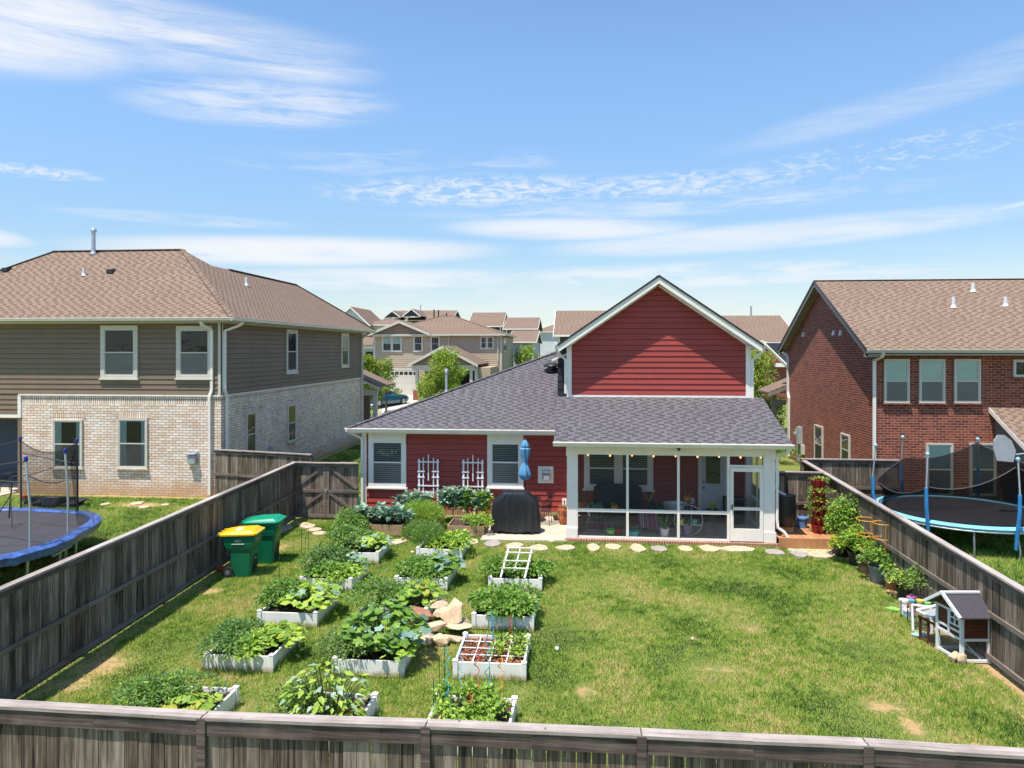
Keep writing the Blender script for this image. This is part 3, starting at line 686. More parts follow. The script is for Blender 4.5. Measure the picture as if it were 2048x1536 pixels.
m = MB(); m.fbox(Fs, HL - .02, GL, EZ - .16, EZ - .02, 0, .03); part('frieze', m, 'trim_white', red)
# flat white panels that carry the windows up to the frieze
def white_panel(x0, x1):
    A, B = atY(x0, 865, WY), atY(x1, 978, WY); m = MB(); m.fbox(Fs, A.x, B.x, 2.35, EZ - .16, 0, .076); part('head_panel', m, 'trim_white', red)
wpx(red, Fs, ('Y', WY), 738, 813, 873, 974, case=.135); white_panel(738, 813)
wpx(red, Fs, ('Y', WY), 975, 1047, 873, 974, case=.135); white_panel(975, 1047)
# meter plate, outlet
A, B = atY(1076, 932, WY), atY(1107, 966, WY)
m = MB(); m.fbox(Fs, A.x, B.x, B.z, A.z, .02, .055); pl = part('meter_plate', m, 'trim_white', red)
m = MB(); cx, cz = (A.x + B.x) / 2 + .03, (A.z + B.z) / 2
m.fbox(Fs, cx - .14, cx + .12, cz - .17, cz + .15, .055, .10); m.fbox(Fs, cx - .09, cx + .10, cz - .15, cz + .10, .10, .19); m.fbox(Fs, cx - .12, cx + .12, cz + .1, cz + .13, .10, .22)
part('vent_hood', m, 'meter_grey', pl)
A = atY(1130, 1003, WY); m = MB(); m.fbox(Fs, A.x - .09, A.x + .05, A.z - .1, A.z + .1, .015, .05); q = part('outlet_box', m, 'trim_white', red)
m = MB(); m.fbox(Fs, A.x - .035, A.x - .005, A.z - .05, A.z + .05, .05, .07); part('socket', m, 'black_plastic', q)
# main hip roof
x0, y0 = -7.66, 23.14; K = .375; t = 6.95
rz_ = EZ + t * K; rx = x0 + t
m = MB(); c0, c1 = (x0, y0, EZ), (-.60, y0, EZ); r0 = (rx, y0 + t, rz_)
m.quad(c0, c1, (-.60, y0 + t, rz_), r0); m.quad((x0, 38, EZ), c0, r0, (rx, 38, rz_))
m.quad((x0, 38, EZ), (x0, 38, EZ - .12), (x0, y0, EZ - .12), c0); m.quad(c0, (x0, y0, EZ - .12), (-.6, y0, EZ - .12), c1)
m.quad(r0, (-.6, y0 + t, rz_), (-.6, 38, rz_), (rx, 38, rz_)); m.quad((x0, y0, EZ - .12), (x0, 38, EZ - .12), (HL, 38, EZ - .125), (HL, WY, EZ - .125), (-.6, WY, EZ - .125), (-.6, y0, EZ - .12))
ridges(m, [(c0, r0)], .24, .03)
roof = part('roof', m, 'shingle_grey', red)
m = MB(); F2 = south(0, y0); gutter(m, F2, x0 - .02, -.79, EZ + .005, .0); gutter(m, west(x0, y0), -14, -.0, EZ + .005, .0); part('gutter', m, 'gutter_white', red)
m = MB(); m.box(x0, -.78, y0 + .01, WY, EZ - .16, EZ - .125); m.box(x0 + .01, HL, WY, 37, EZ - .16, EZ - .126); part('soffit', m, 'trim_white', red)
spout(red, [(x0 + .05, y0 + .1, EZ - .12), (x0 + .1, y0 + .2, EZ - .22), (HL - .01, WY - .09, EZ - .38), (HL - .01, WY - .09, .12), (HL - .05, WY - .25, .05)])
# cladded cricket beside the gable
m = MB(); zb = lambda y: EZ + (y - y0) * K
m.hexa([(-.82, WY + .35, zb(WY + .35) - .1), (-.50, WY + .35, zb(WY + .35) - .1), (-.50, 30, rz_ - .1), (-.82, 30, rz_ - .1)],
       [(-.82, WY + .35, 4.05), (-.50, WY + .35, 4.05), (-.50, 30, 5.6), (-.82, 30, 5.6)])
m.hexa([(-.82, WY + .35, 4.05), (-.50, WY + .35, 4.05), (-.50, 26.5, 4.1), (-.82, 26.5, 4.1)], [(-.80, WY + .36, 5.15), (-.50, WY + .36, 5.2), (-.50, 26.5, 5.6), (-.76, 26.5, 5.5)])
part('roof_cricket', m, 'shingle_slate', red)
m = MB(); m.bar((-1.0, WY + .3, 5.1), (-.5, WY + .3, 5.3), .06, .06); part('flashing', m, 'trim_white', red)
# dome vent, pipes
P = hit(1104, 742, c0, (0, -K, 1)); m = MB()
m.lathe([(.30, -.02), (.30, .0), (.17, .03), (.17, .16), (.33, .17), (.335, .2), (.27, .27), (.15, .32), (0, .34)], P, 24); part('dome_vent', m, 'black_plastic', red, smooth=True)
P = hit(893, 783, c0, (0, -K, 1)); pipe(red, P, .05, .68, 'galv', cap=1.5)
for (px, py, h, r) in ((1012, 733, .3, .05), (1040, 728, .42, .1), (1049, 727, .42, .1)):
    P = hit(px, py, (x0, 0, EZ), (0, -K, 1)) ; P = Vector((P.x, min(P.y, y0 + (P.x - x0)), 0)); P.z = EZ + (P.y - y0) * K
    pipe(red, P, r, h, 'white_metal', boot=False)
# two storey gable block
AX = (GL + GR) / 2; RY = 23.14; EZ2, AZ = 5.62, 7.78
kk = (AZ - EZ2) / (AX - (-.76))
def gz(x): return AZ - .17 - abs(x - AX) * kk
zc0 = gz(GL)
m = MB(); m.prism([(GL + .03, WY + .03, 2.8), (GR - .03, WY + .03, 2.8), (GR - .03, WY + .03, gz(GR)), (AX, WY + .03, gz(AX)), (GL + .03, WY + .03, gz(GL))], (0, 13.5, 0))
part('upper_core', m, 'siding_red', red)
m = MB(); lo = lambda z: max(GL + .1, AX - (gz(AX) - z) / kk); hi = lambda z: min(GR - .1, AX + (gz(AX) - z) / kk)
lap(m, Fs, 3.98, gz(AX) - .02, lo, hi, .178); part('gable_wall', m, 'siding_red', red)
m = MB(); m.fbox(Fs, GL - .02, GL + .13, 3.9, gz(GL + .1), 0, .04); m.fbox(Fs, GR - .13, GR + .02, 3.9, gz(GR - .1), 0, .04); m.fbox(Fs, GL + .13, GR - .13, 3.90, 3.98, 0, .036)
m.box(GL - .036, GL - .001, WY - .03, WY + .12, 3.9, gz(GL)); m.box(GR + .001, GR + .036, WY - .03, WY + .12, 3.9, gz(GR)); part('corner_board', m, 'trim_white', red)
m = MB()
for s in (-1, 1):
    xe = AX + s * (AX + .76 + .03); ze = AZ - abs(xe - AX) * kk
    m.slab([(AX, RY, AZ), (xe, RY, ze), (xe, 37.5, ze), (AX, 37.5, AZ)] if s > 0 else [(AX, RY, AZ), (AX, 37.5, AZ), (xe, 37.5, ze), (xe, RY, ze)], .045)
ridges(m, [((AX, RY + .02, AZ - .02), (AX, 37.5, AZ - .02))], .16, .02); part('upper_roof', m, 'shingle_grey', red)
m = MB()
for s in (-1, 1):
    xe = AX + s * (AX + .76); ze = AZ - abs(xe - AX) * kk
    up = [(AX, RY + .0, AZ - .047), (xe, RY, ze - .047), (xe, RY, ze - .25), (AX, RY, AZ - .25)]
    m.prism(up, (0, .04, 0))
part('rake_board', m, 'trim_white', red)
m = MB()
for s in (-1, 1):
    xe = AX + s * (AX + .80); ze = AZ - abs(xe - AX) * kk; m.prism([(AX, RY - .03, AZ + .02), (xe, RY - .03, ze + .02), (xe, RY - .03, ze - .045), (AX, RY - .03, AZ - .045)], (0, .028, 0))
part('edge_shade_strip', m, 'black_plastic', red)  # dark strip added to draw the shadowed shingle edge above the rake
m = MB()
for s in (-1, 1):
    xe = AX + s * (AX + .74); ze = AZ - abs(xe - AX) * kk - .17
    m.slab([(AX, RY + .042, AZ - .17), (xe, RY + .042, ze), (xe, WY + .02, ze), (AX, WY + .02, AZ - .17)] , .02)
    m.bar((AX + s * .05, WY - .022, gz(AX) - .08 ), (AX + s * (AX - GL), WY - .022, gz(GL) - .05), .03, .14)
    m.slab([(xe, RY + .1, ze + .08), (xe - s * .36, RY + .1, ze + .08), (xe - s * .36, 37, ze + .08), (xe, 37, ze + .08)], .02)
part('soffit', m, 'trim_white', red)
m = MB(); gutter(m, west(-.79, RY + .05), -13, 0, EZ2 + .08, 0); gutter(m, Fr((2 * AX + .79, RY + .05, 0), (0, 1, 0), (1, 0, 0)), 0, 13, EZ2 + .08, 0); part('gutter', m, 'gutter_white', red)
for s, X in ((-1, -.84), (1, 2 * AX + .84)):
    gx_ = GL - .07 if s < 0 else GR + .07
    spout(red, [(X, RY + .14, EZ2 - .02), (X, RY + .14, EZ2 - .15), (X - s * .06, RY + .2, EZ2 - .27), (gx_, WY - .03, EZ2 - .5), (gx_, WY - .03, 4.02 if s < 0 else 3.9)])
# ---- porch
px0, px1 = -.80, 5.68; ztop = 3.93; yl = 20.28; Kp = (ztop - EZ) / (WY - yl)
m = MB(); m.slab([(px0, yl, EZ), (px1, yl, EZ), (px1, WY, ztop), (px0, WY, ztop)], .1); part('porch_roof', m, 'shingle_grey', red)
m = MB(); m.slab([(px0 + .02, yl + .02, EZ - .101), (px1 - .02, yl + .02, EZ - .101), (px1 - .02, WY - .03, ztop - .101), (px0 + .02, WY - .03, ztop - .101)], .03); part('porch_soffit', m, 'trim_white', red)
m = MB(); gutter(m, south(0, yl), px0 - .02, px1 + .02, EZ + .005, 0); part('gutter', m, 'gutter_white', red)
Fp = south(0, PY); PL, PR = -.44, 5.31
m = MB(); m.box(PL, PR, PY, WY, -.1, .10); part('porch_slab', m, 'concrete', red)
m = MB(); m.fbox(Fp, PL - .06, PR + .2, -.1, .085, 0.002, .10); part('brick_sill', m, 'brick_orange', red)
zt = 2.52
m = MB(); m.box(PL - .01, PR + .01, PY - .01, PY + .26, zt, EZ - .11); m.box(PR - .24, PR + .005, PY + .26, WY - .04, zt, EZ - .08); m.box(PL - .005, PL + .24, PY + .26, WY - .04, zt, EZ - .08); part('beam', m, 'trim_white', red)
m = MB(); m.prism([(PR - .05, PY + .3, EZ - .08), (PR - .05, WY - .04, EZ - .08), (PR - .05, WY - .04, ztop - .14)], (.05, 0, 0)); m.prism([(PL, PY + .3, EZ - .08), (PL, WY - .04, EZ - .08), (PL, WY - .04, ztop - .14)], (.05, 0, 0)); part('porch_gable_panel', m, 'trim_white', red)
for X0 in (PL, PR - .27):
    for Y0 in (PY,) :
        m = MB(); m.box(X0, X0 + .27, Y0, Y0 + .27, .10, zt); m.box(X0 - .025, X0 + .295, Y0 - .025, Y0 + .295, zt - .1, zt + .09); m.box(X0 - .03, X0 + .30, Y0 - .03, Y0 + .30, .095, .38)
        part('column', m, 'trim_white', red)
for X0 in (PL, PR - .2):
    m = MB(); m.box(X0, X0 + .2, WY - .24, WY - .04, .1, zt); part('column', m, 'trim_white', red)
def vx(px): return atY(px, 1000, PY).x
m = MB(); ys = .02
def fpost(a, b, z0, z1, c=0): m.fbox(Fp, a, b, z0, z1, -.06 + c, -.005 + c)
L0, L1 = PL + .27, PR - .27; ms = [vx(1255), vx(1357), vx(1457)]
fpost(L0, L1, zt - .05, zt); fpost(L0, ms[2], .10, .15)
fpost(L0, L0 + .04, .15, zt - .05); fpost(L1 - .04, L1, .10, zt - .05)
for x in ms: fpost(x - .035, x + .035, .15 if x != ms[2] else .10, zt - .05, .002)
for a, b in ((L0 + .04, ms[0] - .035), (ms[0] + .035, ms[1] - .035), (ms[1] + .035, ms[2] - .035)): m.fbox(Fp, a, b, .84, .93, -.06, -.01)
m.fbox(Fp, ms[2] + .035, L1 - .04, 2.17, 2.23, -.06, -.008)
part('screen_frame', m, 'trim_white', red)
m = MB()
for a, b in ((L0 + .04, ms[0] - .035), (ms[0] + .035, ms[1] - .035), (ms[1] + .035, ms[2] - .035)): m.quad(Fp.p(a, .15, -.04), Fp.p(b, .15, -.04), Fp.p(b, zt - .05, -.04), Fp.p(a, zt - .05, -.04))
m.quad(Fp.p(ms[2] + .035, 2.23, -.04), Fp.p(L1 - .04, 2.23, -.04), Fp.p(L1 - .04, zt - .05, -.04), Fp.p(ms[2] + .035, zt - .05, -.04))
part('screen_panel', m, 'screen_mesh', red)
for X0 in (PL + .06, PR - .1):
    m = MB(); Ys = [PY + .27, PY + 1.0, PY + 1.75, WY - .24]
    for y in Ys[1:3]: m.box(X0, X0 + .05, y - .03, y + .03, .15, zt - .05)
    m.box(X0 - .002, X0 + .052, Ys[0], Ys[-1], .10, .15); m.box(X0 - .002, X0 + .052, Ys[0], Ys[-1], zt - .05, zt)
    for a, b in zip(Ys, Ys[1:]): m.box(X0 + .003, X0 + .045, a + .03, b - .03, .84, .93)
    q = part('side_screen_frame', m, 'trim_white', red); m = MB(); m.quad((X0 + .025, Ys[0], .15), (X0 + .025, Ys[-1], .15), (X0 + .025, Ys[-1], zt - .05), (X0 + .025, Ys[0], zt - .05)); part('side_screen_panel', m, 'screen_mesh', q)
# screen door
d0, d1 = ms[2] + .045, L1 - .05; m = MB()
m.fbox(Fp, d0, d0 + .09, .12, 2.16, -.03, .02); m.fbox(Fp, d1 - .09, d1, .12, 2.16, -.03, .02)
m.fbox(Fp, d0 + .09, d1 - .09, 2.05, 2.16, -.03, .02); m.fbox(Fp, d0 + .09, d1 - .09, .12, .46, -.03, .02); m.fbox(Fp, d0 + .09, d1 - .09, .98, 1.06, -.03, .02)
sd = part('screen_door', m, 'trim_white', red); m = MB(); m.quad(*[Fp.p(a, b, -.01) for a, b in ((d0 + .09, .46), (d1 - .09, .46), (d1 - .09, 2.05), (d0 + .09, 2.05))]); part('screen_panel', m, 'screen_mesh', sd)
m = MB(); m.fbox(Fp, d0 + .03, d0 + .06, 1.0, 1.14, .02, .07); part('handle', m, 'black_metal', sd)
# inside back wall of the porch
m = MB(); lap(m, Fs, .17, ztop - .15, lambda z: PL + .02, lambda z: PR - .02); part('porch_wall', m, 'siding_red', red)
wpx(red, south(0, WY - .02), ('Y', WY - .02), 1168, 1306, 893, 978, case=.15, twin=True, up='blind_dark', low='blind_dark')
Fd = south(0, WY - .02); A, B = atY(1397, 1020, WY), atY(1454, 1020, WY)
m = MB(); m.fbox(Fd, A.x - .02, A.x + .09, .1, 2.3, 0, .05); m.fbox(Fd, B.x - .09, B.x + .02, .1, 2.3, 0, .05); m.fbox(Fd, A.x - .02, B.x + .02, 2.3, 2.42, 0, .052); part('door_casing', m, 'trim_white', red)
m = MB(); a, b = A.x + .09, B.x - .09; m.fbox(Fd, a, b, .12, 2.28, 0, .03)
for (u0, u1, z0, z1) in ((.14, .44, .35, 1.0), (.56, .86, .35, 1.0)): m.fbox(Fd, a + (b - a) * u0, a + (b - a) * u1, z0, z1, .03, .036)
m.fbox(Fd, a + .1, b - .1, 1.16, 2.14, .03, .042)
bd = part('back_door', m, 'door_white', red)
m = MB(); m.fbox(Fd, a + .13, b - .13, 1.19, 2.11, .042, .046); part('pane', m, 'glass_dark', bd)
m = MB(); m.lathe([(.0, -.03), (.03, -.02), (.03, .02), (0, .03)], Fd.p(a + .06, 1.05, .06), 10); m.lathe([(.0, -.03), (.03, -.02), (.03, .02), (0, .03)], Fd.p(a + .06, 1.25, .06), 10); part('handle', m, 'black_metal', bd, smooth=True)
m = MB(); m.prism([Fd.p((a + b) / 2 - .12 + u, z, .036) for u, z in ((0, .2), (.22, .2), (.22, .42), (.17, .48), (.05, .48), (0, .42))], (0, -.012, 0)); part('cat_flap', m, 'black_plastic', bd)
A = atY(1384, 1001, WY); m = MB(); m.fbox(Fd, A.x - .07, A.x + .07, A.z - .1, A.z + .1, 0, .05); part('outlet_box', m, 'white_metal', red)
m = MB(); m.box(PL + .02, PR - .02, PY + .28, WY - .05, zt + .0, zt + .02); part('porch_ceiling', m, 'interior_wall', red)
m = MB(); c = vx(1357); m.box(c - .05, c + .05, PY - .1, PY - .011, 2.70, 2.74); m.lathe([(.03, -.08), (.045, -.06), (.04, 0)], (c, PY - .07, 2.70), 10); part('motion_light', m, 'black_plastic', red)
# porch downspout with its white elbow hose
spout(red, [(px1 - .12, yl + .02, EZ - .1), (px1 - .12, yl + .06, EZ - .22), (PR + .06, PY - .0, EZ - .36), (PR + .06, PY, 1.65)], w=.08)
m = MB(); m.tube([(PR + .06, PY, 1.65), (PR + .06, PY, .75), (PR + .07, PY - .02, .52), (PR + .22, PY - .08, .42), (PR + .30, PY - .1, .30), (PR + .33, PY - .12, .22)], .042, 10); part('drain_hose', m, 'gutter_white', red, smooth=True)

# ================================================================== LEFT HOUSE
LX, LY = -13.28, 25.6; LE = 6.62
lh = thing('brown_house', 'two-storey house with brown siding over whitewashed brick and brown hip roof', 'house', (LX, LY, 0))
bx = -21.2; bz = 3.71; FL = south(0, LY); FE = east(LX, 0)
m = MB(); m.box(bx + .02, LX - .02, LY + .02, 43, -.2, bz); part('lower_core', m, 'brick_white', lh)
m = MB(); m.box(-27, LX - .03, LY + .03, 42.9, bz - .6, LE - .1); part('upper_core', m, 'siding_brown', lh)
m = MB(); m.quad(FL.p(bx, -.2), FL.p(LX, -.2), FL.p(LX, bz - .3), FL.p(bx, bz - .3)); m.quad(FE.p(LY, -.2), FE.p(43.2, -.2), FE.p(43.2, bz - .3), FE.p(LY, bz - .3)); m.quad((bx, LY + 2.5, -.2), (bx, LY, -.2), (bx, LY, bz), (bx, LY + 2.5, bz)); part('brick_wall', m, 'brick_white', lh)
m = MB(); m.quad(FL.p(bx, bz - .3, .0), FL.p(LX, bz - .3), FL.p(LX, bz), FL.p(bx, bz)); m.quad(FE.p(LY, bz - .3), FE.p(43.2, bz - .3), FE.p(43.2, bz), FE.p(LY, bz)); part('soldier_course', m, 'brick_white_soldier', lh)
m = MB(); m.fbox(FL, bx - .1, LX + .03, bz, bz + .055, -.05, .05); m.fbox(FE, LY - .05, 43.2, bz, bz + .055, -.05, .05); m.fbox(FL, bx - .13, bx, 2.86, bz, -.05, .04); m.fbox(FL, -27, bx - .13, 2.86, 2.98, -.05, .04); part('trim_band', m, 'gutter_white', lh)
m = MB(); F_ = south(0, LY - .0); lap(m, F_, bz + .055, LE - .2, lambda z: -27, lambda z: LX - .1, .19); lap(m, F_, 2.98, bz + .05, lambda z: -27, lambda z: bx - .13, .19)
lap(m, east(LX, 0), bz + .055, LE - .2, lambda z: LY + .1, lambda z: 42.9, .19); part('upper_wall', m, 'siding_brown', lh)
m = MB(); m.fbox(FL, LX - .1, LX + .03, bz + .055, LE - .2, 0, .03); m.fbox(FE, LY - .03, LY + .1, bz + .055, LE - .2, 0, .03); m.fbox(FE, 42.8, 42.95, bz + .055, LE - .2, 0, .03); m.fbox(FL, -27, LX + .03, LE - .2, LE - .08, 0, .03); m.fbox(FE, LY, 43, LE - .2, LE - .08, 0, .03); part('corner_board', m, 'trim_cream', lh)
ex, ey = -12.62, 25.12; KL = .70
m = MB(); a, b, c = hip(MB(), -27.4, ex, ey, 34.0, LE, KL)
# the wing that runs towards the street shares the side eave
w_ = 3.58; x0_, y1_ = ex - 2 * w_, 43.3; zr = LE + w_ * KL; rxw = ex - w_
tq = b[0] - 0; m.quad(c[0], c[1], b, a); m.quad(c[2], c[3], a, b); m.quad(c[3], c[0], a)
m.quad(c[1], (ex, y1_, LE), (rxw, y1_ - w_, zr), (rxw, b[1] + rxw - b[0], zr), b); m.quad(c[1], c[0], (c[0][0], c[0][1], LE - .14), (c[1][0], c[1][1], LE - .14)); m.quad((ex, y1_, LE), (x0_, y1_, LE), (rxw, y1_ - w_, zr)); m.quad((x0_, y1_, LE), (x0_, 30, LE), (rxw, 30.0, zr), (rxw, y1_ - w_, zr))
m.quad((ex, ey, LE - .14), (ex, y1_, LE - .14), (ex, y1_, LE), (ex, ey, LE)); m.quad((-27.4, ey, LE - .14), (-27.4, 34, LE - .14), (ex, 34, LE - .14), (ex, ey, LE - .14)); m.quad((ex, y1_, LE - .14), (x0_, y1_, LE - .14), (x0_, y1_, LE), (ex, y1_, LE)); m.quad((x0_, 34, LE - .14), (x0_, y1_, LE - .14), (ex, y1_, LE - .14), (ex, 34, LE - .14))
ridges(m, [(a, b), (b, c[1]), (a, c[0]), ((rxw, 31.9, zr), (rxw, y1_ - w_, zr)), ((rxw, y1_ - w_, zr), (ex, y1_, LE))], .28, .03)
part('roof', m, 'shingle_brown', lh)
m = MB(); gutter(m, south(0, ey), -27.4, ex + .1, LE, 0); gutter(m, east(ex, 0), ey - .1, y1_, LE, 0); part('gutter', m, 'gutter_white', lh)
m = MB(); m.box(-27.4, ex, ey + .01, LY, LE - .16, LE - .142); m.box(LX, ex, LY, y1_, LE - .16, LE - .143); part('soffit', m, 'trim_cream', lh)
spout(lh, [(LX - .55, ey + .02, LE - .13), (LX - .52, ey + .1, LE - .28), (LX - .33, LY - .05, LE - .45), (LX - .33, LY - .05, bz + .25), (LX - .40, LY - .09, bz - .0), (LX - .40, LY - .09, .1)], w=.1)
spout(lh, [(ex + .02, LY + .35, LE - .13), (ex - .1, LY + .3, LE - .28), (LX + .08, LY + .12, LE - .48), (LX + .08, LY + .12, bz + .25), (LX + .09, LY + .28, bz - .05), (LX + .09, LY + .28, .1)], w=.1)
spout(lh, [(ex + .02, 42.4, LE - .13), (LX + .08, 42.6, LE - .5), (LX + .08, 42.6, .1)], w=.1)
for (x0, x1, y0_, y1) in ((203, 277, 651, 757), (354, 426, 652, 757)): wpx(lh, FL, ('Y', LY), x0, x1, y0_, y1, case=.15, cmat='trim_cream', up='dark_void', low='shade_grey')
for (x0, x1, y0_, y1) in ((107, 166, 839, 936), (237, 296, 837, 936)): wpx(lh, FL, ('Y', LY), x0, x1, y0_, y1, case=.06, cmat='trim_cream', up='dark_void', low='interior_wall', curtain=True, sill='brick_white_soldier', head='brick_white_soldier')
for (x0, x1, y0_, y1) in ((571, 593, 659, 746), (681, 696, 666, 734)): wpx(lh, FE, ('X', LX), x0, x1, y0_, y1, case=.15, cmat='trim_cream', up='dark_void', low='interior_wall')
for (x0, x1, y0_, y1) in ((491, 510, 824, 912), (574, 590, 808, 883)): wpx(lh, FE, ('X', LX), x0, x1, y0_, y1, case=.06, cmat='trim_cream', up='dark_void', low='interior_wall', sill='brick_white_soldier', head='brick_white_soldier')
nR = Vector((0, -KL, 1)); Pc = (ex, ey, LE)
P = hit(187, 508, Pc, nR); pipe(lh, P, .085, .95, 'galv', 'flue_pipe', cap=1.5)
P = hit(168, 551, Pc, nR); pipe(lh, P, .06, .32, 'white_metal')
for q in ((14, 541), (223, 544)): box_vent(lh, hit(q[0], q[1], Pc, nR))
P = hit(493, 571, Pc, (KL, 0, 1)); pipe(lh, P, .065, .38, 'white_metal')
# vent hood, clean-out and gas meter on the brick
P = atY(388, 915, LY); m = MB(); m.fbox(FL, P.x - .18, P.x + .19, P.z - .27, P.z + .24, 0, .05); v_ = part('vent_box', m, 'galv', lh)
m = MB(); m.fbox(FL, P.x - .15, P.x + .13, P.z - .2, P.z + .1, .05, .2); m.fbox(FL, P.x - .16, P.x + .14, P.z + .13, P.z + .17, .05, .24); part('vent_hood', m, 'meter_grey', v_)
P = atY(261, 1000, LY); m = MB(); m.tube([P + Vector((0, .02, 0)), P - Vector((0, .1, 0))], .09, 14); part('clean_out', m, 'trim_cream', lh, smooth=True)
P = atX(612, 912, LX); m = MB(); m.box(P.x + .1, P.x + .35, P.y - .12, P.y + .14, P.z - .25, P.z + .1); m.tube([(P.x + .2, P.y + .3, P.z - .7), (P.x + .2, P.y + .3, P.z + .15), (P.x + .2, P.y, P.z + .22), (P.x + .2, P.y, P.z)], .03, 8); part('gas_meter', m, 'meter_grey', lh)
P = atX(540, 900, LX); m = MB(); m.box(P.x, P.x + .12, P.y - .12, P.y + .12, P.z - .2, P.z + .15); part('meter_box', m, 'meter_grey', lh)
# recessed back porch with the blue door
m = MB(); m.box(-27, bx, LY + 2.3, LY + 2.5, -.1, 2.95); m.box(bx - .14, bx + .0, LY - .02, LY + .3, 0, 2.86); m.box(-27, bx, LY, LY + 2.3, 2.84, 2.86); part('recess_wall', m, 'siding_brown', lh)
Fr_ = south(0, LY + 2.3); m = MB(); m.fbox(Fr_, -24.9, -22.0, .1, 2.5, 0, .05); db = part('back_door', m, 'door_blue', lh)
m = MB(); m.fbox(Fr_, -22.9, -22.25, 1.1, 2.3, .05, .06); part('pane', m, 'dark_void', db)
# gabled front porch seen past the corner
m = MB(); q0, q1 = 42.9, 46; A = Vector((LX - 2.5, 0, 4.9)); Bx, Bz = LX + 1.15, 3.25
m.slab([(A.x, q0 - .3, A.z), (Bx, q0 - .3, Bz), (Bx, q1, Bz), (A.x, q1, A.z)], .08); part('front_porch_roof', m, 'shingle_brown', lh)
m = MB(); m.prism([(A.x, q0 - .3, A.z - .081), (Bx, q0 - .3, Bz - .081), (Bx, q0 - .3, Bz - .24), (A.x, q0 - .3, A.z - .24)], (0, .06, 0)); m.slab([(LX, q0 - .2, 3.6), (Bx - .1, q0 - .2, 3.15), (Bx - .1, q1, 3.15), (LX, q1, 3.6)], .02); m.box(LX, Bx - .25, q0 + .1, q0 + .3, 2.65, 3.0); m.box(Bx - .55, Bx - .3, q0 + .1, q0 + .35, -.1, 2.65); part('front_porch_frame', m, 'trim_cream', lh)
m = MB(); m.box(LX - .02, LX + .35, q0 + .32, q0 + .5, -.1, 2.65); part('front_porch_wall', m, 'siding_brown', lh)

# ================================================================== RIGHT HOUSE
QX, QY = 10.36, 27.1; QE = 5.45; QD = 37.9
rh = thing('brick_house', 'dark red brick two-storey house with a gable end and brown shingle roof', 'house', (QX, QY, 0))
FQ = south(0, QY); FW = west(QX, 0); QR = (QY + QD) / 2; KR = (8.42 - QE) / (QR - QY + .45)
rz0 = QE; yq0, yq1 = QY - .45, QD + .45; zR = QE + KR * (QR - yq0)
def rzq(y): return QE - .12 + KR * (min(y, 2 * QR - y) - yq0)
m = MB(); m.quad(FQ.p(QX, -.2), FQ.p(27, -.2), FQ.p(27, QE - .3), FQ.p(QX, QE - .3))
m.quad((QX, QD, -.2), (QX, QY, -.2), (QX, QY, rzq(QY)), (QX, QR, rzq(QR)), (QX, QD, rzq(QD))); m.quad((QX, QD, -.2), (QX, QD, rzq(QD)), (27, QD, rzq(QD)), (27, QD, -.2)); part('brick_wall', m, 'brick_red', rh)
m = MB(); m.fbox(FQ, QX, 27, QE - .3, QE - .1, -.02, 0.004); part('soldier_course', m, 'brick_red_soldier', rh)
m = MB(); xr = QX - .38; m.slab([(xr, yq0, QE), (27, yq0, QE), (27, QR, zR), (xr, QR, zR)], .06); m.slab([(xr, QR, zR), (27, QR, zR), (27, yq1, QE), (xr, yq1, QE)], .06); ridges(m, [((xr, QR, zR), (27, QR, zR))], .26); part('roof', m, 'shingle_brown', rh)
m = MB()
for (ya, yb) in ((yq0, QR), (yq1, QR)):
    m.prism([(xr, ya, QE - .062), (xr, yb, zR - .062), (xr, yb, zR - .24), (xr, ya, QE - .24)], (.04, 0, 0)); m.slab([(xr + .04, ya, QE - .14), (xr + .04, yb, zR - .14), (QX + .01, yb, zR - .14), (QX + .01, ya, QE - .14)], .02)
m.box(xr, QX, yq0, yq0 + .3, QE - .26, QE - .15); m.box(xr, QX, yq1 - .3, yq1, QE - .26, QE - .15)
part('rake_board', m, 'trim_grey', rh)
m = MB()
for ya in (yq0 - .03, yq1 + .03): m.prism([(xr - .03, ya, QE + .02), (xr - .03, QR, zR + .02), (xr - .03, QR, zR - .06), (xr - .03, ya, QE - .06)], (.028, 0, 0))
part('edge_shade_strip', m, 'black_plastic', rh)  # dark strips along the gable, standing in for shade on the shingle edge
m = MB(); m.box(QX, 27, yq0 + .01, QY, QE - .2, QE - .17); m.fbox(FQ, QX, 27, QE - .17, QE - .1, 0, .02); part('soffit', m, 'gutter_cream', rh)
m = MB(); gutter(m, south(0, yq0), xr, 27, QE, 0); gutter(m, Fr((xr, yq1, 0), (1, 0, 0), (0, 1, 0)), 0, 17, QE, 0); part('gutter', m, 'gutter_cream', rh)
spout(rh, [(QX + .16, yq0 - .04, QE - .12), (QX + .16, yq0 + .06, QE - .25), (QX + .02, QY - .06, QE - .4), (QX + .02, QY - .06, .05)], 'gutter_white', .1)
spout(rh, [(QX - .3, QD - .1, QE - .12), (QX - .06, QD - .2, QE - .35), (QX - .06, QD - .2, 3.3), (QX - .08, QD - .45, 3.0), (QX - .08, QD - .45, .1)], 'gutter_white', .1)
for (x0, x1) in ((1767, 1818), (1837, 1889), (1907, 1960)): wpx(rh, FQ, ('Y', QY), x0, x1, 718, 806, case=.06, cmat='gutter_cream', up='shade_green', low='shade_grey', sill='brick_red_soldier')
wpx(rh, FQ, ('Y', QY), 2025, 2085, 719, 754, case=.06, cmat='gutter_cream', up='dark_void', single=True, sill='brick_red_soldier')
for (x0, x1) in ((1851, 1905), (1938, 1991)): wpx(rh, FQ, ('Y', QY), x0, x1, 886, 991, case=.06, cmat='gutter_cream', up='shade_green', low='shade_grey', sill='brick_red_soldier')
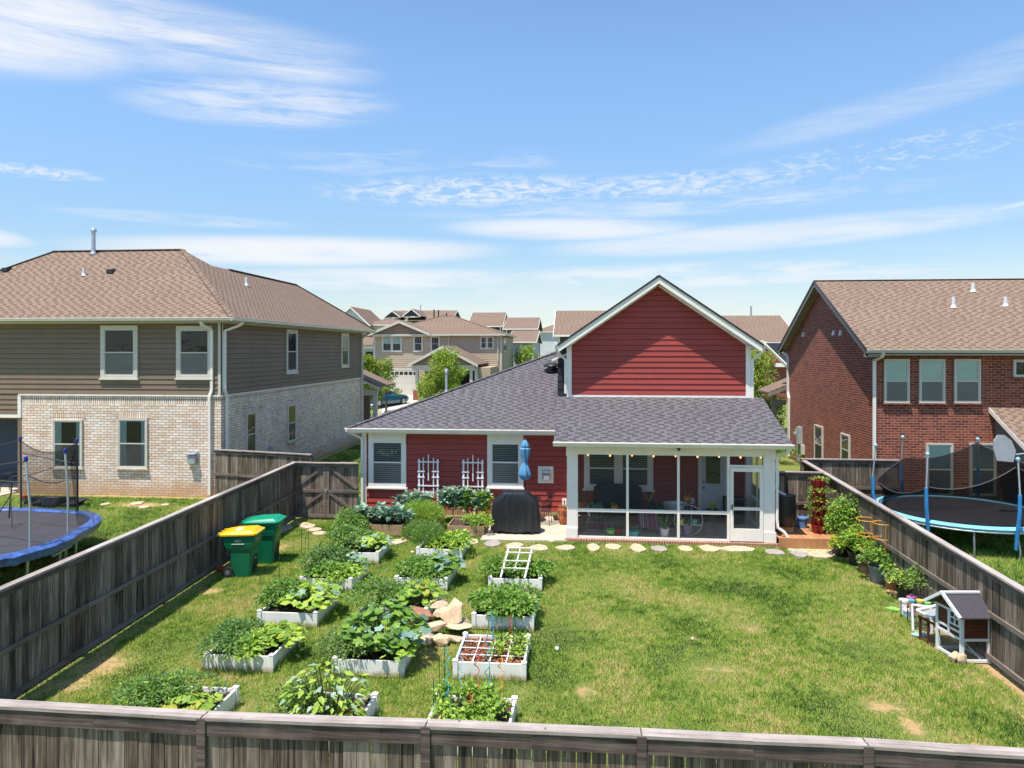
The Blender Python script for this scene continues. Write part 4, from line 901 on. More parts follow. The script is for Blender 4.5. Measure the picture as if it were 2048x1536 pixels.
for (x0, x1, y0_, y1) in ((1631, 1647, 851, 925), (1684, 1701, 868, 930)): wpx(rh, FW, ('X', QX), x0, x1, y0_, y1, case=.06, cmat='gutter_cream', up='shade_grey', low='dark_void', sill=False)
nq = Vector((0, -KR, 1))
for (px, py, h) in ((1907, 615, .42), (1946, 583, .36), (2011, 612, .36)): P = hit(px, py, (0, yq0, QE), nq); pipe(rh, P, .07, h, 'white_metal')
for (px, py) in ((1608, 669), (1669, 666), (1683, 666)):
    P = atX(px, py, QX); m = MB(); m.hexa([(P.x - .1, P.y - .08, P.z - .1), (P.x, P.y - .08, P.z - .1), (P.x, P.y + .08, P.z - .1), (P.x - .1, P.y + .08, P.z - .1)], [(P.x - .05, P.y - .08, P.z + .1), (P.x, P.y - .08, P.z + .1), (P.x, P.y + .08, P.z + .1), (P.x - .05, P.y + .08, P.z + .1)]); part('wall_vent', m, 'white_metal', rh)
P = atX(1600, 880, QX)
m = MB(); m.box(P.x - .16, P.x, P.y - .4, P.y - .0, P.z - .15, P.z + .65); part('meter_cabinet', m, 'meter_grey', rh)
m = MB(); m.box(P.x - .12, P.x, P.y + .08, P.y + .4, P.z + .1, P.z + .5); m.lathe([(.1, 0), (.1, .1)], (P.x - .14, P.y + .25, P.z + .25), 10); part('electric_meter', m, 'meter_grey', rh)
m = MB(); m.tube([(P.x - .06, P.y - .1, P.z - .1), (P.x - .06, P.y - .1, .05)], .035, 8); m.tube([(P.x - .06, P.y + .22, P.z + .1), (P.x - .06, P.y + .22, .05)], .03, 8); part('conduit', m, 'meter_grey', rh)
m = MB(); m.box(P.x - .12, P.x, P.y - .75, P.y - .5, P.z - .6, P.z - .15); part('cable_box', m, 'trim_cream', rh)
# rear covered patio, partly in view
A = atY(1990, 815, QY); m = MB(); ax = A.x; m.slab([(ax - .2, QY, A.z), (27, QY, A.z), (27, QY - 2.6, A.z - 1.35), (ax - .2, QY - 2.6, A.z - 1.35)], .08); part('patio_roof', m, 'shingle_brown', rh)
m = MB(); m.prism([(ax - .21, QY, A.z - .0), (ax - .21, QY - 2.6, A.z - 1.35), (ax - .21, QY - 2.6, A.z - 1.52), (ax - .21, QY, A.z - .17)], (.04, 0, 0)); part('patio_rake', m, 'trim_white', rh)
m = MB(); m.prism([(ax, QY, A.z - .2), (ax, QY - 2.3, A.z - 1.45), (ax, QY, A.z - 1.45)], (.04, 0, 0)); part('patio_gable', m, 'siding_grey', rh)
m = MB(); m.box(ax - .02, ax + .2, QY - 2.4, QY, A.z - 1.75, A.z - 1.45); m.box(ax - .02, 27, QY - 2.45, QY - 2.25, A.z - 1.75, A.z - 1.5); m.box(ax + 3.4, ax + 3.6, QY - 2.4, QY - 2.2, 0, A.z - 1.75); part('patio_beam', m, 'trim_grey', rh)
# front porch seen past the corner
m = MB(); qx = QX - .95; m.slab([(QX + 1.2, QD + .1, 4.2), (QX + 1.2, QD + 2.4, 4.2), (qx, QD + 2.4, 3.28), (qx, QD + .1, 3.28)], .07); part('front_porch_roof', m, 'shingle_brown', rh)
m = MB(); m.prism([(qx, QD + .08, 3.21), (QX + .1, QD + .08, 3.63), (QX + .1, QD + .08, 3.48), (qx, QD + .08, 3.05)], (0, .05, 0)); m.slab([(qx + .02, QD + .15, 3.18), (QX + .1, QD + .15, 3.6), (QX + .1, QD + 2.4, 3.6), (qx + .02, QD + 2.4, 3.18)], .02)
m.box(qx + .3, qx + .5, QD + .4, QD + .6, 0, 3.1); m.box(qx + .25, QX, QD + .35, QD + .6, 2.6, 2.85); part('front_porch_frame', m, 'trim_grey', rh)

# ================================================================== HOUSES ACROSS THE STREET AND BEYOND
def house(name, label, x0, x1, Y, dep, eave, ridge, wall, roofm, style='hip', group='houses across the street', ov=.4, gable=None, trim='trim_white', rot=0, rx=None):
    X0, X1 = atY(x0, 700, Y).x, atY(x1, 700, Y).x; z0 = float(tz(0, Y)) - .2; ze = atY((x0 + x1) / 2, eave, Y - ov).z
    cx = (X0 + X1) / 2; zr = atY((x0 + x1) / 2, ridge, Y + dep / 2).z; W = X1 - X0
    t = thing(name, label, 'house', (cx, Y, z0), group); m = MB()
    m.box(X0 + .02, X1 - .02, Y + .02, Y + dep, z0, ze - .05)
    if style == 'gx': m.prism([(X0 + .02, Y + .02, ze - .05), (X0 + .02, Y + dep, ze - .05), (X0 + .02, Y + dep / 2, zr - .12)], (W - .04, 0, 0))
    if style == 'gy': m.prism([(X0 + .02, Y + .02, ze - .05), (X1 - .02, Y + .02, ze - .05), (cx, Y + .02, zr - .12)], (0, dep - .04, 0))
    part('wall', m, wall, t)
    if wall.startswith('siding'):
        m = MB(); lap(m, south(0, Y), z0 + .2, ze - .15, lambda z: X0 + .1, lambda z: X1 - .1, .2); lap(m, east(X1, 0), z0 + .2, ze - .15, lambda z: Y + .1, lambda z: Y + dep - .1, .2); part('cladding', m, wall, t)
    m = MB(); k = (zr - ze) / (dep / 2 + ov)
    if style == 'hip':
        a, b, c = hip(m, X0 - ov, X1 + ov, Y - ov, Y + dep + ov, ze, k); ridges(m, [(a, b), (b, c[1]), (a, c[0])], .3)
    elif style == 'gx':
        m.slab([(X0 - ov, Y - ov, ze), (X1 + ov, Y - ov, ze), (X1 + ov, Y + dep / 2, zr), (X0 - ov, Y + dep / 2, zr)], .12); m.slab([(X0 - ov, Y + dep / 2, zr), (X1 + ov, Y + dep / 2, zr), (X1 + ov, Y + dep + ov, ze), (X0 - ov, Y + dep + ov, ze)], .12)
    else:
        k = (zr - ze) / (W / 2 + ov)
        m.slab([(X0 - ov, Y - ov, ze), (cx, Y - ov, zr), (cx, Y + dep, zr), (X0 - ov, Y + dep, ze)], .12); m.slab([(cx, Y - ov, zr), (X1 + ov, Y - ov, ze), (X1 + ov, Y + dep, ze), (cx, Y + dep, zr)], .12)
    part('roof', m, roofm, t)
    m = MB(); m.box(X0 - .02, X0 + .12, Y - .03, Y + .1, z0, ze - .05); m.box(X1 - .12, X1 + .02, Y - .03, Y + .1, z0, ze - .05); m.box(X1 - .0, X1 + .03, Y + dep - .12, Y + dep, z0, ze - .05)
    if style in ('hip', 'gx'): m.box(X0 - ov, X1 + ov, Y - ov - .08, Y - ov - .005, ze - .16, ze - .01); m.box(X0 - ov, X1 + ov, Y - ov, Y, ze - .17, ze - .145)
    if style == 'hip': m.box(X1 + ov + .005, X1 + ov + .08, Y - ov, Y + dep + ov, ze - .16, ze - .01)
    if style == 'gx':
        for xx in (X0 - ov - .04, X1 + ov): 
            for ya, yb in ((Y - ov, Y + dep / 2), (Y + dep + ov, Y + dep / 2)): m.prism([(xx, ya, ze - .02), (xx, yb, zr - .02), (xx, yb, zr - .3), (xx, ya, ze - .3)], (.04, 0, 0))
    if style == 'gy':
        for xa, xb in ((X0 - ov, cx), (X1 + ov, cx)): m.prism([(xa, Y - ov - .04, ze - .02), (xb, Y - ov - .04, zr - .02), (xb, Y - ov - .04, zr - .32), (xa, Y - ov - .04, ze - .32)], (0, .04, 0))
    part('trim', m, trim, t)
    return t
def front_gable(t, x0, x1, Y, eave, apex, roofm, fill, trim='trim_white', back=3.5, ov=.35):
    "a gable facing the camera, with its own roof running back"
    A, B = atY(x0, eave, Y), atY(x1, eave, Y); C = atY((x0 + x1) / 2, apex, Y); m = MB()
    m.slab([(A.x, Y - ov, A.z), (C.x, Y - ov, C.z), (C.x, Y + back, C.z), (A.x, Y + back, A.z)], .1); m.slab([(C.x, Y - ov, C.z), (B.x, Y - ov, A.z), (B.x, Y + back, A.z), (C.x, Y + back, C.z)], .1); part('gable_roof', m, roofm, t)
    m = MB(); m.prism([(A.x + .3, Y - .06, A.z - .1), (B.x - .3, Y - .06, A.z - .1), (C.x, Y - .06, C.z - .22)], (0, .08, 0)); part('gable_panel', m, fill, t)
    m = MB(); 
    for P in (A, B): m.prism([(P.x, Y - ov - .04, A.z - .02), (C.x, Y - ov - .04, C.z - .02), (C.x, Y - ov - .04, C.z - .26), (P.x, Y - ov - .04, A.z - .26)], (0, .04, 0))
    m.box(A.x + .35, B.x - .35, Y - .1, Y - .0, A.z - .3, A.z - .1); part('gable_trim', m, trim, t)
    return A, B, C
h1 = house('beige_house', 'beige two-storey house with a garage door behind the parked car', 748, 1003, 67, 11, 668, 632, 'siding_beige', 'shingle_brown', trim='trim_cream')
front_gable(h1, 738, 862, 66.7, 667, 641, 'shingle_brown', 'shake_tan', 'trim_cream', 5)
F1 = south(0, 67)
wpx(h1, F1, ('Y', 67), 764, 804, 670, 703, case=.12, cmat='trim_cream', up='shade_green', low='interior_wall', twin=True, mull=2)
wpx(h1, F1, ('Y', 67), 827, 846, 671, 703, case=.12, cmat='trim_cream', up='dark_void', low='interior_wall', mull=2)
wpx(h1, F1, ('Y', 67), 861, 880, 672, 703, case=.12, cmat='trim_cream', up='dark_void', low='interior_wall', mull=2)
wpx(h1, F1, ('Y', 67), 960, 988, 672, 698, case=.12, cmat='trim_cream', up='dark_void', low='interior_wall', twin=True, mull=2)
wpx(h1, east(atY(1003, 700, 67).x, 0), ('X', atY(1003, 700, 67).x), 1006, 1012, 676, 703, case=.1, cmat='trim_cream', up='dark_void', low='interior_wall')
G0, G1 = atY(762, 745, 67), atY(835, 745, 67); m = MB(); zg = float(tz(0, 67)); m.fbox(F1, G0.x, G1.x, zg, zg + 2.35, 0, .04)
for i in range(1, 4): m.fbox(F1, G0.x, G1.x, zg + i * .585 - .01, zg + i * .585 + .01, .04, .05)
gd = part('garage_door', m, 'trim_cream', h1); m = MB()
for i in range(8):
    xx = G0.x + (G1.x - G0.x) * (i + .5) / 8; m.fbox(F1, xx - .17, xx + .17, zg + 1.92, zg + 2.2, .04, .05)
part('pane', m, 'dark_void', gd); m = MB(); m.fbox(F1, G0.x - .12, G0.x, zg, zg + 2.5, 0, .06); m.fbox(F1, G1.x, G1.x + .12, zg, zg + 2.5, 0, .06); m.fbox(F1, G0.x, G1.x, zg + 2.35, zg + 2.5, 0, .06); part('door_casing', m, 'trim_cream', gd)
A, B, C = front_gable(h1, 817, 957, 60.5, 728, 691, 'shingle_brown', 'shake_tan', 'trim_cream', 6.5)
m = MB()
for px in (833, 942, 952): X = atY(px, 700, 60.5).x; m.box(X - .12, X + .12, 60.55, 60.8, 1.0, A.z - .25)
m.box(A.x + .3, B.x - .3, 60.5, 60.75, A.z - .55, A.z - .2); part('porch_column', m, 'trim_cream', h1)
X = atY(833, 700, 60.5).x; m = MB(); m.box(X - .28, X + .28, 60.4, 60.95, .9, 2.0); part('brick_pier', m, 'brick_red', h1)
m = MB(); m.box(atY(950, 700, 61).x, atY(980, 700, 61).x, 61.2, 67, 1, A.z - .3); part('side_wing', m, 'siding_beige', h1)
m = MB(); m.box(A.x + .6, B.x - .6, 64.2, 64.4, 1, A.z - .3); part('porch_shade_panel', m, 'dark_void', h1)  # near-black sheet standing in for the shade inside the porch
for px, py in ((868, 627), (877, 628), (893, 634)): P = atY(px, py, 72.6); pipe(h1, P - Vector((0, 0, .3)), .07, .7, 'black_plastic', boot=False)
spout(h1, [atY(902, 669, 66.5), atY(897, 676, 66.9), atY(896, 720, 66.9)], 'gutter_cream', .1); spout(h1, [atY(1003, 669, 66.5), atY(996, 676, 66.9), atY(996, 722, 66.9)], 'gutter_cream', .1)

h2 = house('white_house', 'white two-storey house with brown roof behind the beige house', 700, 830, 108, 14, 649, 633, 'siding_white', 'shingle_brown')
front_gable(h2, 662, 742, 106, 651, 613, 'shingle_brown', 'siding_white', back=10)
wpx(h2, south(0, 108), ('Y', 108), 730, 741, 655, 674, case=.15, up='dark_void', low='dark_void', mull=1)
m = MB(); P = atY(690, 690, 100); Q = atY(745, 690, 100); zz = P.z; m.slab([(P.x, 100, zz), (Q.x, 100, zz), (Q.x - 2, 108, zz + 1.6), (P.x, 108, zz + 1.6)], .12); part('porch_roof', m, 'shingle_brown', h2)
m = MB()
for px in (713, 722): X = atY(px, 700, 100).x; m.box(X - .2, X + .2, 100.3, 100.6, 2, zz - .1)
m.box(P.x, Q.x, 100.3, 100.5, zz - .5, zz - .1); part('porch_column', m, 'trim_white', h2)
m = MB(); X = atY(735, 700, 107).x; m.box(X - .5, X + .5, 107.9, 107.98, 3, 5.1); part('front_door', m, 'dark_void', h2)
for px in (713, 722): P = atY(px, 634, 113); pipe(h2, P - Vector((0, 0, .4)), .12, .9, 'white_metal', boot=False)

h3 = house('slate_house', 'far house with twin slate gables and brown roof', 770, 900, 150, 14, 640, 621, 'siding_slate', 'shingle_brown', 'gx')
front_gable(h3, 768, 802, 147, 634, 621, 'shingle_brown', 'siding_slate', back=9); front_gable(h3, 805, 842, 146, 632, 617, 'shingle_brown', 'siding_slate', back=9)
P = atY(841, 622, 156); pipe(h3, P, .12, 1.2, 'galv', boot=False, cap=1.5)
h4 = house('dark_gable_house', 'far house with a dark slate gable end behind the beige roof', 940, 1001, 118, 11, 652, 625, 'siding_slate', 'shingle_brown', 'gx')
h5 = house('grey_green_house', 'far house with grey green gable end above the lilac house', 1012, 1070, 100, 12, 657, 635, 'siding_grey', 'shingle_brown', 'gx')
h6 = house('lilac_house', 'small pale lilac house with a white-edged gable', 1022, 1066, 84, 12, 683, 661, 'siding_lilac', 'shingle_brown', 'gx')
h7 = house('far_white_house', 'distant white house with brown roof behind the lilac gable', 1072, 1160, 135, 12, 663, 640, 'siding_white', 'shingle_brown', 'hip')
h8 = house('charcoal_house', 'charcoal sided house with brown roof right behind the red gable', 1117, 1330, 58, 11, 669, 621, 'siding_charcoal', 'shingle_brown', 'gx')
h9 = house('blue_gable_house', 'brick house with slate blue gable between the red house and the brick house', 1430, 1590, 62, 12, 684, 631, 'brick_red', 'shingle_brown', 'gx')
wpx(h9, south(0, 62), ('Y', 62), 1494, 1514, 690, 727, case=.12, up='shade_green', low='interior_wall')
m = MB(); A, B = atY(1513, 692, 62), atY(1522, 728, 62); m.fbox(south(0, 62), A.x, B.x, B.z, A.z, 0, .05); part('shutter', m, 'siding_slate', h9)
m = MB(); A, B = atY(1532, 686, 60.5), atY(1575, 735, 60.5); m.box(A.x, B.x, 60.5, 62.1, B.z, A.z); part('slate_bay', m, 'siding_slate', h9)
m = MB(); A, B = atY(1522, 682, 59.8), atY(1574, 732, 59.8); m.bar(A, B, .1, .35, up=(0, -1, .5)); part('bay_rake', m, 'trim_white', h9)
m = MB(); A, B = atY(1525, 690, 60.3), atY(1575, 790, 60.3); m.prism([(A.x, 60.3, A.z - .3), (A.x, 60.3, B.z - 2), (B.x + .8, 60.3, B.z - 2), (B.x + .8, 60.3, atY(1574, 740, 60.3).z), ], (0, .3, 0)); part('brick_front', m, 'brick_red', h9)
P = atY(1502, 632, 68); pipe(h9, P - Vector((0, 0, .2)), .09, 1.1, 'galv', boot=False); P = atY(1556, 730, 59.9); m = MB(); m.box(P.x - .2, P.x + 1, 59.7, 60.2, P.z - .15, P.z + .15); part('sill_shelf', m, 'trim_white', h9)

# ================================================================== FENCES
def fence(name, label, P0, P1, h0, h1, side, rails=(.18, .92), cap=True, fascia=False, post_every=2.4, post_side=None, pw=.14, gap=.006, posts=None, parent_group='wooden fences', sag=0, top_rail=True, capw=.14):
    """pickets from P0 to P1; side = +1 puts the rails to the left of the walking direction"""
    P0, P1 = Vector((P0[0], P0[1], 0)), Vector((P1[0], P1[1], 0)); L = (P1 - P0).length; d = (P1 - P0) / L; nrm = Vector((-d.y, d.x, 0)) * side
    F = Fr(P0, d, nrm); t = thing(name, label, 'fence', P0, parent_group)
    H = lambda a: h0 + (h1 - h0) * a / L + sag * 4 * (a / L) * (a / L - 1)
    m = MB(); a = 0; rr = random.Random(int(abs(P0.x * 100 + P1.y * 10)))
    while a < L - .03:
        b = min(a + pw, L); j = rr.uniform(-.006, .006); c0 = -.022 + rr.uniform(-.003, .003); ja = rr.uniform(0, .004)
        ha, hb = H(a), H(b)
        m.hexa([F.p(a + ja, .03, c0 + .02), F.p(b - gap + ja, .03, c0 + .02), F.p(b - gap + ja, .03, c0), F.p(a + ja, .03, c0)],
               [F.p(a + ja, ha - .03 + j, c0 + .02), F.p(b - gap + ja, hb - .03 + j, c0 + .02), F.p(b - gap + ja, hb - .03 + j, c0), F.p(a + ja, ha - .03 + j, c0)]); a = b
    part('picket_panel', m, 'fence_wood', t)
    def rail(z, hh, th, mat, nm, c=.0, segs=None):
        n = max(1, int(round(L / 2.4))); m = MB()
        for i in range(n):
            a, b = L * i / n, L * (i + 1) / n - .006; za = z if z < 1.3 else H(a) - z + 10; zb = z if z < 1.3 else H(b) - z + 10
            m.hexa([F.p(a, za - hh, c + th), F.p(b, zb - hh, c + th), F.p(b, zb - hh, c), F.p(a, za - hh, c)], [F.p(a, za, c + th), F.p(b, zb, c + th), F.p(b, zb, c), F.p(a, za, c)])
        return part(nm, m, mat, t)
    for z in rails: rail(z, .085, .04, 'fence_rail', 'rail', .001)
    if top_rail: rail(10.02, .095, .035, 'fence_fascia', 'rail', .001)
    if cap:
        n = max(1, int(round(L / 2.44))); m = MB()
        for i in range(n):
            a, b = L * i / n, L * (i + 1) / n - .005; za, zb = H(a) - .018 + rr.uniform(-.004, .004), H(b) - .018 + rr.uniform(-.004, .004)
            m.hexa([F.p(a, za, .06), F.p(b, zb, .06), F.p(b, zb, .06 - capw), F.p(a, za, .06 - capw)], [F.p(a, za + .035, .06), F.p(b, zb + .035, .06), F.p(b, zb + .035, .06 - capw), F.p(a, za + .035, .06 - capw)])
        part('cap_rail', m, 'fence_cap' if abs(d.y) > .5 else 'fence_cap_long', t)
    n = max(1, int(round(L / post_every))); s = -1 if post_side is None else post_side
    for i in range(n + 1):
        a = min(L - .05, max(.05, L * i / n)); m = MB(); c = -.025 if s < 0 else .001
        m.fbox(F, a - .045, a + .045, 0, H(a) - .05, c + (s * .09 if s < 0 else 0), c + (0 if s < 0 else .09)); part('post', m, 'fence_wood', t)
    return t, F, L, H
LF0, LF1 = (-8.62, 6.95), (-9.17, 22.5)
fence('wooden_fence', 'long grey picket fence beside the two wheeled bins, running to the double gate', LF0, LF1, 1.83, 1.83, -1)
RF0, RF1 = (6.95, 6.95), (7.16, 24.4)
fence('wooden_fence', 'long grey picket fence beside the potted plants and the hutch', RF0, RF1, 1.50, 1.83, 1)
fence('wooden_fence', 'grey picket fence closing the gap between screened porch and potted shrubs', (5.42, 22.3), (7.13, 22.3), 1.80, 1.80, -1, rails=(.18, .92))
fence('wooden_fence', 'brown newer picket fence joining the white brick house to the boundary', (-13.2, 25.0), (-9.25, 24.1), 1.84, 1.84, -1, rails=(.2, 1.0))
fence('wooden_fence', 'dark picket fence joining the red brick house corner to the boundary', (7.2, 24.8), (10.3, 24.8), 1.83, 1.83, -1, rails=(.2, .95))
fence('wooden_fence', 'short grey fence run between the double gate and the red house corner', (-7.72, 22.52), (-7.3, 22.52), 1.83, 1.83, -1, post_every=3)
# double gate
g0, g1 = -9.12, -7.74
gate = thing('double_gate', 'grey wooden double gate with diagonal braces beside the red house', 'gate', ((g0 + g1) / 2, 22.5, 0))
xL, xR = atY(588, 1000, 22.5).x, atY(717, 1000, 22.5).x; xm = (atY(653, 1000, 22.5).x)
for (a, b, s) in ((xL, xm - .01, 1), (xm + .01, xR, -1)):
    F = south(0, 22.5); m = MB(); x = a
    while x < b - .02: y = min(x + .14, b); m.fbox(F, x, y - .005, .06, 1.80 + random.uniform(-.01, .01), -.025, -.003); x = y
    lf = part('gate_leaf', m, 'fence_wood', gate)
    m = MB(); m.fbox(F, a, b, 1.70, 1.80, -.0, .04); m.fbox(F, a, b, .88, .97, 0, .04); m.fbox(F, a, b, .08, .18, 0, .04); m.fbox(F, a, a + .09, .18, 1.70, 0, .038) if s < 0 else m.fbox(F, b - .09, b, .18, 1.70, 0, .038)
    part('gate_frame', m, 'fence_rail', lf); m = MB()
    for z0, z1 in ((.97, 1.70), (.18, .88)):
        p = F.p(a + .05, z0 + .05, .02) if s > 0 else F.p(b - .05, z0 + .05, .02); q = F.p(b - .12, z1 - .03, .02) if s > 0 else F.p(a + .12, z1 - .03, .02)
        m.bar(p, q, .035, .085, up=(0, 0, 1))
    part('brace', m, 'fence_rail', lf)
m = MB(); m.bar((xL, 22.46, 1.83), (xR, 22.46, 1.83), .14, .03); part('cap_rail', m, 'fence_cap_long', gate)
m = MB(); m.box(xm - .05, xm + .05, 22.43, 22.46, .93, .99); m.tube([(xm - .02, 22.42, 1.0), (xm + .02, 22.42, .85)], .012, 6); part('latch', m, 'galv', gate)
# back fence, seen from outside
pxs = [(-360, 1383), (-20, 1397), (405, 1421), (852, 1437), (1283, 1456), (1735, 1476), (2085, 1498), (2480, 1530)]
pst = [atY(px, 1450, 6.95).x for px, _ in pxs]; hz = [atY(px, py + 1, 7.07).z for px, py in pxs]
bf = thing('wooden_fence', 'grey back fence with flat top board and square posts, nearest of all the fences', 'fence', (0, 6.95, 0), 'wooden fences')
rr = random.Random(5); FB = south(0, 6.95)
m = MB(); x = pst[0]
while x < pst[-1]:
    i = max(k for k in range(len(pst)) if pst[k] <= x + 1e-6); i = min(i, len(pst) - 2); tt = (x - pst[i]) / (pst[i + 1] - pst[i]); h = hz[i] + (hz[i + 1] - hz[i]) * tt - .05
    w = .135 + rr.uniform(-.004, .004); j = rr.uniform(-.003, .003); m.fbox(FB, x, x + w, .03, h, -.035 + j, -.015 + j); x += w + rr.uniform(.004, .012)
part('picket_panel', m, 'fence_wood', bf)
for i in range(len(pst) - 1):
    a, b, ha, hb = pst[i] + .048, pst[i + 1] - .048, hz[i], hz[i + 1]; sg = rr.uniform(-.008, .004); mid = (a + b) / 2; hm = (ha + hb) / 2 + sg
    def board(p, q, hp, hq, z0, z1, c0, c1, m): m.hexa([FB.p(p, hp + z0, c1), FB.p(q, hq + z0, c1), FB.p(q, hq + z0, c0), FB.p(p, hp + z0, c0)], [FB.p(p, hp + z1, c1), FB.p(q, hq + z1, c1), FB.p(q, hq + z1, c0), FB.p(p, hp + z1, c0)])
    m = MB(); board(a, mid, ha, hm, -.175, -.022, -.012, .02, m); board(mid, b, hm, hb, -.175, -.022, -.012, .02, m); part('fascia_board', m, 'fence_fascia', bf)
    m = MB(); board(a - .04, mid, ha, hm, -.02, .012, -.035, .035, m); board(mid, b + .04, hm, hb, -.02, .012, -.035, .035, m)
    board(a - .04, mid, ha, hm, -.03, .004, -.125, -.045, m); board(mid, b + .04, hm, hb, -.03, .004, -.125, -.045, m); part('cap_rail', m, 'fence_cap_long', bf)
    for z in (.9, .2):
        m = MB(); m.fbox(FB, a, b, z, z + .085, -.075, -.04); part('rail', m, 'fence_rail', bf)
for x, h in zip(pst, hz):
    m = MB(); m.fbox(FB, x - .045, x + .045, 0, h + .0, -.055, .038); part('post', m, 'fence_fascia', bf)

# ================================================================== RAISED BEDS
bed0 = thing('raised_bed', '', 'raised bed', (0, 0, 0), 'white vinyl raised beds'); S = .6; BH = .28
for k in range(4):
    q = Matrix.Rotation(k * math.pi / 2, 3, 'Z'); m = MB()
    for z in (.0, .135): m.box(-S + .05, S - .05, -S + .01, -S + .045, z + .005, z + .135)
    m.box(-S + .05, S - .05, -S + .015, -S + .04, 0, BH - .012)
    m.v = [tuple(q @ Vector(p)) for p in m.v]; part('side_panel', m, 'vinyl_white', bed0, local=True)
    m = MB(); m.box(-S - .01, -S + .07, -S - .01, -S + .07, 0, BH + .02); m.add([(-S - .015, -S - .015, BH + .02), (-S + .075, -S - .015, BH + .02), (-S + .075, -S + .075, BH + .02), (-S - .015, -S + .075, BH + .02), (-S + .03, -S + .03, BH + .05)], [(0, 1, 4), (1, 2, 4), (2, 3, 4), (3, 0, 4), (3, 2, 1, 0)])
    m.v = [tuple(q @ Vector(p)) for p in m.v]; part('corner_post', m, 'vinyl_white', bed0, local=True)
m = MB(); n = 14
for i in range(n):
    for j in range(n):
        a = lambda i, j: (-S + .04 + (2 * S - .08) * i / n, -S + .04 + (2 * S - .08) * j / n, .2 + .018 * math.sin(i * 2.1 + j * 1.3) + .012 * math.sin(j * 3.7))
        m.quad(a(i, j), a(i + 1, j), a(i + 1, j + 1), a(i, j + 1))
part('soil', m, 'soil', bed0, local=True)
BED = {}
beds = [('A1', 'white raised bed with yellow-green squash, closest to back fence, nearer the bins'), ('A2', 'white raised bed of beans in front of the pepper and pale squash bed'), ('A3', 'white raised bed with dark pepper bush and pale broad squash leaves'),
        ('A4', 'white raised bed with thin green stakes, straight in front of the wheeled bins'), ('A5', 'small-looking white raised bed with pale squash near the cauliflower box'),
        ('B1', 'white raised bed with broad heart-shaped leaves cut off by the back fence'), ('B2', 'white raised bed with big dark squash beside the rock pile'), ('B3', 'white raised bed behind the rock pile with a yellowing squash leaf'),
        ('B4', 'white raised bed with blue-green cabbage leaves, in the middle row'), ('B5', 'white raised bed with onion tops, closest to the paving by the grill'),
        ('C1', 'white raised bed with spiral stakes and pepper seedlings at the back fence'), ('C2', 'nearly empty white raised bed with mulch and a string grid'), ('C3', 'white raised bed packed with glossy bean plants'), ('C4', 'white raised bed with a ladder trellis leaning over it')]
cor = {'A1': None, 'A2': (543, 1347), 'A3': (633, 1256), 'A4': (703, 1184), 'A5': (755, 1128), 'B1': None, 'B2': (805, 1357), 'B3': (855, 1247), 'B4': (895, 1183), 'B5': (925, 1121), 'C1': None, 'C2': (1050, 1363), 'C3': (1068, 1263), 'C4': (1083, 1184)}
P = at(477, 1372, .3); Q = at(754, 1384, .3); T = at(1033, 1392, .3)
back = {'A1': P, 'B1': Q, 'C1': T}
for i, (k, lab) in enumerate(beds):
    b = bed0 if i == 0 else copy_tree(bed0)
    if cor[k]: c = at(cor[k][0], cor[k][1]); x, y = c.x - S, c.y + S
    else: c = back[k]; x, y = c.x - S, c.y - S
    b.location = (x, y, 0); b['label'] = lab; BED[k] = (x, y); b.rotation_euler = (0, 0, R(random.uniform(-1.5, 1.5)))
# ---------------------------------------------------------------- plants
PG = 'vegetable plants in the raised beds'
def stems(c, n, h, r, parent, mat='stem_green', th=.006):
    m = MB()
    for i in range(n):
        t = random.uniform(0, 6.28); q = random.uniform(.2, 1) * r; p1 = Vector(c) + Vector((math.cos(t) * q, math.sin(t) * q, h * random.uniform(.6, .95)))
        mid = (Vector(c) + p1) / 2 + Vector((0, 0, h * .12)); m.tube([Vector(c) - Vector((0, 0, .05)), mid, p1], [th * 1.5, th, th * .6], 5, False)
    return part('stem', m, mat, parent)
def bush(name, label, cat, c, rx, ry, h, n, L, mats, kind='kite', group=PG, up=.6, stemmat='stem_green', probs=None, lumps=5, parent=None, foot=.04):
    t = parent or thing(name, label, cat, c, group); c = np.array(c)
    if group == PG and parent is None: rx, ry, h, n, L, lumps = rx * 1.03, ry * 1.12, h * .95, int(n * 1.6), L * .93, lumps + 5; c = (c[0], c[1] - .07, c[2])
    lc = rng.uniform(-.68, .68, (lumps, 2)) * [rx, ry]; lh = rng.uniform(.5, 1.0, lumps); lh[0] = 1; lc[0] = 0; lr = rng.uniform(.50, .78, lumps)
    which = rng.integers(0, lumps, n); d = rdir(n); d[:, 2] = np.abs(d[:, 2]) * 1.0 - .25
    rad = rng.uniform(.35, 1.0, n) ** .45; off = d * rad[:, None] * np.stack([lr[which] * rx, lr[which] * ry, lr[which] * h * .66], 1)
    base = np.stack([lc[which, 0], lc[which, 1], (lh[which] * h * .52)], 1); P = base + off
    P[:, 2] = np.maximum(P[:, 2], foot * h * rng.uniform(.5, 1.5, n)); P += c
    D = d * [1, 1, .35] + rdir(n) * .55 + [0, 0, -.1]; Nn = rdir(n) * .55 + [0, 0, up] + d * .35
    S_ = L * rng.uniform(.55, 1.2, n); mats = mats if isinstance(mats, (list, tuple)) else [mats]
    idx = None if len(mats) == 1 else rng.choice(len(mats), n, p=probs)
    leaves('foliage', kind, P, D, Nn, S_, mats, t, idx)
    if parent is None: stems(tuple(c), 7, h * .8, min(rx, ry) * .75, t, stemmat)
    return t
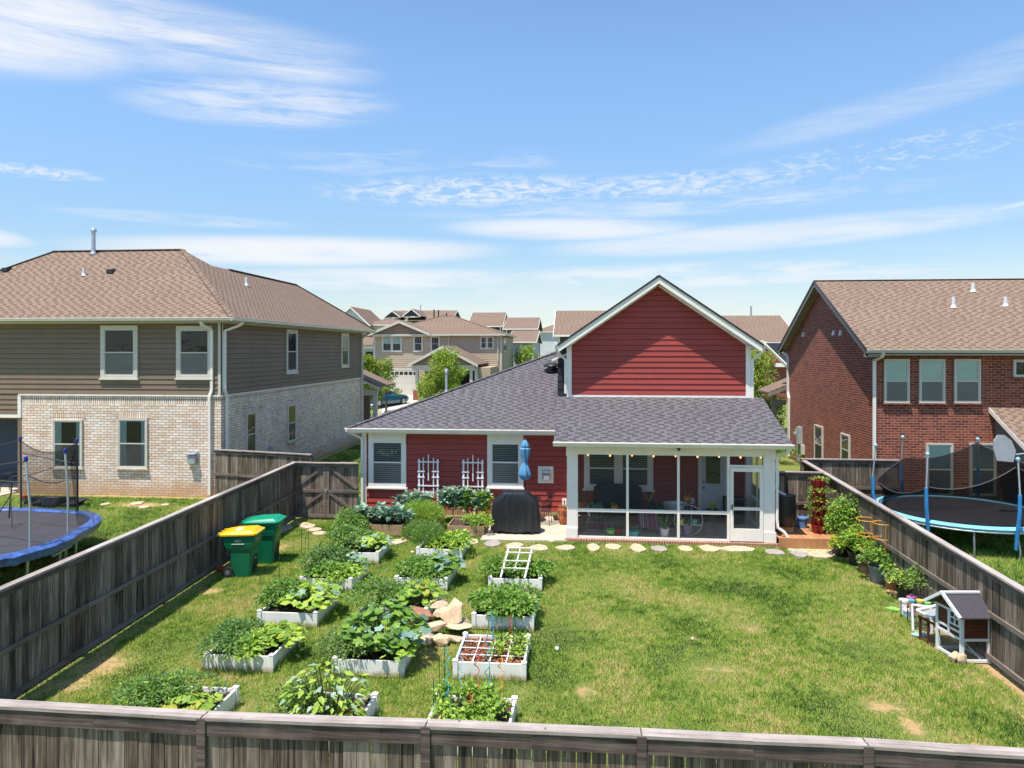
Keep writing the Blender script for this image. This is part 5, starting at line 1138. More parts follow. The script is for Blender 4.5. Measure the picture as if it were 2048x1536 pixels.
def squash(name, label, c, r, h, n, L, mats, cat='squash plant', kind='lobed', probs=None, group=PG):
    t = thing(name, label, cat, c, group); c_ = np.array(c); m = MB()
    r, h, n, L = r * 1.12, h * 1.0, int(n * 2.0), L * .86
    a = rng.uniform(0, 2 * np.pi, n); q = r * np.sqrt(rng.uniform(.02, 1, n)); z = h * (1 - .5 * (q / r) ** 1.6) * rng.uniform(.62, 1.08, n)
    P = c_ + np.stack([np.cos(a) * q, np.sin(a) * q - .06, z], 1); D = np.stack([np.cos(a), np.sin(a), -.25 + 0 * a], 1) + rdir(n) * .5
    Nn = np.stack([np.cos(a) * .45, np.sin(a) * .45, 1 + 0 * a], 1) + rdir(n) * .38; S_ = L * rng.uniform(.6, 1.15, n)
    mats = mats if isinstance(mats, (list, tuple)) else [mats]; idx = None if len(mats) == 1 else rng.choice(len(mats), n, p=probs)
    Rm = frames(D, Nn); leaves('foliage', kind, P - Rm[:, :, 0] * S_[:, None] * .3, D, Nn, S_, mats, t, idx)
    for i in range(0, n, 2):
        b = Vector(c) + Vector((math.cos(a[i]), math.sin(a[i]), 0)) * q[i] * .35; m.tube([b, (b + Vector(P[i])) / 2 + Vector((0, 0, .03)), Vector(P[i]) - Vector((0, 0, .01))], [.009, .007, .005], 5, False)
    part('stem', m, 'stem_green', t); return t
def rosette(name, label, c, r, h, n, L, mats, group, heads=1, cat='cabbage plant'):
    t = thing(name, label, cat, c, group); P = []; D = []; N_ = []; S_ = []
    for k in range(heads):
        hx, hy = (rng.uniform(-r, r), rng.uniform(-r, r) * .6) if heads > 1 else (0, 0)
        for i in range(n):
            a = i * 2.4 + rng.uniform(-.3, .3); e = rng.uniform(.15, 1.25); d = np.array([math.cos(a) * math.cos(e), math.sin(a) * math.cos(e), math.sin(e)])
            P.append(np.array(c) + [hx, hy, h * rng.uniform(.15, .75)] + d * L * .05); D.append(d); N_.append(np.array([-math.cos(a) * .6, -math.sin(a) * .6, 1]) + rng.normal(size=3) * .12); S_.append(L * rng.uniform(.7, 1.15))
    n_ = len(P); mats = mats if isinstance(mats, (list, tuple)) else [mats]; idx = None if len(mats) == 1 else rng.integers(0, len(mats), n_)
    leaves('foliage', 'blade', np.array(P), np.array(D), np.array(N_), np.array(S_), mats, t, idx)
    stems(c, 5, h, r * .5, t, th=.012); return t
def feathery(name, label, c, rx, ry, h, n, L, mats, group=PG, cat='carrot tops'):
    t = thing(name, label, cat, c, group); a = rng.uniform(0, 6.28, n); q = np.sqrt(rng.uniform(0, 1, n)); z = h * rng.uniform(.15, 1, n) * (1 - .45 * q ** 2)
    P = np.array(c) + np.stack([np.cos(a) * q * rx, np.sin(a) * q * ry, z], 1); D = np.stack([np.cos(a) * .7, np.sin(a) * .7, .6 + 0 * a], 1) + rdir(n) * .8
    mats = mats if isinstance(mats, (list, tuple)) else [mats]; idx = None if len(mats) == 1 else rng.integers(0, len(mats), n)
    leaves('foliage', 'feather', P, D, rdir(n) + [0, 0, .5], L * rng.uniform(.5, 1.3, n), mats, t, idx); stems(c, 10, h * .8, min(rx, ry) * .8, t, th=.004); return t
def bp(k, fx, fy, z=.2): x, y = BED[k]; return (x + fx * S, y + fy * S, z)
bush('tomato_plant', 'dark leafy tomato plant beside the yellow squash nearest the back fence', 'tomato plant', bp('A1', -.75, .35), .62, .55, .42, 1500, .085, ['leaf_dark', 'leaf_mid', 'leaf_tomato'])
squash('squash_plant', 'yellowing squash plant in the bed nearest the back fence and the bins', bp('A1', .35, -.05), .42, .26, 46, .16, ['leaf_light', 'leaf_yellow', 'leaf_mid'], probs=[.5, .25, .25])
bush('tomato_plant', 'sprawling tomato plant spilling over the corner post of its white bed', 'tomato plant', bp('A2', -.6, .05), .42, .55, .50, 1500, .085, ['leaf_dark', 'leaf_tomato'])
bush('bean_plant', 'bright yellow-green bean plants in the middle of a white bed', 'bean plant', bp('A2', .15, .0), .34, .52, .34, 650, .13, ['leaf_light', 'leaf_mid'], 'simple')
squash('squash_plant', 'light green squash plant beside the bright beans', bp('A2', .75, .30), .40, .36, 44, .19, ['leaf_light', 'leaf_mid', 'leaf_yellow'], probs=[.6, .3, .1])
bush('pepper_plant', 'dark compact pepper bush beside the pale broad squash leaves', 'pepper plant', bp('A3', -.62, .1), .46, .55, .62, 1500, .085, ['leaf_dark', 'leaf_dark', 'leaf_mid'])
squash('squash_plant', 'pale green squash plant with the broadest leaves, beside the dark pepper bush', bp('A3', .42, .15), .58, .46, 80, .22, ['leaf_light', 'leaf_mid', 'leaf_grey'], probs=[.62, .2, .18])
bush('tomato_plant', 'staked tomato plant on the bin side of its white bed', 'tomato plant', bp('A4', -.55, .45), .44, .5, .75, 1400, .085, ['leaf_tomato', 'leaf_dark'])
bush('bean_plant', 'dark bean plants hanging over the front board of the staked bed', 'bean plant', bp('A4', -.2, -.35), .42, .36, .38, 750, .115, ['leaf_dark', 'leaf_mid'], 'simple')
bush('bean_plant', 'yellow-green beans at the corner of the staked bed', 'bean plant', bp('A4', .45, -.2), .38, .45, .36, 620, .125, ['leaf_light', 'leaf_mid'], 'simple')
squash('squash_plant', 'grey-green squash plant at the back of the staked bed', bp('A4', .35, .65), .42, .42, 40, .19, ['leaf_grey', 'leaf_mid'])
bush('tomato_plant', 'dense tomato plant between the staked bed and the pale squash', 'tomato plant', bp('A5', -.75, .15), .52, .6, .72, 1900, .085, ['leaf_dark', 'leaf_tomato', 'leaf_mid'])
squash('squash_plant', 'pale squash plant in front of the cauliflower box', bp('A5', .55, .1), .50, .46, 60, .20, ['leaf_light', 'leaf_grey', 'leaf_mid'], probs=[.5, .3, .2])
bush('tomato_plant', 'tall tomato plant in front of the cauliflower box, nearest the gate', 'tomato plant', tuple(at(705, 1066)), .55, .5, .95, 1800, .085, ['leaf_tomato', 'leaf_mid'])
bush('bush_bean', 'low dark bush beans between the tall tomato and the pale squash', 'bean plant', tuple(at(722, 1090)), .5, .4, .55, 1000, .10, ['leaf_dark', 'leaf_mid'], 'simple')
squash('sunflower_seedling', 'tall pale plant with heart-shaped leaves, cut off by the back fence', bp('B1', .05, .1), .55, .78, 90, .17, ['leaf_light', 'leaf_grey', 'leaf_mid'], 'sunflower', 'simple', [.55, .3, .15])
bush('tomato_plant', 'low weedy tomato plant spilling beside the heart-shaped leaves', 'tomato plant', bp('B1', -.85, .35), .45, .5, .38, 900, .075, ['leaf_mid', 'leaf_weed'])
squash('squash_plant', 'small yellow and red-tinged squash at the corner near the back fence', bp('B1', .75, -.15), .26, .22, 22, .13, ['leaf_yellow', 'leaf_light'])
squash('squash_plant', 'large dark green squash plant beside the rock pile', bp('B2', .15, .35), .72, .78, 150, .21, ['leaf_mid', 'leaf_dark', 'leaf_blue'], probs=[.5, .35, .15])
squash('squash_plant', 'bright lobed squash at the front corner beside the rock pile', bp('B2', .62, -.45), .34, .42, 34, .20, ['leaf_light', 'leaf_mid'])
bush('tomato_plant', 'pale small-leaved tomato plant spilling over the front of the big squash bed', 'tomato plant', bp('B2', -.62, -.35), .5, .45, .50, 1500, .07, ['leaf_tomato', 'leaf_weed'])
bush('tomato_plant', 'small-leaved tomato plant behind the big dark squash', 'tomato plant', bp('B3', -.72, .05), .52, .6, .58, 1700, .08, ['leaf_tomato', 'leaf_dark', 'leaf_mid'])
squash('squash_plant', 'upright squash with a yellow leaf behind the rock pile', bp('B3', .5, .0), .48, .50, 56, .20, ['leaf_mid', 'leaf_light', 'leaf_yellow'], probs=[.6, .28, .12])
bush('pepper_plant', 'leafy pepper bushes beside the blue-green cabbage', 'pepper plant', bp('B4', -.35, .0), .62, .58, .48, 1700, .085, ['leaf_dark', 'leaf_mid'])
squash('cabbage_plant', 'blue-green broad-leaved cabbage at the corner of its white bed', bp('B4', .62, .1), .45, .52, 50, .24, ['leaf_blue', 'leaf_mid'], 'cabbage plant')
feathery('onion_plant', 'thin onion and herb tops beside the paving stones', bp('B5', -.75, .2), .42, .55, .62, 2600, .12, ['leaf_dark', 'leaf_mid', 'leaf_tomato'], cat='onion plant')
bush('lettuce_plant', 'light leafy greens in the bed closest to the grill', 'lettuce plant', bp('B5', .35, .05), .46, .5, .44, 700, .13, ['leaf_mid', 'leaf_light'], 'simple')
for i, (fx, fy, h) in enumerate(((-.7, .6, .5), (-.15, .7, .55), (.4, .65, .5), (-.6, -.05, .42), (0.05, .0, .4), (.6, .15, .45), (-.3, -.6, .35), (.45, -.5, .35))):
    bush('pepper_plant', ['slim pepper plant by the first green stake near the back fence', 'tallest slim pepper plant behind the red spiral stake', 'slim pepper plant at the far corner of the spiral stake bed', 'pepper plant wound by the turquoise spiral stake', 'pepper plant between two spiral stakes', 'pepper plant beside the pair of green stakes', 'low pepper plant almost hidden by the fence top', 'low bright pepper plant at the fence corner of the spiral bed'][i], 'pepper plant', bp('C1', fx, fy), .15, .15, h, 120, .10, ['leaf_mid', 'leaf_light'], 'simple')
bush('bean_plant', 'mass of glossy dark green bean plants filling a white bed', 'bean plant', bp('C3', .02, .08), .64, .62, .50, 2300, .115, ['leaf_dark', 'leaf_mid', 'leaf_mid'], 'simple', lumps=9)
bush('pepper_plant', 'dark pepper bush at one side of the ladder trellis', 'pepper plant', bp('C4', -.68, .1), .38, .48, .52, 1000, .09, ['leaf_dark', 'leaf_mid'])
bush('bean_plant', 'climbing beans under and beside the ladder trellis', 'bean plant', bp('C4', .45, .1), .50, .5, .40, 1000, .10, ['leaf_mid', 'leaf_dark'], 'simple')
for i, (fx, fy, h) in enumerate(((.18, .55, .3), (.72, .55, .38), (.16, -.25, .34), (.72, -.1, .3))):
    bush('tomato_seedling', ['small seedling at the far middle of the mulched grid', 'small seedling by the tall stake at the far corner of the mulched grid', 'bright small seedling at the near middle of the mulched grid', 'small seedling by the short stake of the mulched grid'][i], 'seedling', bp('C2', fx, fy), .13, .13, h, 70, .09, ['leaf_light', 'leaf_mid'], 'simple', lumps=3)
# mulch surface and string grid of the near-empty bed
x, y = BED['C2']; m = MB(); r2 = random.Random(3)
for i in range(1500):
    a, b = x + r2.uniform(-.53, .53), y + r2.uniform(-.53, .53); w = r2.uniform(.012, .035); an = r2.uniform(0, 3.14); ca, sa = math.cos(an) * w, math.sin(an) * w; z = .215 + r2.uniform(0, .03)
    m.quad((a - ca, b - sa, z), (a + sa * .4, b - ca * .4, z + .008), (a + ca, b + sa, z + r2.uniform(-.01, .015)), (a - sa * .4, b + ca * .4, z))
basic('bark_chip', (.36, .13, .055), .9, .3, 30, isl=.55); ob = top('mulch', m, 'bark_chip', 'red-brown bark mulch filling the string grid bed', 'mulch', kind='stuff')
m = MB()
for i in range(1, 4): m.bar((x - .56 + i * .28, y - .55, .262), (x - .56 + i * .28, y + .55, .262), .02, .008)
for i in range(1, 4): m.bar((x - .55, y - .56 + i * .28, .271), (x + .55, y - .56 + i * .28, .271), .02, .008)
top('planting_grid', m, 'white_paint', 'white square string grid laid across the mulched bed', 'planting grid')
# stakes
def stake(p, h, lab, mat='stake_green', r=.008, lean=0, grp='green plant stakes', nm='plant_stake'):
    m = MB(); m.tube([Vector(p), Vector(p) + Vector((lean, 0, h))], [r, r * .7], 6); return top(nm, m, mat, lab, 'plant stake', grp)
def spiral(p, h, lab, mat):
    m = MB(); n = 44; pts = []
    for i in range(n):
        u = i / (n - 1); w = .035 * min(1, u * 6) * (1 if u < .93 else .3); pts.append((p[0] + w * math.cos(u * 31), p[1] + w * math.sin(u * 31), p[2] + u * h))
    m.tube(pts, .0075, 5); return top('spiral_stake', m, mat, lab, 'spiral stake', 'spiral plant stakes', smooth=True)
SL = ['thin green stake nearest the bins', 'thin green stake behind the one nearest the bins', 'green stake leaning beside its twin at the staked bed', 'green stake at the back of the staked bed', 'lone short green stake on the lawn by the bins', 'lone taller green stake on the lawn by the bins']
for i, (px, py, h, ln) in enumerate(((603, 1140, 1.05, 0), (608, 1135, .8, .05), (617, 1133, .95, 0), (668, 1050, 1.15, 0), (522, 1172, .35, 0), (559, 1163, .62, 0))): stake(at(px, py), h, SL[i], lean=ln)
for i, (fx, fy, h) in enumerate(((.05, .3, .75), (.2, .45, .9), (.6, .5, .82), (.62, -.2, .8))): stake(bp('C2', fx, fy, .15), h, ['shorter green stake in the mulched bed', 'tallest green stake in the middle of the mulched bed', 'tall green stake at the far corner of the mulched bed', 'green stake at the near side of the mulched bed'][i])
for i, (fx, fy, h) in enumerate(((-.95, .35, .55), (-.9, .8, .75), (.35, .8, .7), (.5, .5, .6), (-.8, .95, .85))): stake(bp('C1', fx, fy, .15), h, ['shortest green stake outside the spiral stake bed', 'green stake at the far post of the spiral stake bed', 'green stake behind the seedlings of the spiral bed', 'green stake beside the orange spiral', 'tallest green stake at the far post of the spiral stake bed'][i])
for i, (fx, fy, h, mt) in enumerate(((-.62, .25, 1.05, 'spiral_teal'), (-.35, .65, .9, 'skyblue'), (.05, .7, .95, 'spiral_red'), (.32, .6, 1.15, 'spiral_teal'), (.62, .8, .9, 'cage_orange'), (.0, -.1, .5, 'spiral_red'))): spiral(bp('C1', fx, fy, .15), h, ['turquoise spiral stake by the fence post', 'pale blue spiral stake beside the turquoise one', 'long red spiral stake in front of the mulched bed', 'tall turquoise spiral stake in front of the mulched bed', 'orange spiral stake by the empty bed corner', 'short red spiral stake low among the peppers'][i], mt)
for i, (fx, fy, h, mt) in enumerate(((-.15, .8, .6, 'spiral_teal'), (.42, .75, .55, 'spiral_red'))): spiral(bp('C2', fx, fy, .15), h, ['turquoise spiral stake standing in the mulched bed', 'small red spiral stake standing in the mulched bed'][i], mt)
# leaning ladder trellis
x, y = BED['C4']; m = MB(); b0, b1, t0, t1 = Vector((x - .28, y - .60, .46)), Vector((x + .26, y - .60, .46)), Vector((x - .24, y + .36, .70)), Vector((x + .32, y + .36, .70))
tr = thing('ladder_trellis', 'weathered white wooden ladder trellis leaning over a bed', 'trellis', (x, y, .2))
for a, b in ((b0, t0), (b1, t1)): k = MB(); k.bar(a - (b - a) * .3, b + (b - a) * .06, .04, .03); part('rail', k, 'trellis_wood', tr)
for u in (.08, .4, .78, 1.0): k = MB(); a, b = b0.lerp(t0, u), b1.lerp(t1, u); e = (b - a) * .08; k.bar(a - e + Vector((0, -.02, .02)), b + e + Vector((0, -.02, .02)), .055, .02); part('rung', k, 'trellis_wood', tr)
k = MB(); k.bar((b0 + b1) / 2, (t0 + t1) / 2, .03, .02); part('rail', k, 'trellis_wood', tr)
# cedar boxes along the house
def cedar_box(lab, x0, x1, y0, y1, h):
    t = thing('cedar_box', lab, 'raised bed', ((x0 + x1) / 2, (y0 + y1) / 2, 0), 'cedar planter boxes')
    for (a, b, c, d) in ((x0, x1, y0, y0 + .03), (x0, x1, y1 - .03, y1), (x0, x0 + .03, y0 + .03, y1 - .03), (x1 - .03, x1, y0 + .03, y1 - .03)):
        m = MB(); m.box(a, b, c, d, 0, h / 2 - .004); m.box(a, b, c, d, h / 2 + .002, h); part('side_board', m, 'cedar', t)
    m = MB(); m.box(x0 + .03, x1 - .03, y0 + .03, y1 - .03, 0, h - .05); part('soil', m, 'soil', t); return t
w1, w1b = at(752, 1070), at(805, 1070); cedar_box('cedar planter box with blue-green cauliflower under the first window', w1.x - .5, w1b.x, w1.y, w1.y + .95, .3)
w2, w2b = at(905, 1072), at(968, 1072); cedar_box('pale cedar planter box with tall collards beside the grill', w2.x - .15, w2b.x, w2.y, w2.y + 1.0, .3)
w3, w3b = at(812, 1062), at(880, 1062); cedar_box('cedar planter box hidden under feathery carrot tops', w3.x, w3b.x, w3.y, w3.y + .8, .25)
CG = 'leafy plants along the red house wall'
rosette('cauliflower_plant', 'blue-green cauliflower leaves under the first window, nearest the gate', (w1.x - .2, w1.y + .45, .25), .5, .36, 26, .34, ['leaf_blue', 'leaf_grey'], CG, 7, 'cauliflower plant')
rosette('cauliflower_plant', 'blue-green cauliflower leaves beside the carrot tops', (w1.x + .55, w1.y + .42, .25), .45, .36, 26, .34, ['leaf_blue', 'leaf_grey'], CG, 7, 'cauliflower plant')
P = at(838, 1030); rosette('collard_plant', 'pale collard plant in front of the first white trellis', (P.x, 22.75, .2), .6, .72, 30, .28, ['leaf_grey', 'leaf_blue'], CG, 10, 'collard plant')
P = at(912, 1035); rosette('collard_plant', 'tall pale collard plant between the two white trellises', (P.x, 22.7, .25), .42, .85, 32, .28, ['leaf_grey', 'leaf_blue'], CG, 10, 'collard plant')
P = at(950, 1045); rosette('collard_plant', 'tall collard plant beside the black grill cover', (P.x + .05, 22.6, .25), .38, .8, 32, .28, ['leaf_grey', 'leaf_mid'], CG, 10, 'collard plant')
feathery('carrot_plant', 'bright feathery carrot tops in front of the first trellis', (w3.x + .4, w3.y + .3, .2), .70, .45, .68, 4800, .12, ['leaf_light', 'leaf_mid'], CG)
feathery('dill_plant', 'darker feathery herb standing in front of the bright carrot tops', tuple(at(842, 1080)), .5, .35, .55, 3000, .13, ['leaf_tomato', 'leaf_mid'], CG, 'herb plant')
bush('parsley_plant', 'parsley spilling from the pale cedar box', 'parsley plant', ((w2.x + w2b.x) / 2 + .1, w2.y + .25, .25), .5, .3, .42, 1100, .08, ['leaf_mid', 'leaf_light'], group=CG)
rosette('collard_seedling', 'low dark collards between the cauliflower and the wall', (at(850, 1042).x, 22.5, 0), .4, .35, 12, .3, ['leaf_blue', 'leaf_mid'], CG, 3, 'collard plant')
bush('vine_plant', 'yellow-green vine beside the umbrella pole at the wall', 'vine', tuple(atY(975, 1000, 23.3) - Vector((0, 0, 1.05))), .22, .15, 1.3, 130, .11, ['leaf_light', 'leaf_yellow'], 'simple', group=CG)
# white wall trellises
def wall_trellis(lab, px):
    X = atY(px, 960, 23.45).x; t = thing('wall_trellis', lab, 'trellis', (X, 23.45, 0), 'white wall trellises'); F = south(X, 23.45)
    for u, z0, z1 in ((-.31, .15, 1.85), (-.17, .6, 1.9), (.0, 1.15, 2.0), (.17, .6, 1.9), (.31, .15, 1.85)):
        m = MB(); w = .028 if abs(u) > .3 else .016; m.fbox(F, u - w, u + w, z0, z1, 0, .03); part('upright', m, 'trellis_white', t)
    for u0, u1, z in ((-.36, .36, 1.76), (-.36, -.12, 1.45), (.12, .36, 1.45), (-.36, -.12, 1.26), (.12, .36, 1.26), (-.36, .36, .98), (-.25, .25, .77)):
        m = MB(); m.fbox(F, u0, u1, z - .02, z + .02, .03, .045); part('crosspiece', m, 'trellis_white', t)
wall_trellis('white ladder-like trellis nearer the first window', 857); wall_trellis('white ladder-like trellis nearer the second window', 946)

# ================================================================== PATIO THINGS
def cover(lab, c, w, d, h):
    t = thing('grill', lab, 'grill', c); m = MB(); n = 220; rows = []
    prof = [(.06, 1.0, 0), (.35, .99, .3), (.7, .97, .7), (.80, .93, .9), (.93, .66, .5), (.975, .61, .3), (1.0, .56, .2)]
    for (zf, sf, wob) in prof:
        row = []
        for i in range(n):
            a = 2 * math.pi * i / n; e = 4.5; ca, sa = math.cos(a), math.sin(a); r_ = (abs(ca) ** e + abs(sa) ** e) ** (-1 / e)
            fold = (1 - zf) ** .6 * (.05 * abs(math.sin(a * 8.0 + .6 + math.sin(a * 3))) + .035 * math.sin(a * 23 + 2 * math.sin(a * 2))) + .006 * math.sin(a * 31)
            q = r_ * (1 + fold * 1.3)
            row.append((c[0] + ca * q * w / 2 * sf, c[1] + sa * q * d / 2 * (sf if sf > .9 else sf + .25), c[2] + zf * h + (.02 * math.sin(a * 5) if zf < .1 else 0)))
        rows.append(row)
    for r_ in rows: m.v += r_
    for i in range(len(rows) - 1):
        for j in range(n): m.f.append((i * n + j, i * n + (j + 1) % n, (i + 1) * n + (j + 1) % n, (i + 1) * n + j))
    m.f.append(tuple((len(rows) - 1) * n + j for j in range(n)))
    part('cover', m, 'grill_cover', t, smooth=True)
    for dx in (-.42, .38):
        for dy in (-.2, .2): m = MB(); m.tube([(c[0] + dx * w - .0, c[1] + dy - .02, c[2] + .05), (c[0] + dx * w, c[1] + dy + .03, c[2] + .05)], .055, 12); part('wheel', m, 'black_plastic', t, smooth=True)
    return t
P = at(1030, 1068, .05); cover('grill under a black fabric cover on the patio', (P.x, P.y + .25, .05), 1.34, .60, 1.20)
# closed umbrella
P = at(1047, 1050, .05); ux, uy = P.x, P.y + .55; um = thing('patio_umbrella', 'closed light blue patio umbrella behind the covered grill', 'umbrella', (ux, uy, .05))
m = MB(); m.tube([(ux, uy, .05), (ux, uy, 2.62)], .02, 10); m.lathe([(0, .06), (.02, .04), (.022, 0)], (ux, uy, 2.6), 8); part('pole', m, 'umber', um, smooth=True)
m = MB(); m.lathe([(.25, 0), (.25, .05), (.05, .09), (.03, .3)], (ux, uy, .05), 16); part('base', m, 'black_plastic', um, smooth=True)
m = MB(); m.lathe([(.10, 1.35), (.17, 1.46), (.19, 1.52), (.13, 1.72), (.075, 1.86), (.07, 1.92), (.125, 2.1), (.15, 2.25), (.155, 2.33), (.10, 2.36), (.13, 2.42), (.06, 2.56), (.01, 2.62)], (ux, uy, 0), 42, wob=.16); part('canopy', m, 'umbrella_blue', um, smooth=True)
# mesh chair and round table
P = at(1088, 1048, .05); cxh, cyh = P.x, P.y; ch = thing('patio_chair', 'dark wire mesh armchair behind the covered grill', 'chair', (cxh, cyh, .05))
m = MB(); m.lathe([(0, .44), (.2, .43), (.25, .46)], (cxh, cyh, .05), 18); part('seat', m, 'wire_mesh', ch)
m = MB(); pts = [(cxh + .27 * math.cos(a), cyh + .27 * math.sin(a), .05 + .62 + .30 * max(0, math.sin((a + 1.3) * 1.0)) ** 2) for a in np.linspace(-1.9, 1.9, 16)]; m.tube(pts, .012, 6); part('back_frame', m, 'black_metal', ch, smooth=True)
m = MB()
for a, b in zip(pts, pts[1:]): m.quad(a, b, (b[0] * .85 + cxh * .15, b[1] * .85 + cyh * .15, .49), (a[0] * .85 + cxh * .15, a[1] * .85 + cyh * .15, .49))
part('backrest', m, 'net_sparse', ch)
for a in (.6, 2.4, 3.9, 5.4): m = MB(); m.tube([(cxh + .22 * math.cos(a), cyh + .22 * math.sin(a), .5), (cxh + .26 * math.cos(a), cyh + .26 * math.sin(a), .25), (cxh + .28 * math.cos(a), cyh + .28 * math.sin(a), .05)], .011, 6); part('leg', m, 'black_metal', ch, smooth=True)
tb = thing('patio_table', 'round dark wire table behind the covered grill', 'table', (ux + .05, uy + .02, .05)); m = MB(); m.lathe([(.03, .70), (.42, .70), (.44, .715), (.42, .73), (.03, .73)], (ux + .08, uy, .05), 26); part('tabletop', m, 'black_metal', tb, smooth=True)
for a in (.8, 2.9, 5.0): m = MB(); m.tube([(ux + .08 + .34 * math.cos(a), uy + .34 * math.sin(a), .74), (ux + .08 + .38 * math.cos(a), uy + .38 * math.sin(a), .05)], .012, 6); part('leg', m, 'black_metal', tb)
# stacked strawberry jars at the porch post
P = at(1127, 1048, .05); jr = thing('strawberry_jar', 'terracotta strawberry jar with side pockets beside the porch post', 'plant pot', tuple(P), 'terracotta pots'); m = MB(); m.lathe([(.09, 0), (.14, .06), (.155, .2), (.13, .27), (.15, .33), (.16, .45), (.13, .53), (.15, .56), (.13, .56), (.11, .5)], P, 22)
for a in (3.6, 4.7, 5.8):
    for z in (.18, .4): m.lathe([(.0, -.02), (.04, 0), (.05, .05), (.04, .05)], P + Vector((.15 * math.cos(a), .15 * math.sin(a), z)), 8)
part('pot', m, 'terracotta', jr, smooth=True); bush('', '', '', tuple(P + Vector((0, 0, .5))), .14, .14, .12, 50, .05, ['leaf_mid', 'leaf_blue'], parent=jr)
P = at(1112, 1040, .05); sp = thing('succulent_pot', 'small dark pot with trailing succulent beside the strawberry jar', 'plant pot', tuple(P), 'terracotta pots'); m = MB(); m.lathe([(.07, 0), (.11, .14), (.12, .15), (.1, .15)], P, 16); part('pot', m, 'pot_brown', sp, smooth=True); bush('', '', '', tuple(P + Vector((0, 0, .13))), .16, .16, .16, 70, .06, ['leaf_mid', 'leaf_grey'], parent=sp)
# hose on the corner
P = atY(712, 1010, 23.3); m = MB(); pts = []
for i in range(60): a = i * .55; pts.append((P.x - .0 + .16 * math.cos(a), P.y - .12 - .0015 * i, P.z + .12 + .2 * math.sin(a)))
m.tube(pts, .016, 6); top('garden_hose', m, 'hose', 'coiled teal garden hose at the red house corner', 'hose', smooth=True)
m = MB(); q = P + Vector((.22, -.05, -.5)); m.tube([q, q + Vector((0, .03, 1.05))], .17, 22); 
# ---------------------------------------------------------------- bins
def bin_(lab, P, rz, lidmat, s=1.0, logo=False):
    t = thing('wheeled_bin', lab, 'wheeled bin', (P.x, P.y, 0), 'wheeled rubbish bins', rz)      # local: front towards +x
    def ring(z, x0, x1, w, ch=.05):
        return [(x0, -w + ch, z), (x0 + ch, -w, z), (x1 - ch, -w, z), (x1, -w + ch, z), (x1, w - ch, z), (x1 - ch, w, z), (x0 + ch, w, z), (x0, w - ch, z)]
    rows = [ring(.02, -.20, .25, .235), ring(.30, -.23, .275, .255), ring(.62, -.26, .30, .27), ring(.70, -.36, .33, .30), ring(.80, -.40, .36, .315), ring(.98, -.41, .37, .32), ring(1.0, -.43, .39, .335)]
    m = MB(); 
    for r_ in rows: m.v += [(x * s, y * s, z * s) for x, y, z in r_]
    for i in range(len(rows) - 1):
        for j in range(8): m.f.append((i * 8 + j, i * 8 + (j + 1) % 8, (i + 1) * 8 + (j + 1) % 8, (i + 1) * 8 + j))
    m.f.append(tuple(range(8))[::-1]); m.f.append(tuple(range(48, 56))); body = part('body', m, 'bin_green', t, local=True)
    m = MB(); m.box(.262 * s, .29 * s, -.12 * s, .12 * s, .12 * s, .58 * s); part('recess_shade_plate', m, 'dark_void', t, local=True)  # solid dark plate, paints the shade of a recess in the front
    lid = [ring(1.0, -.47, .43, .36, .06), ring(1.035, -.47, .43, .36, .06), ring(1.06, -.42, .38, .32, .06), ring(1.10, -.25, .33, .27, .07)]
    m = MB()
    for r_ in lid: m.v += [(x * s, y * s, (z + .02 * (x > 0)) * s) for x, y, z in r_]
    for i in range(3):
        for j in range(8): m.f.append((i * 8 + j, i * 8 + (j + 1) % 8, (i + 1) * 8 + (j + 1) % 8, (i + 1) * 8 + j))
    m.f.append(tuple(range(24, 32)))
    for yy in (-.2, .0, .2): m.box(-.53 * s, -.44 * s, (yy - .03) * s, (yy + .03) * s, 1.0 * s, 1.05 * s)
    l_ = part('lid', m, lidmat, t, local=True)
    m = MB(); m.tube([(-.52 * s, -.3 * s, 1.0 * s), (-.52 * s, .3 * s, 1.0 * s)], .018, 8); part('handle', m, 'bin_green', t, local=True)
    for yy in (-.29, .29):
        m = MB(); m.tube([(-.27 * s, (yy - .03) * s, .13 * s), (-.27 * s, (yy + .03) * s, .13 * s)], .13 * s, 22); w = part('wheel', m, 'tyre', t, smooth=True, local=True)
        m = MB(); m.tube([(-.27 * s, (yy - .035) * s, .13 * s), (-.27 * s, (yy + .035) * s, .13 * s)], .06 * s, 12); part('hub', m, 'grey_metal', w, local=True)
    return t, body, l_
def text(name, body, size, mat, parent, M, ex=.002):
    c = bpy.data.curves.new(name, 'FONT'); c.body = body; c.size = size; c.extrude = ex; c.align_x = 'CENTER'; c.align_y = 'CENTER'
    o = bpy.data.objects.new(name, c); link(o); dg = bpy.context.evaluated_depsgraph_get(); me = bpy.data.meshes.new_from_object(o.evaluated_get(dg)); bpy.data.objects.remove(o)
    me.transform(M); me.materials.clear(); me.materials.append(MT[mat]); o = link(bpy.data.objects.new(name, me)); o.parent = parent; return o
Pb = at(487, 1148); b1, bd1, ld1 = bin_('green wheeled bin with a bright yellow lid', Pb, R(6), 'lid_yellow', 1.0)
Mx = Matrix.Translation((-.02, -.3215, .87)) @ Matrix.Rotation(R(90), 4, 'X')
text('logo', 'W', .085, 'white_paint', bd1, Mx @ Matrix.Translation((-.03, .01, 0)) @ Matrix.Scale(1.3, 4, (1, 0, 0))); text('logo', 'M', .085, 'meter_grey', bd1, Mx @ Matrix.Translation((.06, .01, 0)))
m = MB(); m.box(-.17, .13, -.323, -.318, .80, .815); part('logo_line', m, 'white_paint', bd1, local=True)
m = MB(); m.box(-.14, .12, -.16, .10, 1.085, 1.108); part('lid_label', m, 'paper', ld1, local=True)
m = MB(); m.box(.34, .372, -.30, -.10, .88, .91); 
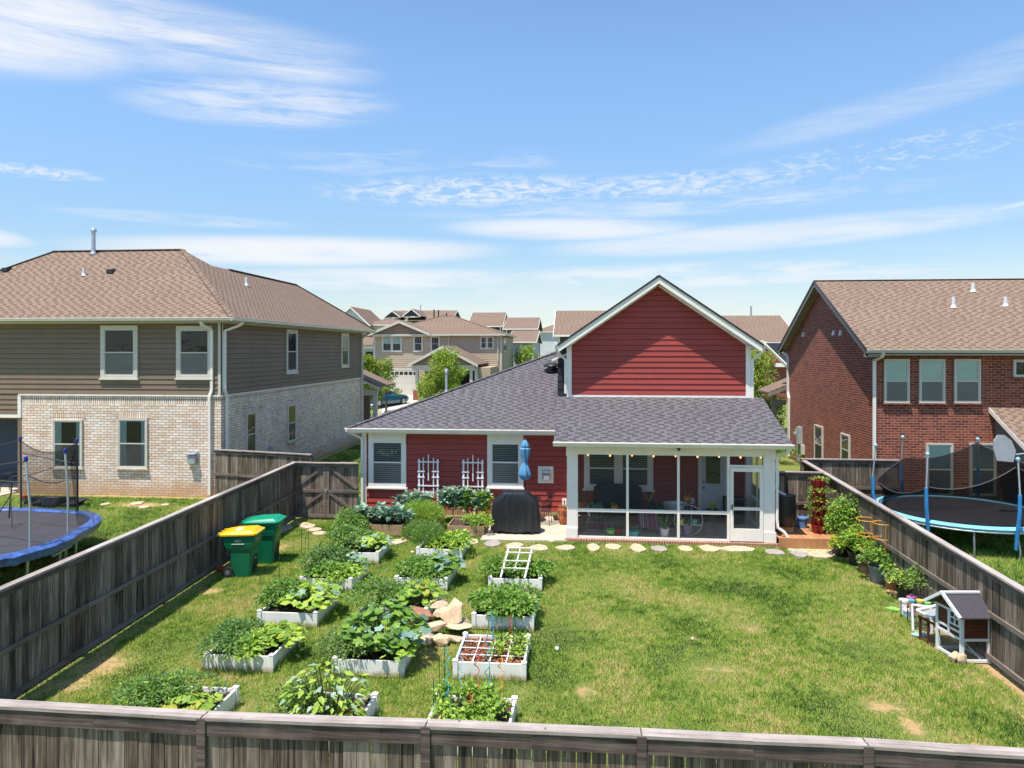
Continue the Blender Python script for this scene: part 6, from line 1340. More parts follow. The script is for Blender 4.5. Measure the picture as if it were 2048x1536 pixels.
Mf = Matrix.Translation((.374, -.12, .9)) @ Matrix.Rotation(R(90), 4, 'Z') @ Matrix.Rotation(R(90), 4, 'X'); text('number', '2700', .05, 'white_paint', bd1, Mf)
m = MB(); m.box(.289, .294, -.06, .05, .40, .415); part('latch_bar', m, 'white_paint', b1, local=True)
Pb2 = at(532, 1122); b2, bd2, ld2 = bin_('all green wheeled bin with a teal green lid behind the yellow-lidded one', Pb2, R(6), 'lid_green', 1.03); text('number', '2715', .05, 'white_paint', bd2, Matrix.Translation((.385, -.12, .93)) @ Matrix.Rotation(R(90), 4, 'Z') @ Matrix.Rotation(R(90), 4, 'X'))
P = at(440, 1142); m = MB(); m.lathe([(.05, 0), (.09, .05), (.07, .11), (.02, .14)], P, 7, sx=1.5); top('red_rag', m, 'spiral_red', 'crumpled red rag lying by the wheel of the yellow-lidded bin', 'rag')

# ================================================================== STONES
def rock(P, rx, ry, rz, seed, flat=.0):
    r_ = np.random.default_rng(seed); n = 13; d = r_.normal(size=(n, 3)); d /= np.linalg.norm(d, axis=1, keepdims=True); d *= r_.uniform(.85, 1.15, (n, 1)); 
    import bmesh
    bm = bmesh.new()
    for q in d: bm.verts.new((q[0] * rx, q[1] * ry, max(-.9, min(.75, q[2] * 1.2)) * rz))
    bmesh.ops.convex_hull(bm, input=bm.verts); bmesh.ops.delete(bm, geom=[v for v in bm.verts if not v.link_faces], context='VERTS')
    bmesh.ops.bevel(bm, geom=list(bm.edges), offset=min(rx, ry, rz) * .10, segments=1, affect='EDGES')
    bm.verts.ensure_lookup_table(); bm.verts.index_update(); m = MB(); m.v = [tuple(v.co + Vector(P)) for v in bm.verts]; m.f = [tuple(v.index for v in f.verts) for f in bm.faces]; bm.free(); return m
def spin(m, c, ax, ang):
    q = Matrix.Rotation(ang, 3, ax); c = Vector(c); m.v = [tuple(q @ (Vector(p) - c) + c) for p in m.v]; return m
RK = [((838, 1268, .0), .20, .15, .10, 'stone_pale', 'pale rock at the bottom near the dark squash'), ((878, 1288, .0), .17, .13, .11, 'stone', 'grey rounded rock at the front of the rock pile'),
      ((846, 1290, .0), .16, .12, .10, 'stone', 'buff rock at the front corner of the rock pile'), ((905, 1283, 0), .20, .12, .09, 'stone_pale', 'low pale slab at the front of the rock pile'),
      ((915, 1270, .1), .24, .16, .08, 'stone_pale', 'long pale slab under the tilted one'), ((870, 1270, .14), .20, .15, .10, 'stone', 'smooth buff rock in the middle of the rock pile'),
      ((842, 1252, .26), .27, .16, .085, 'stone_red', 'red-brown slab lying on top of the rock pile'), ((885, 1245, .18), .18, .14, .10, 'stone', 'buff rock behind the tilted slab'),
      ((902, 1262, .30), .21, .05, .24, 'stone', 'tall tilted sandstone slab, highest of the rock pile'), ((878, 1240, .22), .18, .10, .14, 'stone_pale', 'grey slab leaning at the back of the rock pile'),
      ((920, 1258, .05), .18, .16, .12, 'stone_pale', 'pale rock at the lawn side of the rock pile'), ((860, 1278, .0), .13, .12, .08, 'stone_grey', 'small dark rock wedged in the rock pile')]
for i, ((px, py, z), a, b, c, mt, lab) in enumerate(RK):
    P = at(px, py + 4) + Vector((0, .1, z * .8 + c * .75)); m = rock(P, a * 1.22, b * 1.25, c * (1.25 if i == 8 else .9), 40 + i); spin(m, P, 'Z', random.uniform(-.5, .5)); spin(m, P, 'Y', random.uniform(-.16, .16) if i != 8 else .25)
    if i == 8: spin(m, P, 'X', -.45)
    if i == 6: spin(m, P, 'Y', .15)
    top('rock', m, mt, lab, 'rock', 'rocks in the pile between the raised beds')
def slabstone(P, rx, ry, seed, mt, lab, grp, th=.035):
    r_ = random.Random(seed); n = 8; pts = [(P.x + .78 * rx * (1 + r_.uniform(-.30, .22)) * math.cos(2 * math.pi * i / n + .2), P.y + .78 * ry * (1 + r_.uniform(-.30, .22)) * math.sin(2 * math.pi * i / n + .2), th) for i in range(n)]
    m = MB(); inner = [(P.x + (x - P.x) * .93, P.y + (y - P.y) * .93, th + .012) for x, y, _ in pts]; low = [(x, y, -.02) for x, y, _ in pts]
    m.v = low + pts + inner; m.f = [(i, (i + 1) % n, (i + 1) % n + n, i + n) for i in range(n)] + [(i + n, (i + 1) % n + n, (i + 1) % n + 2 * n, i + 2 * n) for i in range(n)] + [tuple(range(2 * n, 3 * n))]
    return top('stepping_stone', m, mt, lab, 'stepping stone', grp)
SG = 'stepping stones along the patio and porch'; wh = ['in front of the carrot tops', 'beside the onion bed', 'at the corner of the patio', 'in front of the grill', 'between grill and porch', 'in front of the porch column', 'below the first screen', 'below the first mullion', 'below the second screen']
ST = [(795, 1085, 24, 6), (812, 1080, 16, 6), (853, 1076, 20, 6), (941, 1085, 22, 7), (986, 1089, 22, 7), (1031, 1093, 24, 7), (1080, 1098, 28, 8), (1103, 1083, 15, 4), (1131, 1097, 24, 6), (1187, 1097, 17, 9), (1226, 1095, 20, 8), (1274, 1098, 24, 9), (1319, 1099, 23, 7),
      (1370, 1099, 22, 7), (1421, 1099, 28, 8), (1478, 1100, 46, 7), (1549, 1106, 26, 8), (1598, 1110, 24, 7), (1640, 1111, 38, 8)]
SLAB = ['pale stone by the pale squash', 'small stone behind the pale squash', 'flat stone between the planter boxes', 'large pale stone at the patio corner by the onions', 'greyish stone in front of the grill', 'stone with a raised middle in front of the grill', 'broad stone in front of the patio', 'smallest stone tucked against the patio', 'stone at the porch column by the patio',
        'squarish upright-looking stone below the first screen', 'rounded stone below the first screen', 'stone with bare earth around it below the second screen', 'greyish stone below the second screen', 'flat buff stone below the third screen', 'squared buff stone near the screen door', 'longest pale stone at the screen door', 'oval stone past the screen door', 'grey stone by the white drain pot', 'broad pale stone at the gravel']
for i, ((px, py, hw, hh), lab) in enumerate(zip(ST, SLAB)):
    P = at(px, py); Q = at(px + hw, py); T_ = at(px, py - hh); slabstone(P, abs(Q.x - P.x), abs(T_.y - P.y), 60 + i, ['stone_pale', 'stone', 'stone_pale', 'stone_grey'][[0, 1, 0, 0, 3, 0, 2, 0, 2, 0, 1, 0, 3, 1, 1, 0, 3, 3, 0][i]], lab, SG)
for i, (px, py, hw, hh, lab) in enumerate(((607, 1050, 18, 4, 'farthest stone towards the gate'), (618, 1054, 22, 5, 'broad stone towards the gate'), (630, 1061, 20, 4, 'thin stone of the gate path'), (637, 1068, 20, 5, 'stone of the gate path nearest the beds'), (566, 1058, 24, 10, 'dark slate slab against the fence behind the bins'))):
    P = at(px, py); Q = at(px + hw, py); T_ = at(px, py - hh); slabstone(P, abs(Q.x - P.x), abs(T_.y - P.y), 90 + i, 'stone_grey' if i == 4 else 'stone_pale', lab, 'stepping stones by the gate')
for i, (px, py, hw, hh, lab) in enumerate(((210, 1010, 12, 3, 'small flat stone by the white brick wall, nearest the trampoline'), (275, 1008, 16, 4, 'flat stone below the second brick house window'), (288, 1016, 14, 3, 'greyish flat stone in front of the one below the window'), (332, 1011, 12, 3, 'small flat stone below the wall vent'))):
    P = at(px, py); Q = at(px + hw, py); T_ = at(px, py - hh); slabstone(P, abs(Q.x - P.x), abs(T_.y - P.y), 120 + i, 'stone_pale', lab, 'stones by the white brick wall')
for i, (px, py, lab) in enumerate(((1114, 1300, 'tiny white pebble on the lawn by the mulched bed'), (825, 1106, 'white pebble between the onion bed and the cabbage bed'), (691, 1268, 'white pebble between the big squash and the beans'), (958, 1255, 'white pebble at the bean bed post'), (1386, 1280, 'brown pebble in the middle of the lawn'))):
    m = rock(at(px, py) + Vector((0, 0, .03)), .05, .045, .035, 200 + i); top('pebble', m, 'stone' if i == 4 else 'white_paint', lab, 'pebble', 'loose pebbles on the lawn')

# ================================================================== DECK CORNER AND POTS
dk = thing('wooden_deck', 'low orange-brown board deck between the screened porch and the fence', 'deck', (6.1, 21.4, 0)); m = MB(); x = 5.36; DZ = .29
while x < 6.98: m.box(x, x + .132, 20.5, 22.2, DZ - .03, DZ); x += .138
part('deck_boards', m, 'deck_board', dk)
m = MB(); m.box(5.36, 6.98, 20.46, 20.497, 0, DZ + .002); part('fascia', m, 'deck_board', dk); m = MB(); m.box(5.4, 6.95, 20.5, 22.18, 0, DZ - .032); part('joists', m, 'umber', dk)
rb = thing('rain_barrel', 'black rain barrel fed by a white downspout hose beside the porch', 'rain barrel', (5.72, 21.2, DZ)); m = MB(); m.lathe([(.22, .17), (.27, .3), (.30, .55), (.30, .75), (.275, .98), (.29, 1.0), (.29, 1.04), (.2, 1.05), (.0, 1.03)], (5.72, 21.2, DZ), 30); part('barrel', m, 'black_plastic', rb, smooth=True)
m = MB(); m.box(5.55, 5.9, 21.03, 21.4, DZ, DZ + .17); part('stand', m, 'cedar', rb)
m = MB(); m.tube([(5.37, 21.0, 1.62), (5.45, 21.05, 1.5), (5.58, 21.12, 1.40), (5.72, 21.2, 1.33)], .035, 8); part('inlet_hose', m, 'gutter_white', rb, smooth=True)
def pot(P, r, h, mat, name, lab, cat, plant, grp='potted plants along the fence', wr=None):
    t = thing(name, lab, cat, tuple(P), grp); m = MB(); m.lathe([(r * .78, 0), (r * .95, h * .85), (r * 1.06, h * .86), (r * 1.08, h), (r * .98, h), (r * .95, h * .9), (.0, h * .88)], P, 24); part('pot', m, mat, t, smooth=True)
    if plant: plant(P + Vector((0, 0, h * .85)), t)
    return t
P = at(1571, 1092); pot(P, .15, .27, 'pot_black', 'drain_pot', 'black pot catching the white drain hose by the deck', 'plant pot', None)
P = Vector((6.35, 21.75, DZ)); pot(P, .16, .30, 'pot_blue', 'blue_bucket', 'light blue pot on the deck by the strawberry tower', 'plant pot', None)
P = Vector((6.18, 21.85, DZ)); pot(P, .11, .18, 'pot_grey', 'grey_bowl', 'small grey pot beside the light blue pot on the deck', 'plant pot', None)
# stacked red strawberry tower
P = Vector((6.62, 21.15, DZ)); tw = thing('planter_tower', 'tall dark red stacked planter tower overflowing with strawberry leaves', 'planter', tuple(P))
for i in range(6):
    m = MB(); z = i * .255; an = i * .6
    for k in range(5):
        a = an + k * 2 * math.pi / 5; m.lathe([(.05, 0), (.085, .12), (.105, .235), (.085, .235)], P + Vector((.11 * math.cos(a), .11 * math.sin(a), z)), 10)
    m.lathe([(.07, 0), (.1, .23), (.0, .23)], P + Vector((0, 0, z)), 10); part('pot_tier', m, 'planter_red', tw, smooth=True)
    if i > 0: bush('', '', '', tuple(P + Vector((-.03, 0, z + .1))), .36, .32, .26, 230 if i < 5 else 150, .085, ['leaf_dark', 'leaf_mid', 'leaf_light'], 'simple', parent=tw, foot=-.2)
def pl(rx, ry, h, n, L, mats, kind='kite'): return lambda P, t: bush('', '', '', tuple(P), rx, ry, h, n, L, mats, kind, parent=t)
def wire_cage(P, h, r, lab):
    t = thing('tomato_cage', lab, 'plant cage', tuple(P), 'orange tomato cages')
    for z, q in ((h, r), (h * .62, r * .85), (h * .3, r * .7)): m = MB(); m.ring((P.x, P.y, P.z + z), q, .009, 24, 5); part('hoop', m, 'cage_orange', t)
    for k in range(3): a = k * 2.09 + .5; m = MB(); m.tube([(P.x + r * math.cos(a), P.y + r * math.sin(a), P.z + h), (P.x + r * .6 * math.cos(a), P.y + r * .6 * math.sin(a), P.z)], .007, 5); part('wire_leg', m, 'cage_orange', t)
g = at(1690, 1100); bush('raspberry_bush', 'tall light green bush growing in a black pot at the end of the deck', 'shrub', (6.80, 19.95, .3), .40, .52, 1.62, 2000, .10, ['leaf_mid', 'leaf_light', 'leaf_dark'], group='potted plants along the fence', lumps=9)
m = MB(); m.lathe([(.2, 0), (.26, .4), (.24, .4)], (6.80, 19.95, 0), 20); top('fabric_pot', m, 'pot_black', 'big black pot holding the tall bush by the deck', 'plant pot', 'potted plants along the fence', smooth=True)
bush('yellowing_shrub', 'yellow-leaved lower shoots of the pot next to the tall bush', 'shrub', (6.62, 19.35, .25), .34, .34, .55, 480, .10, ['leaf_yellow', 'leaf_light'], group='potted plants along the fence')
P = at(1716, 1133); pot(P + Vector((.05, .2, 0)), .22, .34, 'pot_black', 'potted_shrub', 'leafy green shrub in a black pot next to the yellow leaves', 'potted plant', pl(.36, .40, .9, 950, .10, ['leaf_mid', 'leaf_light']))
P = at(1738, 1148); pot(P + Vector((0, .12, 0)), .24, .36, 'pot_brown', 'potted_tomato', 'tomato in a grey-brown pot under the first orange cage', 'potted plant', pl(.26, .28, .66, 300, .09, ['leaf_mid', 'leaf_light'])); wire_cage(P + Vector((0, .12, .3)), 1.0, .24, 'orange wire cage over the grey-brown pot')
P = at(1763, 1166); pot(P + Vector((0, .12, 0)), .24, .38, 'pot_grey', 'potted_tomato', 'tomato in the pale grey pot under the second orange cage', 'potted plant', pl(.32, .32, .58, 620, .10, ['leaf_dark', 'leaf_mid'], 'simple')); wire_cage(P + Vector((.08, .15, .42)), .95, .22, 'orange wire cage over the pale grey pot')
P = at(1786, 1178); pot(P + Vector((.03, .1, 0)), .18, .28, 'terracotta', 'potted_pepper', 'bushy green plant in a dark terracotta pot', 'potted plant', pl(.28, .30, .58, 480, .10, ['leaf_dark', 'leaf_mid'], 'simple'))
P = at(1818, 1200); pot(P + Vector((.0, .1, 0)), .22, .24, 'pot_black', 'potted_herb', 'pale sprawling plant in a wide black tub', 'potted plant', pl(.42, .36, .52, 800, .075, ['leaf_tomato', 'leaf_light']))
P = at(1842, 1222); pot(P + Vector((.05, .1, 0)), .2, .2, 'pot_black', 'potted_tomato', 'leggy tomato plant in the last black pot before the toys', 'potted plant', pl(.42, .36, .95, 900, .07, ['leaf_tomato', 'leaf_mid', 'leaf_weed']))
for i, (px, py, lab) in enumerate(((1862, 1222, 'straggly bare-stemmed seedling by the run'), )):
    bush('seedling_cluster', lab, 'seedling', tuple(at(px, py)), .3, .2, .4, 180, .06, ['leaf_weed', 'leaf_light'], group='potted plants along the fence', stemmat='stem_tan')
P = at(1760, 1128) + Vector((.45, .9, .9)); rosette('sunflower', 'single white and yellow sunflower bloom against the fence', tuple(P - Vector((0, 0, .0))), .05, .1, 16, .16, ['petal_white', 'leaf_yellow'], 'potted plants along the fence', 1, 'flower')
P = at(1676, 1106); o = thing('garden_figurine', 'small white and blue garden figurine at the end of the deck', 'ornament', tuple(P)); m = MB(); m.lathe([(.07, 0), (.09, .06), (.06, .14), (.045, .17)], P, 12); part('body', m, 'doll_blue', o, smooth=True); m = MB(); m.lathe([(.02, .165), (.06, .20), (.065, .25), (.04, .3), (0, .31)], P, 12); part('head', m, 'ceramic_white', o, smooth=True)

# ================================================================== HUTCH AND ITS RUN
# near corner post at (1928,1325); the gable front faces the lawn, the long side runs along the fence
C0 = at(1941, 1328); hut = thing('rabbit_hutch', 'wooden rabbit hutch with white frame, brown panels and dark felt roof', 'hutch', (C0.x, C0.y, 0), rz=R(0))
ax_, ay_ = Vector((1, .10, 0)).normalized(), Vector((-.22, 1, 0)).normalized()        # width (away from lawn) and depth
E1 = at(1965, 1322) ; W_, D_, Hh = .52, .64, .86
o3 = Vector((C0.x - .15, C0.y, 0))
def hp(a, b, z): return o3 + ax_ * a + ay_ * b + Vector((0, 0, z))
def hb(m, a0, a1, b0, b1, z0, z1): m.hexa([hp(a0, b0, z0), hp(a1, b0, z0), hp(a1, b1, z0), hp(a0, b1, z0)], [hp(a0, b0, z1), hp(a1, b0, z1), hp(a1, b1, z1), hp(a0, b1, z1)])
for a, b in ((0, 0), (W_ - .05, 0), (0, D_ - .05), (W_ - .05, D_ - .05)): m = MB(); hb(m, a, a + .05, b, b + .05, 0, Hh); part('post', m, 'white_paint', hut)
m = MB()
for z in (.01, .38): hb(m, .05, W_ - .05, .005, .045, z, z + .045); hb(m, .05, W_ - .05, D_ - .045, D_ - .005, z, z + .045); hb(m, .005, .045, .05, D_ - .05, z, z + .045); hb(m, W_ - .045, W_ - .005, .05, D_ - .05, z, z + .045)
hb(m, .005, .045, .05, D_ - .05, .50, .54); hb(m, .002, .04, D_ / 2 - .02, D_ / 2 + .02, .42, Hh - .02); hb(m, .005, .045, .05, D_ - .05, Hh - .045, Hh)
part('frame_rail', m, 'white_paint', hut)
m = MB(); n = 7
for i in range(n): z0 = .43 + (Hh - .43) * i / n; hb(m, .05, W_ - .05, .012, .03, z0, z0 + (Hh - .43) / n - .004)
hb(m, .05, W_ - .05, D_ - .03, D_ - .015, .43, Hh); hb(m, W_ - .03, W_ - .015, .05, D_ - .05, .43, Hh); hb(m, .05, W_ - .05, .05, D_ - .05, .42, .44)
part('side_panel', m, 'hutch_brown', hut)
m = MB(); hb(m, .015, .03, .05, D_ * .5 - .02, .42, .62); hb(m, .015, .03, D_ * .5 + .02, D_ - .05, .54, Hh - .05); part('front_panel', m, 'hutch_brown', hut)
m = MB(); hb(m, .018, .032, .07, D_ * .5 - .03, .63, Hh - .05); w_h = part('hutch_window', m, 'dark_void', hut); m = MB()
hb(m, .0, .03, .05, .075, .62, Hh - .04); hb(m, .0, .03, D_ * .5 - .045, D_ * .5 - .02, .62, Hh - .04); hb(m, .0, .03, D_ * .25, D_ * .25 + .02, .62, Hh - .04); hb(m, .0, .029, .06, D_ * .5 - .03, .715, .735); hb(m, .0, .031, .05, D_ * .5 - .02, .60, .625); part('window_frame', m, 'white_paint', w_h)
# roof: ridge runs away from the lawn; gable towards it
rd = .26; m = MB(); q = [hp(-.10, -.12, Hh - .03), hp(W_ + .12, -.12, Hh - .03), hp(W_ + .12, D_ / 2, Hh + rd), hp(-.10, D_ / 2, Hh + rd)]; m.slab(q, .02); q2 = [hp(-.10, D_ / 2, Hh + rd), hp(W_ + .12, D_ / 2, Hh + rd), hp(W_ + .12, D_ + .12, Hh - .03), hp(-.10, D_ + .12, Hh - .03)]; m.slab(q2, .02); part('roof', m, 'hutch_roof', hut)
m = MB(); m.prism([hp(.0, .0, Hh), hp(.0, D_, Hh), hp(.0, D_ / 2, Hh + rd - .04)], ax_ * .02); part('gable_panel', m, 'hutch_brown', hut); m = MB(); m.prism([hp(W_ - .02, .0, Hh), hp(W_ - .02, D_, Hh), hp(W_ - .02, D_ / 2, Hh + rd - .04)], ax_ * .02); part('gable_panel', m, 'hutch_brown', hut)
m = MB(); e = Vector((0, 0, .012))
for a in (-.115, W_ + .12): m.bar(hp(a, -.13, Hh - .04) + e, hp(a, D_ / 2, Hh + rd) + e, .04, .05); m.bar(hp(a, D_ + .13, Hh - .04) + e, hp(a, D_ / 2, Hh + rd) + e, .04, .05)
m.bar(hp(-.13, D_ / 2, Hh + rd + .015), hp(W_ + .14, D_ / 2, Hh + rd + .015), .06, .03); part('roof_trim', m, 'white_paint', hut)
m = MB(); m.quad(hp(.05, .02, .05), hp(W_ - .05, .02, .05), hp(W_ - .05, .02, .38), hp(.05, .02, .38)); m.quad(hp(.02, .05, .05), hp(.02, D_ - .05, .05), hp(.02, D_ - .05, .5), hp(.02, .05, .5)); part('wire_panel', m, 'wire_mesh', hut)
m = MB(); m.bar(hp(.08, .2, .42), hp(W_ - .12, .12, .05), .12, .015); part('ramp', m, 'white_paint', hut)
# the run behind it
run = thing('rabbit_run', 'low brown and white wire run joined to the back of the hutch', 'rabbit run', tuple(hp(.0, D_ + .5, 0)))
for b in (D_ + .20, D_ + .42): m = MB(); hb(m, .0, .035, b, b + .035, 0, .42); part('run_post', m, 'hutch_brown', run)
m = MB(); hb(m, .0, .035, D_ + .04, D_ + .48, .40, .435); part('run_rail', m, 'hutch_brown', run); m = MB(); hb(m, .0, .035, D_ + .04, D_ + .48, .005, .035); part('run_rail', m, 'hutch_brown', run)
m = MB(); m.quad(hp(.015, D_ + .04, .03), hp(.015, D_ + .46, .03), hp(.015, D_ + .46, .4), hp(.015, D_ + .04, .4)); part('run_wire', m, 'wire_mesh', run)
m = MB(); m.slab([hp(.0, D_ + .1, .50), hp(.5, D_ + .1, .62), hp(.5, D_ + .46, .62), hp(.0, D_ + .46, .50)], .015); part('run_lid', m, 'fridge_grey', run)
m = MB(); m.bar(hp(-.02, D_ + .06, .53), hp(-.02, D_ + .48, .53), .04, .03); m.bar(hp(-.02, D_ + .48, .53), hp(.52, D_ + .48, .66), .04, .03); m.bar(hp(.52, D_ + .1, .66), hp(.52, D_ + .48, .66), .04, .03); part('lid_frame', m, 'white_paint', run)
# white wire door leaning in front of the run
P = at(1826, 1262); t = thing('wire_door', 'white-framed wire door leaning against the rabbit run', 'wire door', tuple(P)); dx = Vector((.30, -.10, 0)); up = Vector((.02, .10, .48)); m = MB()
for a, b in ((P, P + dx), (P, P + up), (P + dx, P + dx + up), (P + up, P + dx + up)): m.bar(a, b, .035, .035, up=(0, -1, .2))
part('door_frame', m, 'white_paint', t); m = MB(); m.quad(P, P + dx, P + dx + up, P + up); part('door_wire', m, 'wire_mesh', t)
# wire storage rack and toys
P = at(1832, 1256); t = thing('wire_rack', 'black wire rack tray behind the white door holding colourful tubs', 'rack', tuple(P + Vector((.1, .35, 0)))); m = MB()
for i in range(9): z = .06 + .035 * i; m.tube([P + Vector((-.05, .25, z)), P + Vector((.52, .05, z - .02))], .006, 5)
for a in (0, .55): m.tube([P + Vector((-.05 + a, .25 - a * .36, 0)), P + Vector((-.05 + a, .25 - a * .36, .36))], .01, 5); m.tube([P + Vector((-.05 + a, .55 - a * .36, 0)), P + Vector((-.05 + a, .55 - a * .36, .36))], .01, 5)
part('wire_frame', m, 'black_metal', t)
def tub(P, r, h, mat, lid, lab):
    t = thing('plastic_tub', lab, 'tub', tuple(P), 'colourful tubs by the rabbit run'); m = MB(); m.lathe([(r * .85, 0), (r, h)], P, 14); part('tub_body', m, mat, t, smooth=True); m = MB(); m.lathe([(r * 1.1, h), (r * 1.1, h + .04), (0, h + .05)], P, 14); part('lid', m, lid, t)
b = at(1846, 1252); tub(b + Vector((-.03, .42, .2)), .055, .13, 'orange', 'teal', 'orange tub with a turquoise lid'); tub(b + Vector((.11, .38, .2)), .06, .15, 'paper', 'yellow', 'white tub with a yellow lid'); tub(b + Vector((.24, .34, .2)), .055, .12, 'orange', 'lime', 'orange tub with a green lid'); tub(b + Vector((.38, .40, .15)), .04, .2, 'black_plastic', 'teal', 'narrow black tub with a turquoise lid')
P = at(1808, 1228); tub(P, .09, .26, 'paper', 'paper', 'tall white tub standing before the potted tomato'); P = at(1825, 1226); tub(P + Vector((.03, .1, .0)), .09, .26, 'pink', 'pink', 'bright pink bucket beside the tall white tub'); P = at(1814, 1234); tub(P, .07, .12, 'skyblue', 'paper', 'small pale blue tub in front of the tall white one')
P = at(1792, 1221); m = MB(); m.slab([P + Vector((-.18, .1, .02)), P + Vector((.02, -.05, .02)), P + Vector((.1, .0, .03)), P + Vector((-.02, .12, .04))], .015); top('plastic_scoop', m, 'lime', 'flat lime green plastic piece on the grass', 'toy')
P = at(1840, 1272); m = MB(); m.lathe([(.13, 0), (.15, .03), (.10, .045), (0, .05)], P, 16, sx=1.1, sy=.6); top('water_dish', m, 'skyblue', 'flat pale blue dish on the grass before the white wire door', 'dish', smooth=True)
for i, (px, py, lab) in enumerate(((1905, 1322, 'buff rock at the corner of the hutch, nearer the run'), (1922, 1325, 'larger buff rock at the near corner of the hutch'))):
    P = at(px, py); m = rock(P + Vector((0, -.03, .09)), .1, .09, .12, 300 + i); top('rock', m, 'stone_pale', lab, 'rock', 'rocks at the hutch')

# ================================================================== TRAMPOLINES
# oblong blue one beyond the long fence
TC = Vector((-15.05, 17.0, 0)); tr1 = thing('trampoline', 'oblong trampoline with dark blue pad and grey net poles behind the bins fence', 'trampoline', tuple(TC)); MZ = .82
oct_ = [(-12.55, 15.0), (-12.38, 16.4), (-13.0, 18.6), (-13.9, 19.45), (-16.8, 19.75), (-17.9, 18.9), (-17.7, 15.6), (-16.6, 14.2), (-13.6, 14.0)]
cc = Vector((sum(a for a, b in oct_) / 9, sum(b for a, b in oct_) / 9, 0))
def smooth_poly(pts, k=5, f=.28):
    out = []
    n = len(pts)
    for i in range(n):
        p0, p1, p2 = Vector(pts[i - 1]), Vector(pts[i]), Vector(pts[(i + 1) % n]); a = p1.lerp(p0, f); b = p1.lerp(p2, f)
        for j in range(k): u = j / (k - 1); out.append(tuple(a.lerp(p1, u).lerp(p1.lerp(b, u), u)))
    return out
rim = smooth_poly([(a, b) for a, b in oct_]); n = len(rim)
def scaled(s): return [(cc.x + (a - cc.x) * s, cc.y + (b - cc.y) * s) for a, b in rim]
m = MB(); lay = [(.99, -.19), (1.01, .0), (.99, .035), (.9, .04), (.885, .0)]
for s, z in lay: m.v += [(a, b, MZ + z + (.015 * math.sin(i * 2.3) if z < .04 and s > .98 else 0)) for i, (a, b) in enumerate(scaled(s))]
for i in range(len(lay) - 1):
    for j in range(n): m.f.append((i * n + j, i * n + (j + 1) % n, (i + 1) * n + (j + 1) % n, (i + 1) * n + j))
part('pad', m, 'pad_blue', tr1, smooth=True)
m = MB(); m.v = [(a, b, MZ - .01) for a, b in scaled(.9)]; m.f = [tuple(range(n))]; part('jump_mat', m, 'jump_mat', tr1)
P4 = []
for (bx_, tx, ty) in (((60, 1097), 52, 918), ((136, 1064), 130, 902), ((155, 1023), 153, 881), ((42, 1017), 41, 877)):
    B = at(bx_[0], bx_[1], MZ); u = B.y; T = atY(tx, ty, B.y); P4.append((B, T))
for i, (B, T) in enumerate(P4):
    mid = B + Vector((0, 0, 1.0)); m = MB(); m.tube([B - Vector((0, 0, .25)), B, mid, T], .028, 10); p = part('net_pole', m, 'galv' if i < 2 else 'jump_mat', tr1, smooth=True)
    m = MB(); m.lathe([(.035, -.06), (.045, 0), (.04, .05), (0, .07)], T, 10); part('pole_cap', m, 'foam_blue', p, smooth=True)
for B in [P4[0][0], P4[1][0], Vector((-13.0, 17.6, MZ)), Vector((-16.5, 19.5, MZ)), Vector((-16.8, 14.5, MZ)), Vector((-12.9, 16.9, MZ))]:
    m = MB(); m.tube([(B.x - .05, B.y, MZ - .1), (B.x - .07, B.y, .02)], .032, 8); part('leg', m, 'galv', tr1, smooth=True)
m = MB(); m.bar((-12.85, 16.5, .42), (-13.05, 17.4, .42), .05); part('leg_brace', m, 'galv', tr1)
m = MB()
tp = [T + Vector((0, 0, -.05)) for B, T in P4]
def sagline(a, b, s, r=.012, k=8): m.tube([a.lerp(b, i / k) - Vector((0, 0, s * 4 * (i / k) * (1 - i / k))) for i in range(k + 1)], r, 5)
far = Vector((-18.4, 17.5, 2.5)); far2 = Vector((-17.2, 14.2, 2.45))
sagline(tp[0] - Vector((0, 0, .3)), tp[1] - Vector((0, 0, .7)), .12); sagline(tp[1], tp[2] - Vector((0, 0, .55)), .15); sagline(tp[2], tp[3], .35); sagline(tp[3] - Vector((0, 0, .35)), tp[2] - Vector((0, 0, .6)), .02, .018); sagline(tp[3], far, .1); sagline(tp[0], far2, .05, .016); sagline(tp[0] - Vector((0, 0, .5)), far, .1, .015)
mid_ = (tp[1] + tp[2]) / 2 + Vector((-1.2, -.6, -.7)); sagline(mid_, tp[1] - Vector((0, 0, .2)), .1); sagline(mid_, mid_ - Vector((.1, 0, 1.1)), 0, .02); bot = Vector((mid_.x - .1, mid_.y, MZ + .02)); sagline(mid_ - Vector((.05, 0, .5)), bot + Vector((.35, -.3, .0)), 0, .016); sagline(mid_ - Vector((.05, 0, .5)), bot + Vector((-.35, -.2, 0)), 0, .016)
part('net_rope', m, 'jump_mat', tr1)
m = MB(); a, b = P4[2], P4[1]
m.quad(P4[2][1] + Vector((0, 0, -.05)), P4[2][0] + Vector((.05, 0, 0)), P4[1][0] + Vector((-.2, .6, .0)), P4[1][1].lerp(P4[2][1], .4) - Vector((0, 0, .45))); q0, q1 = P4[3], P4[2]
for i in range(8):
    u, w = i / 8, (i + 1) / 8; z0, z1 = (-.05 - 1.2 * u * (1 - u)), (-.05 - 1.2 * w * (1 - w)); m.quad(q0[0].lerp(q1[0], u), q0[0].lerp(q1[0], w), q0[1].lerp(q1[1], w) + Vector((0, 0, z1)), q0[1].lerp(q1[1], u) + Vector((0, 0, z0)))
part('torn_net', m, 'net_sparse', tr1)
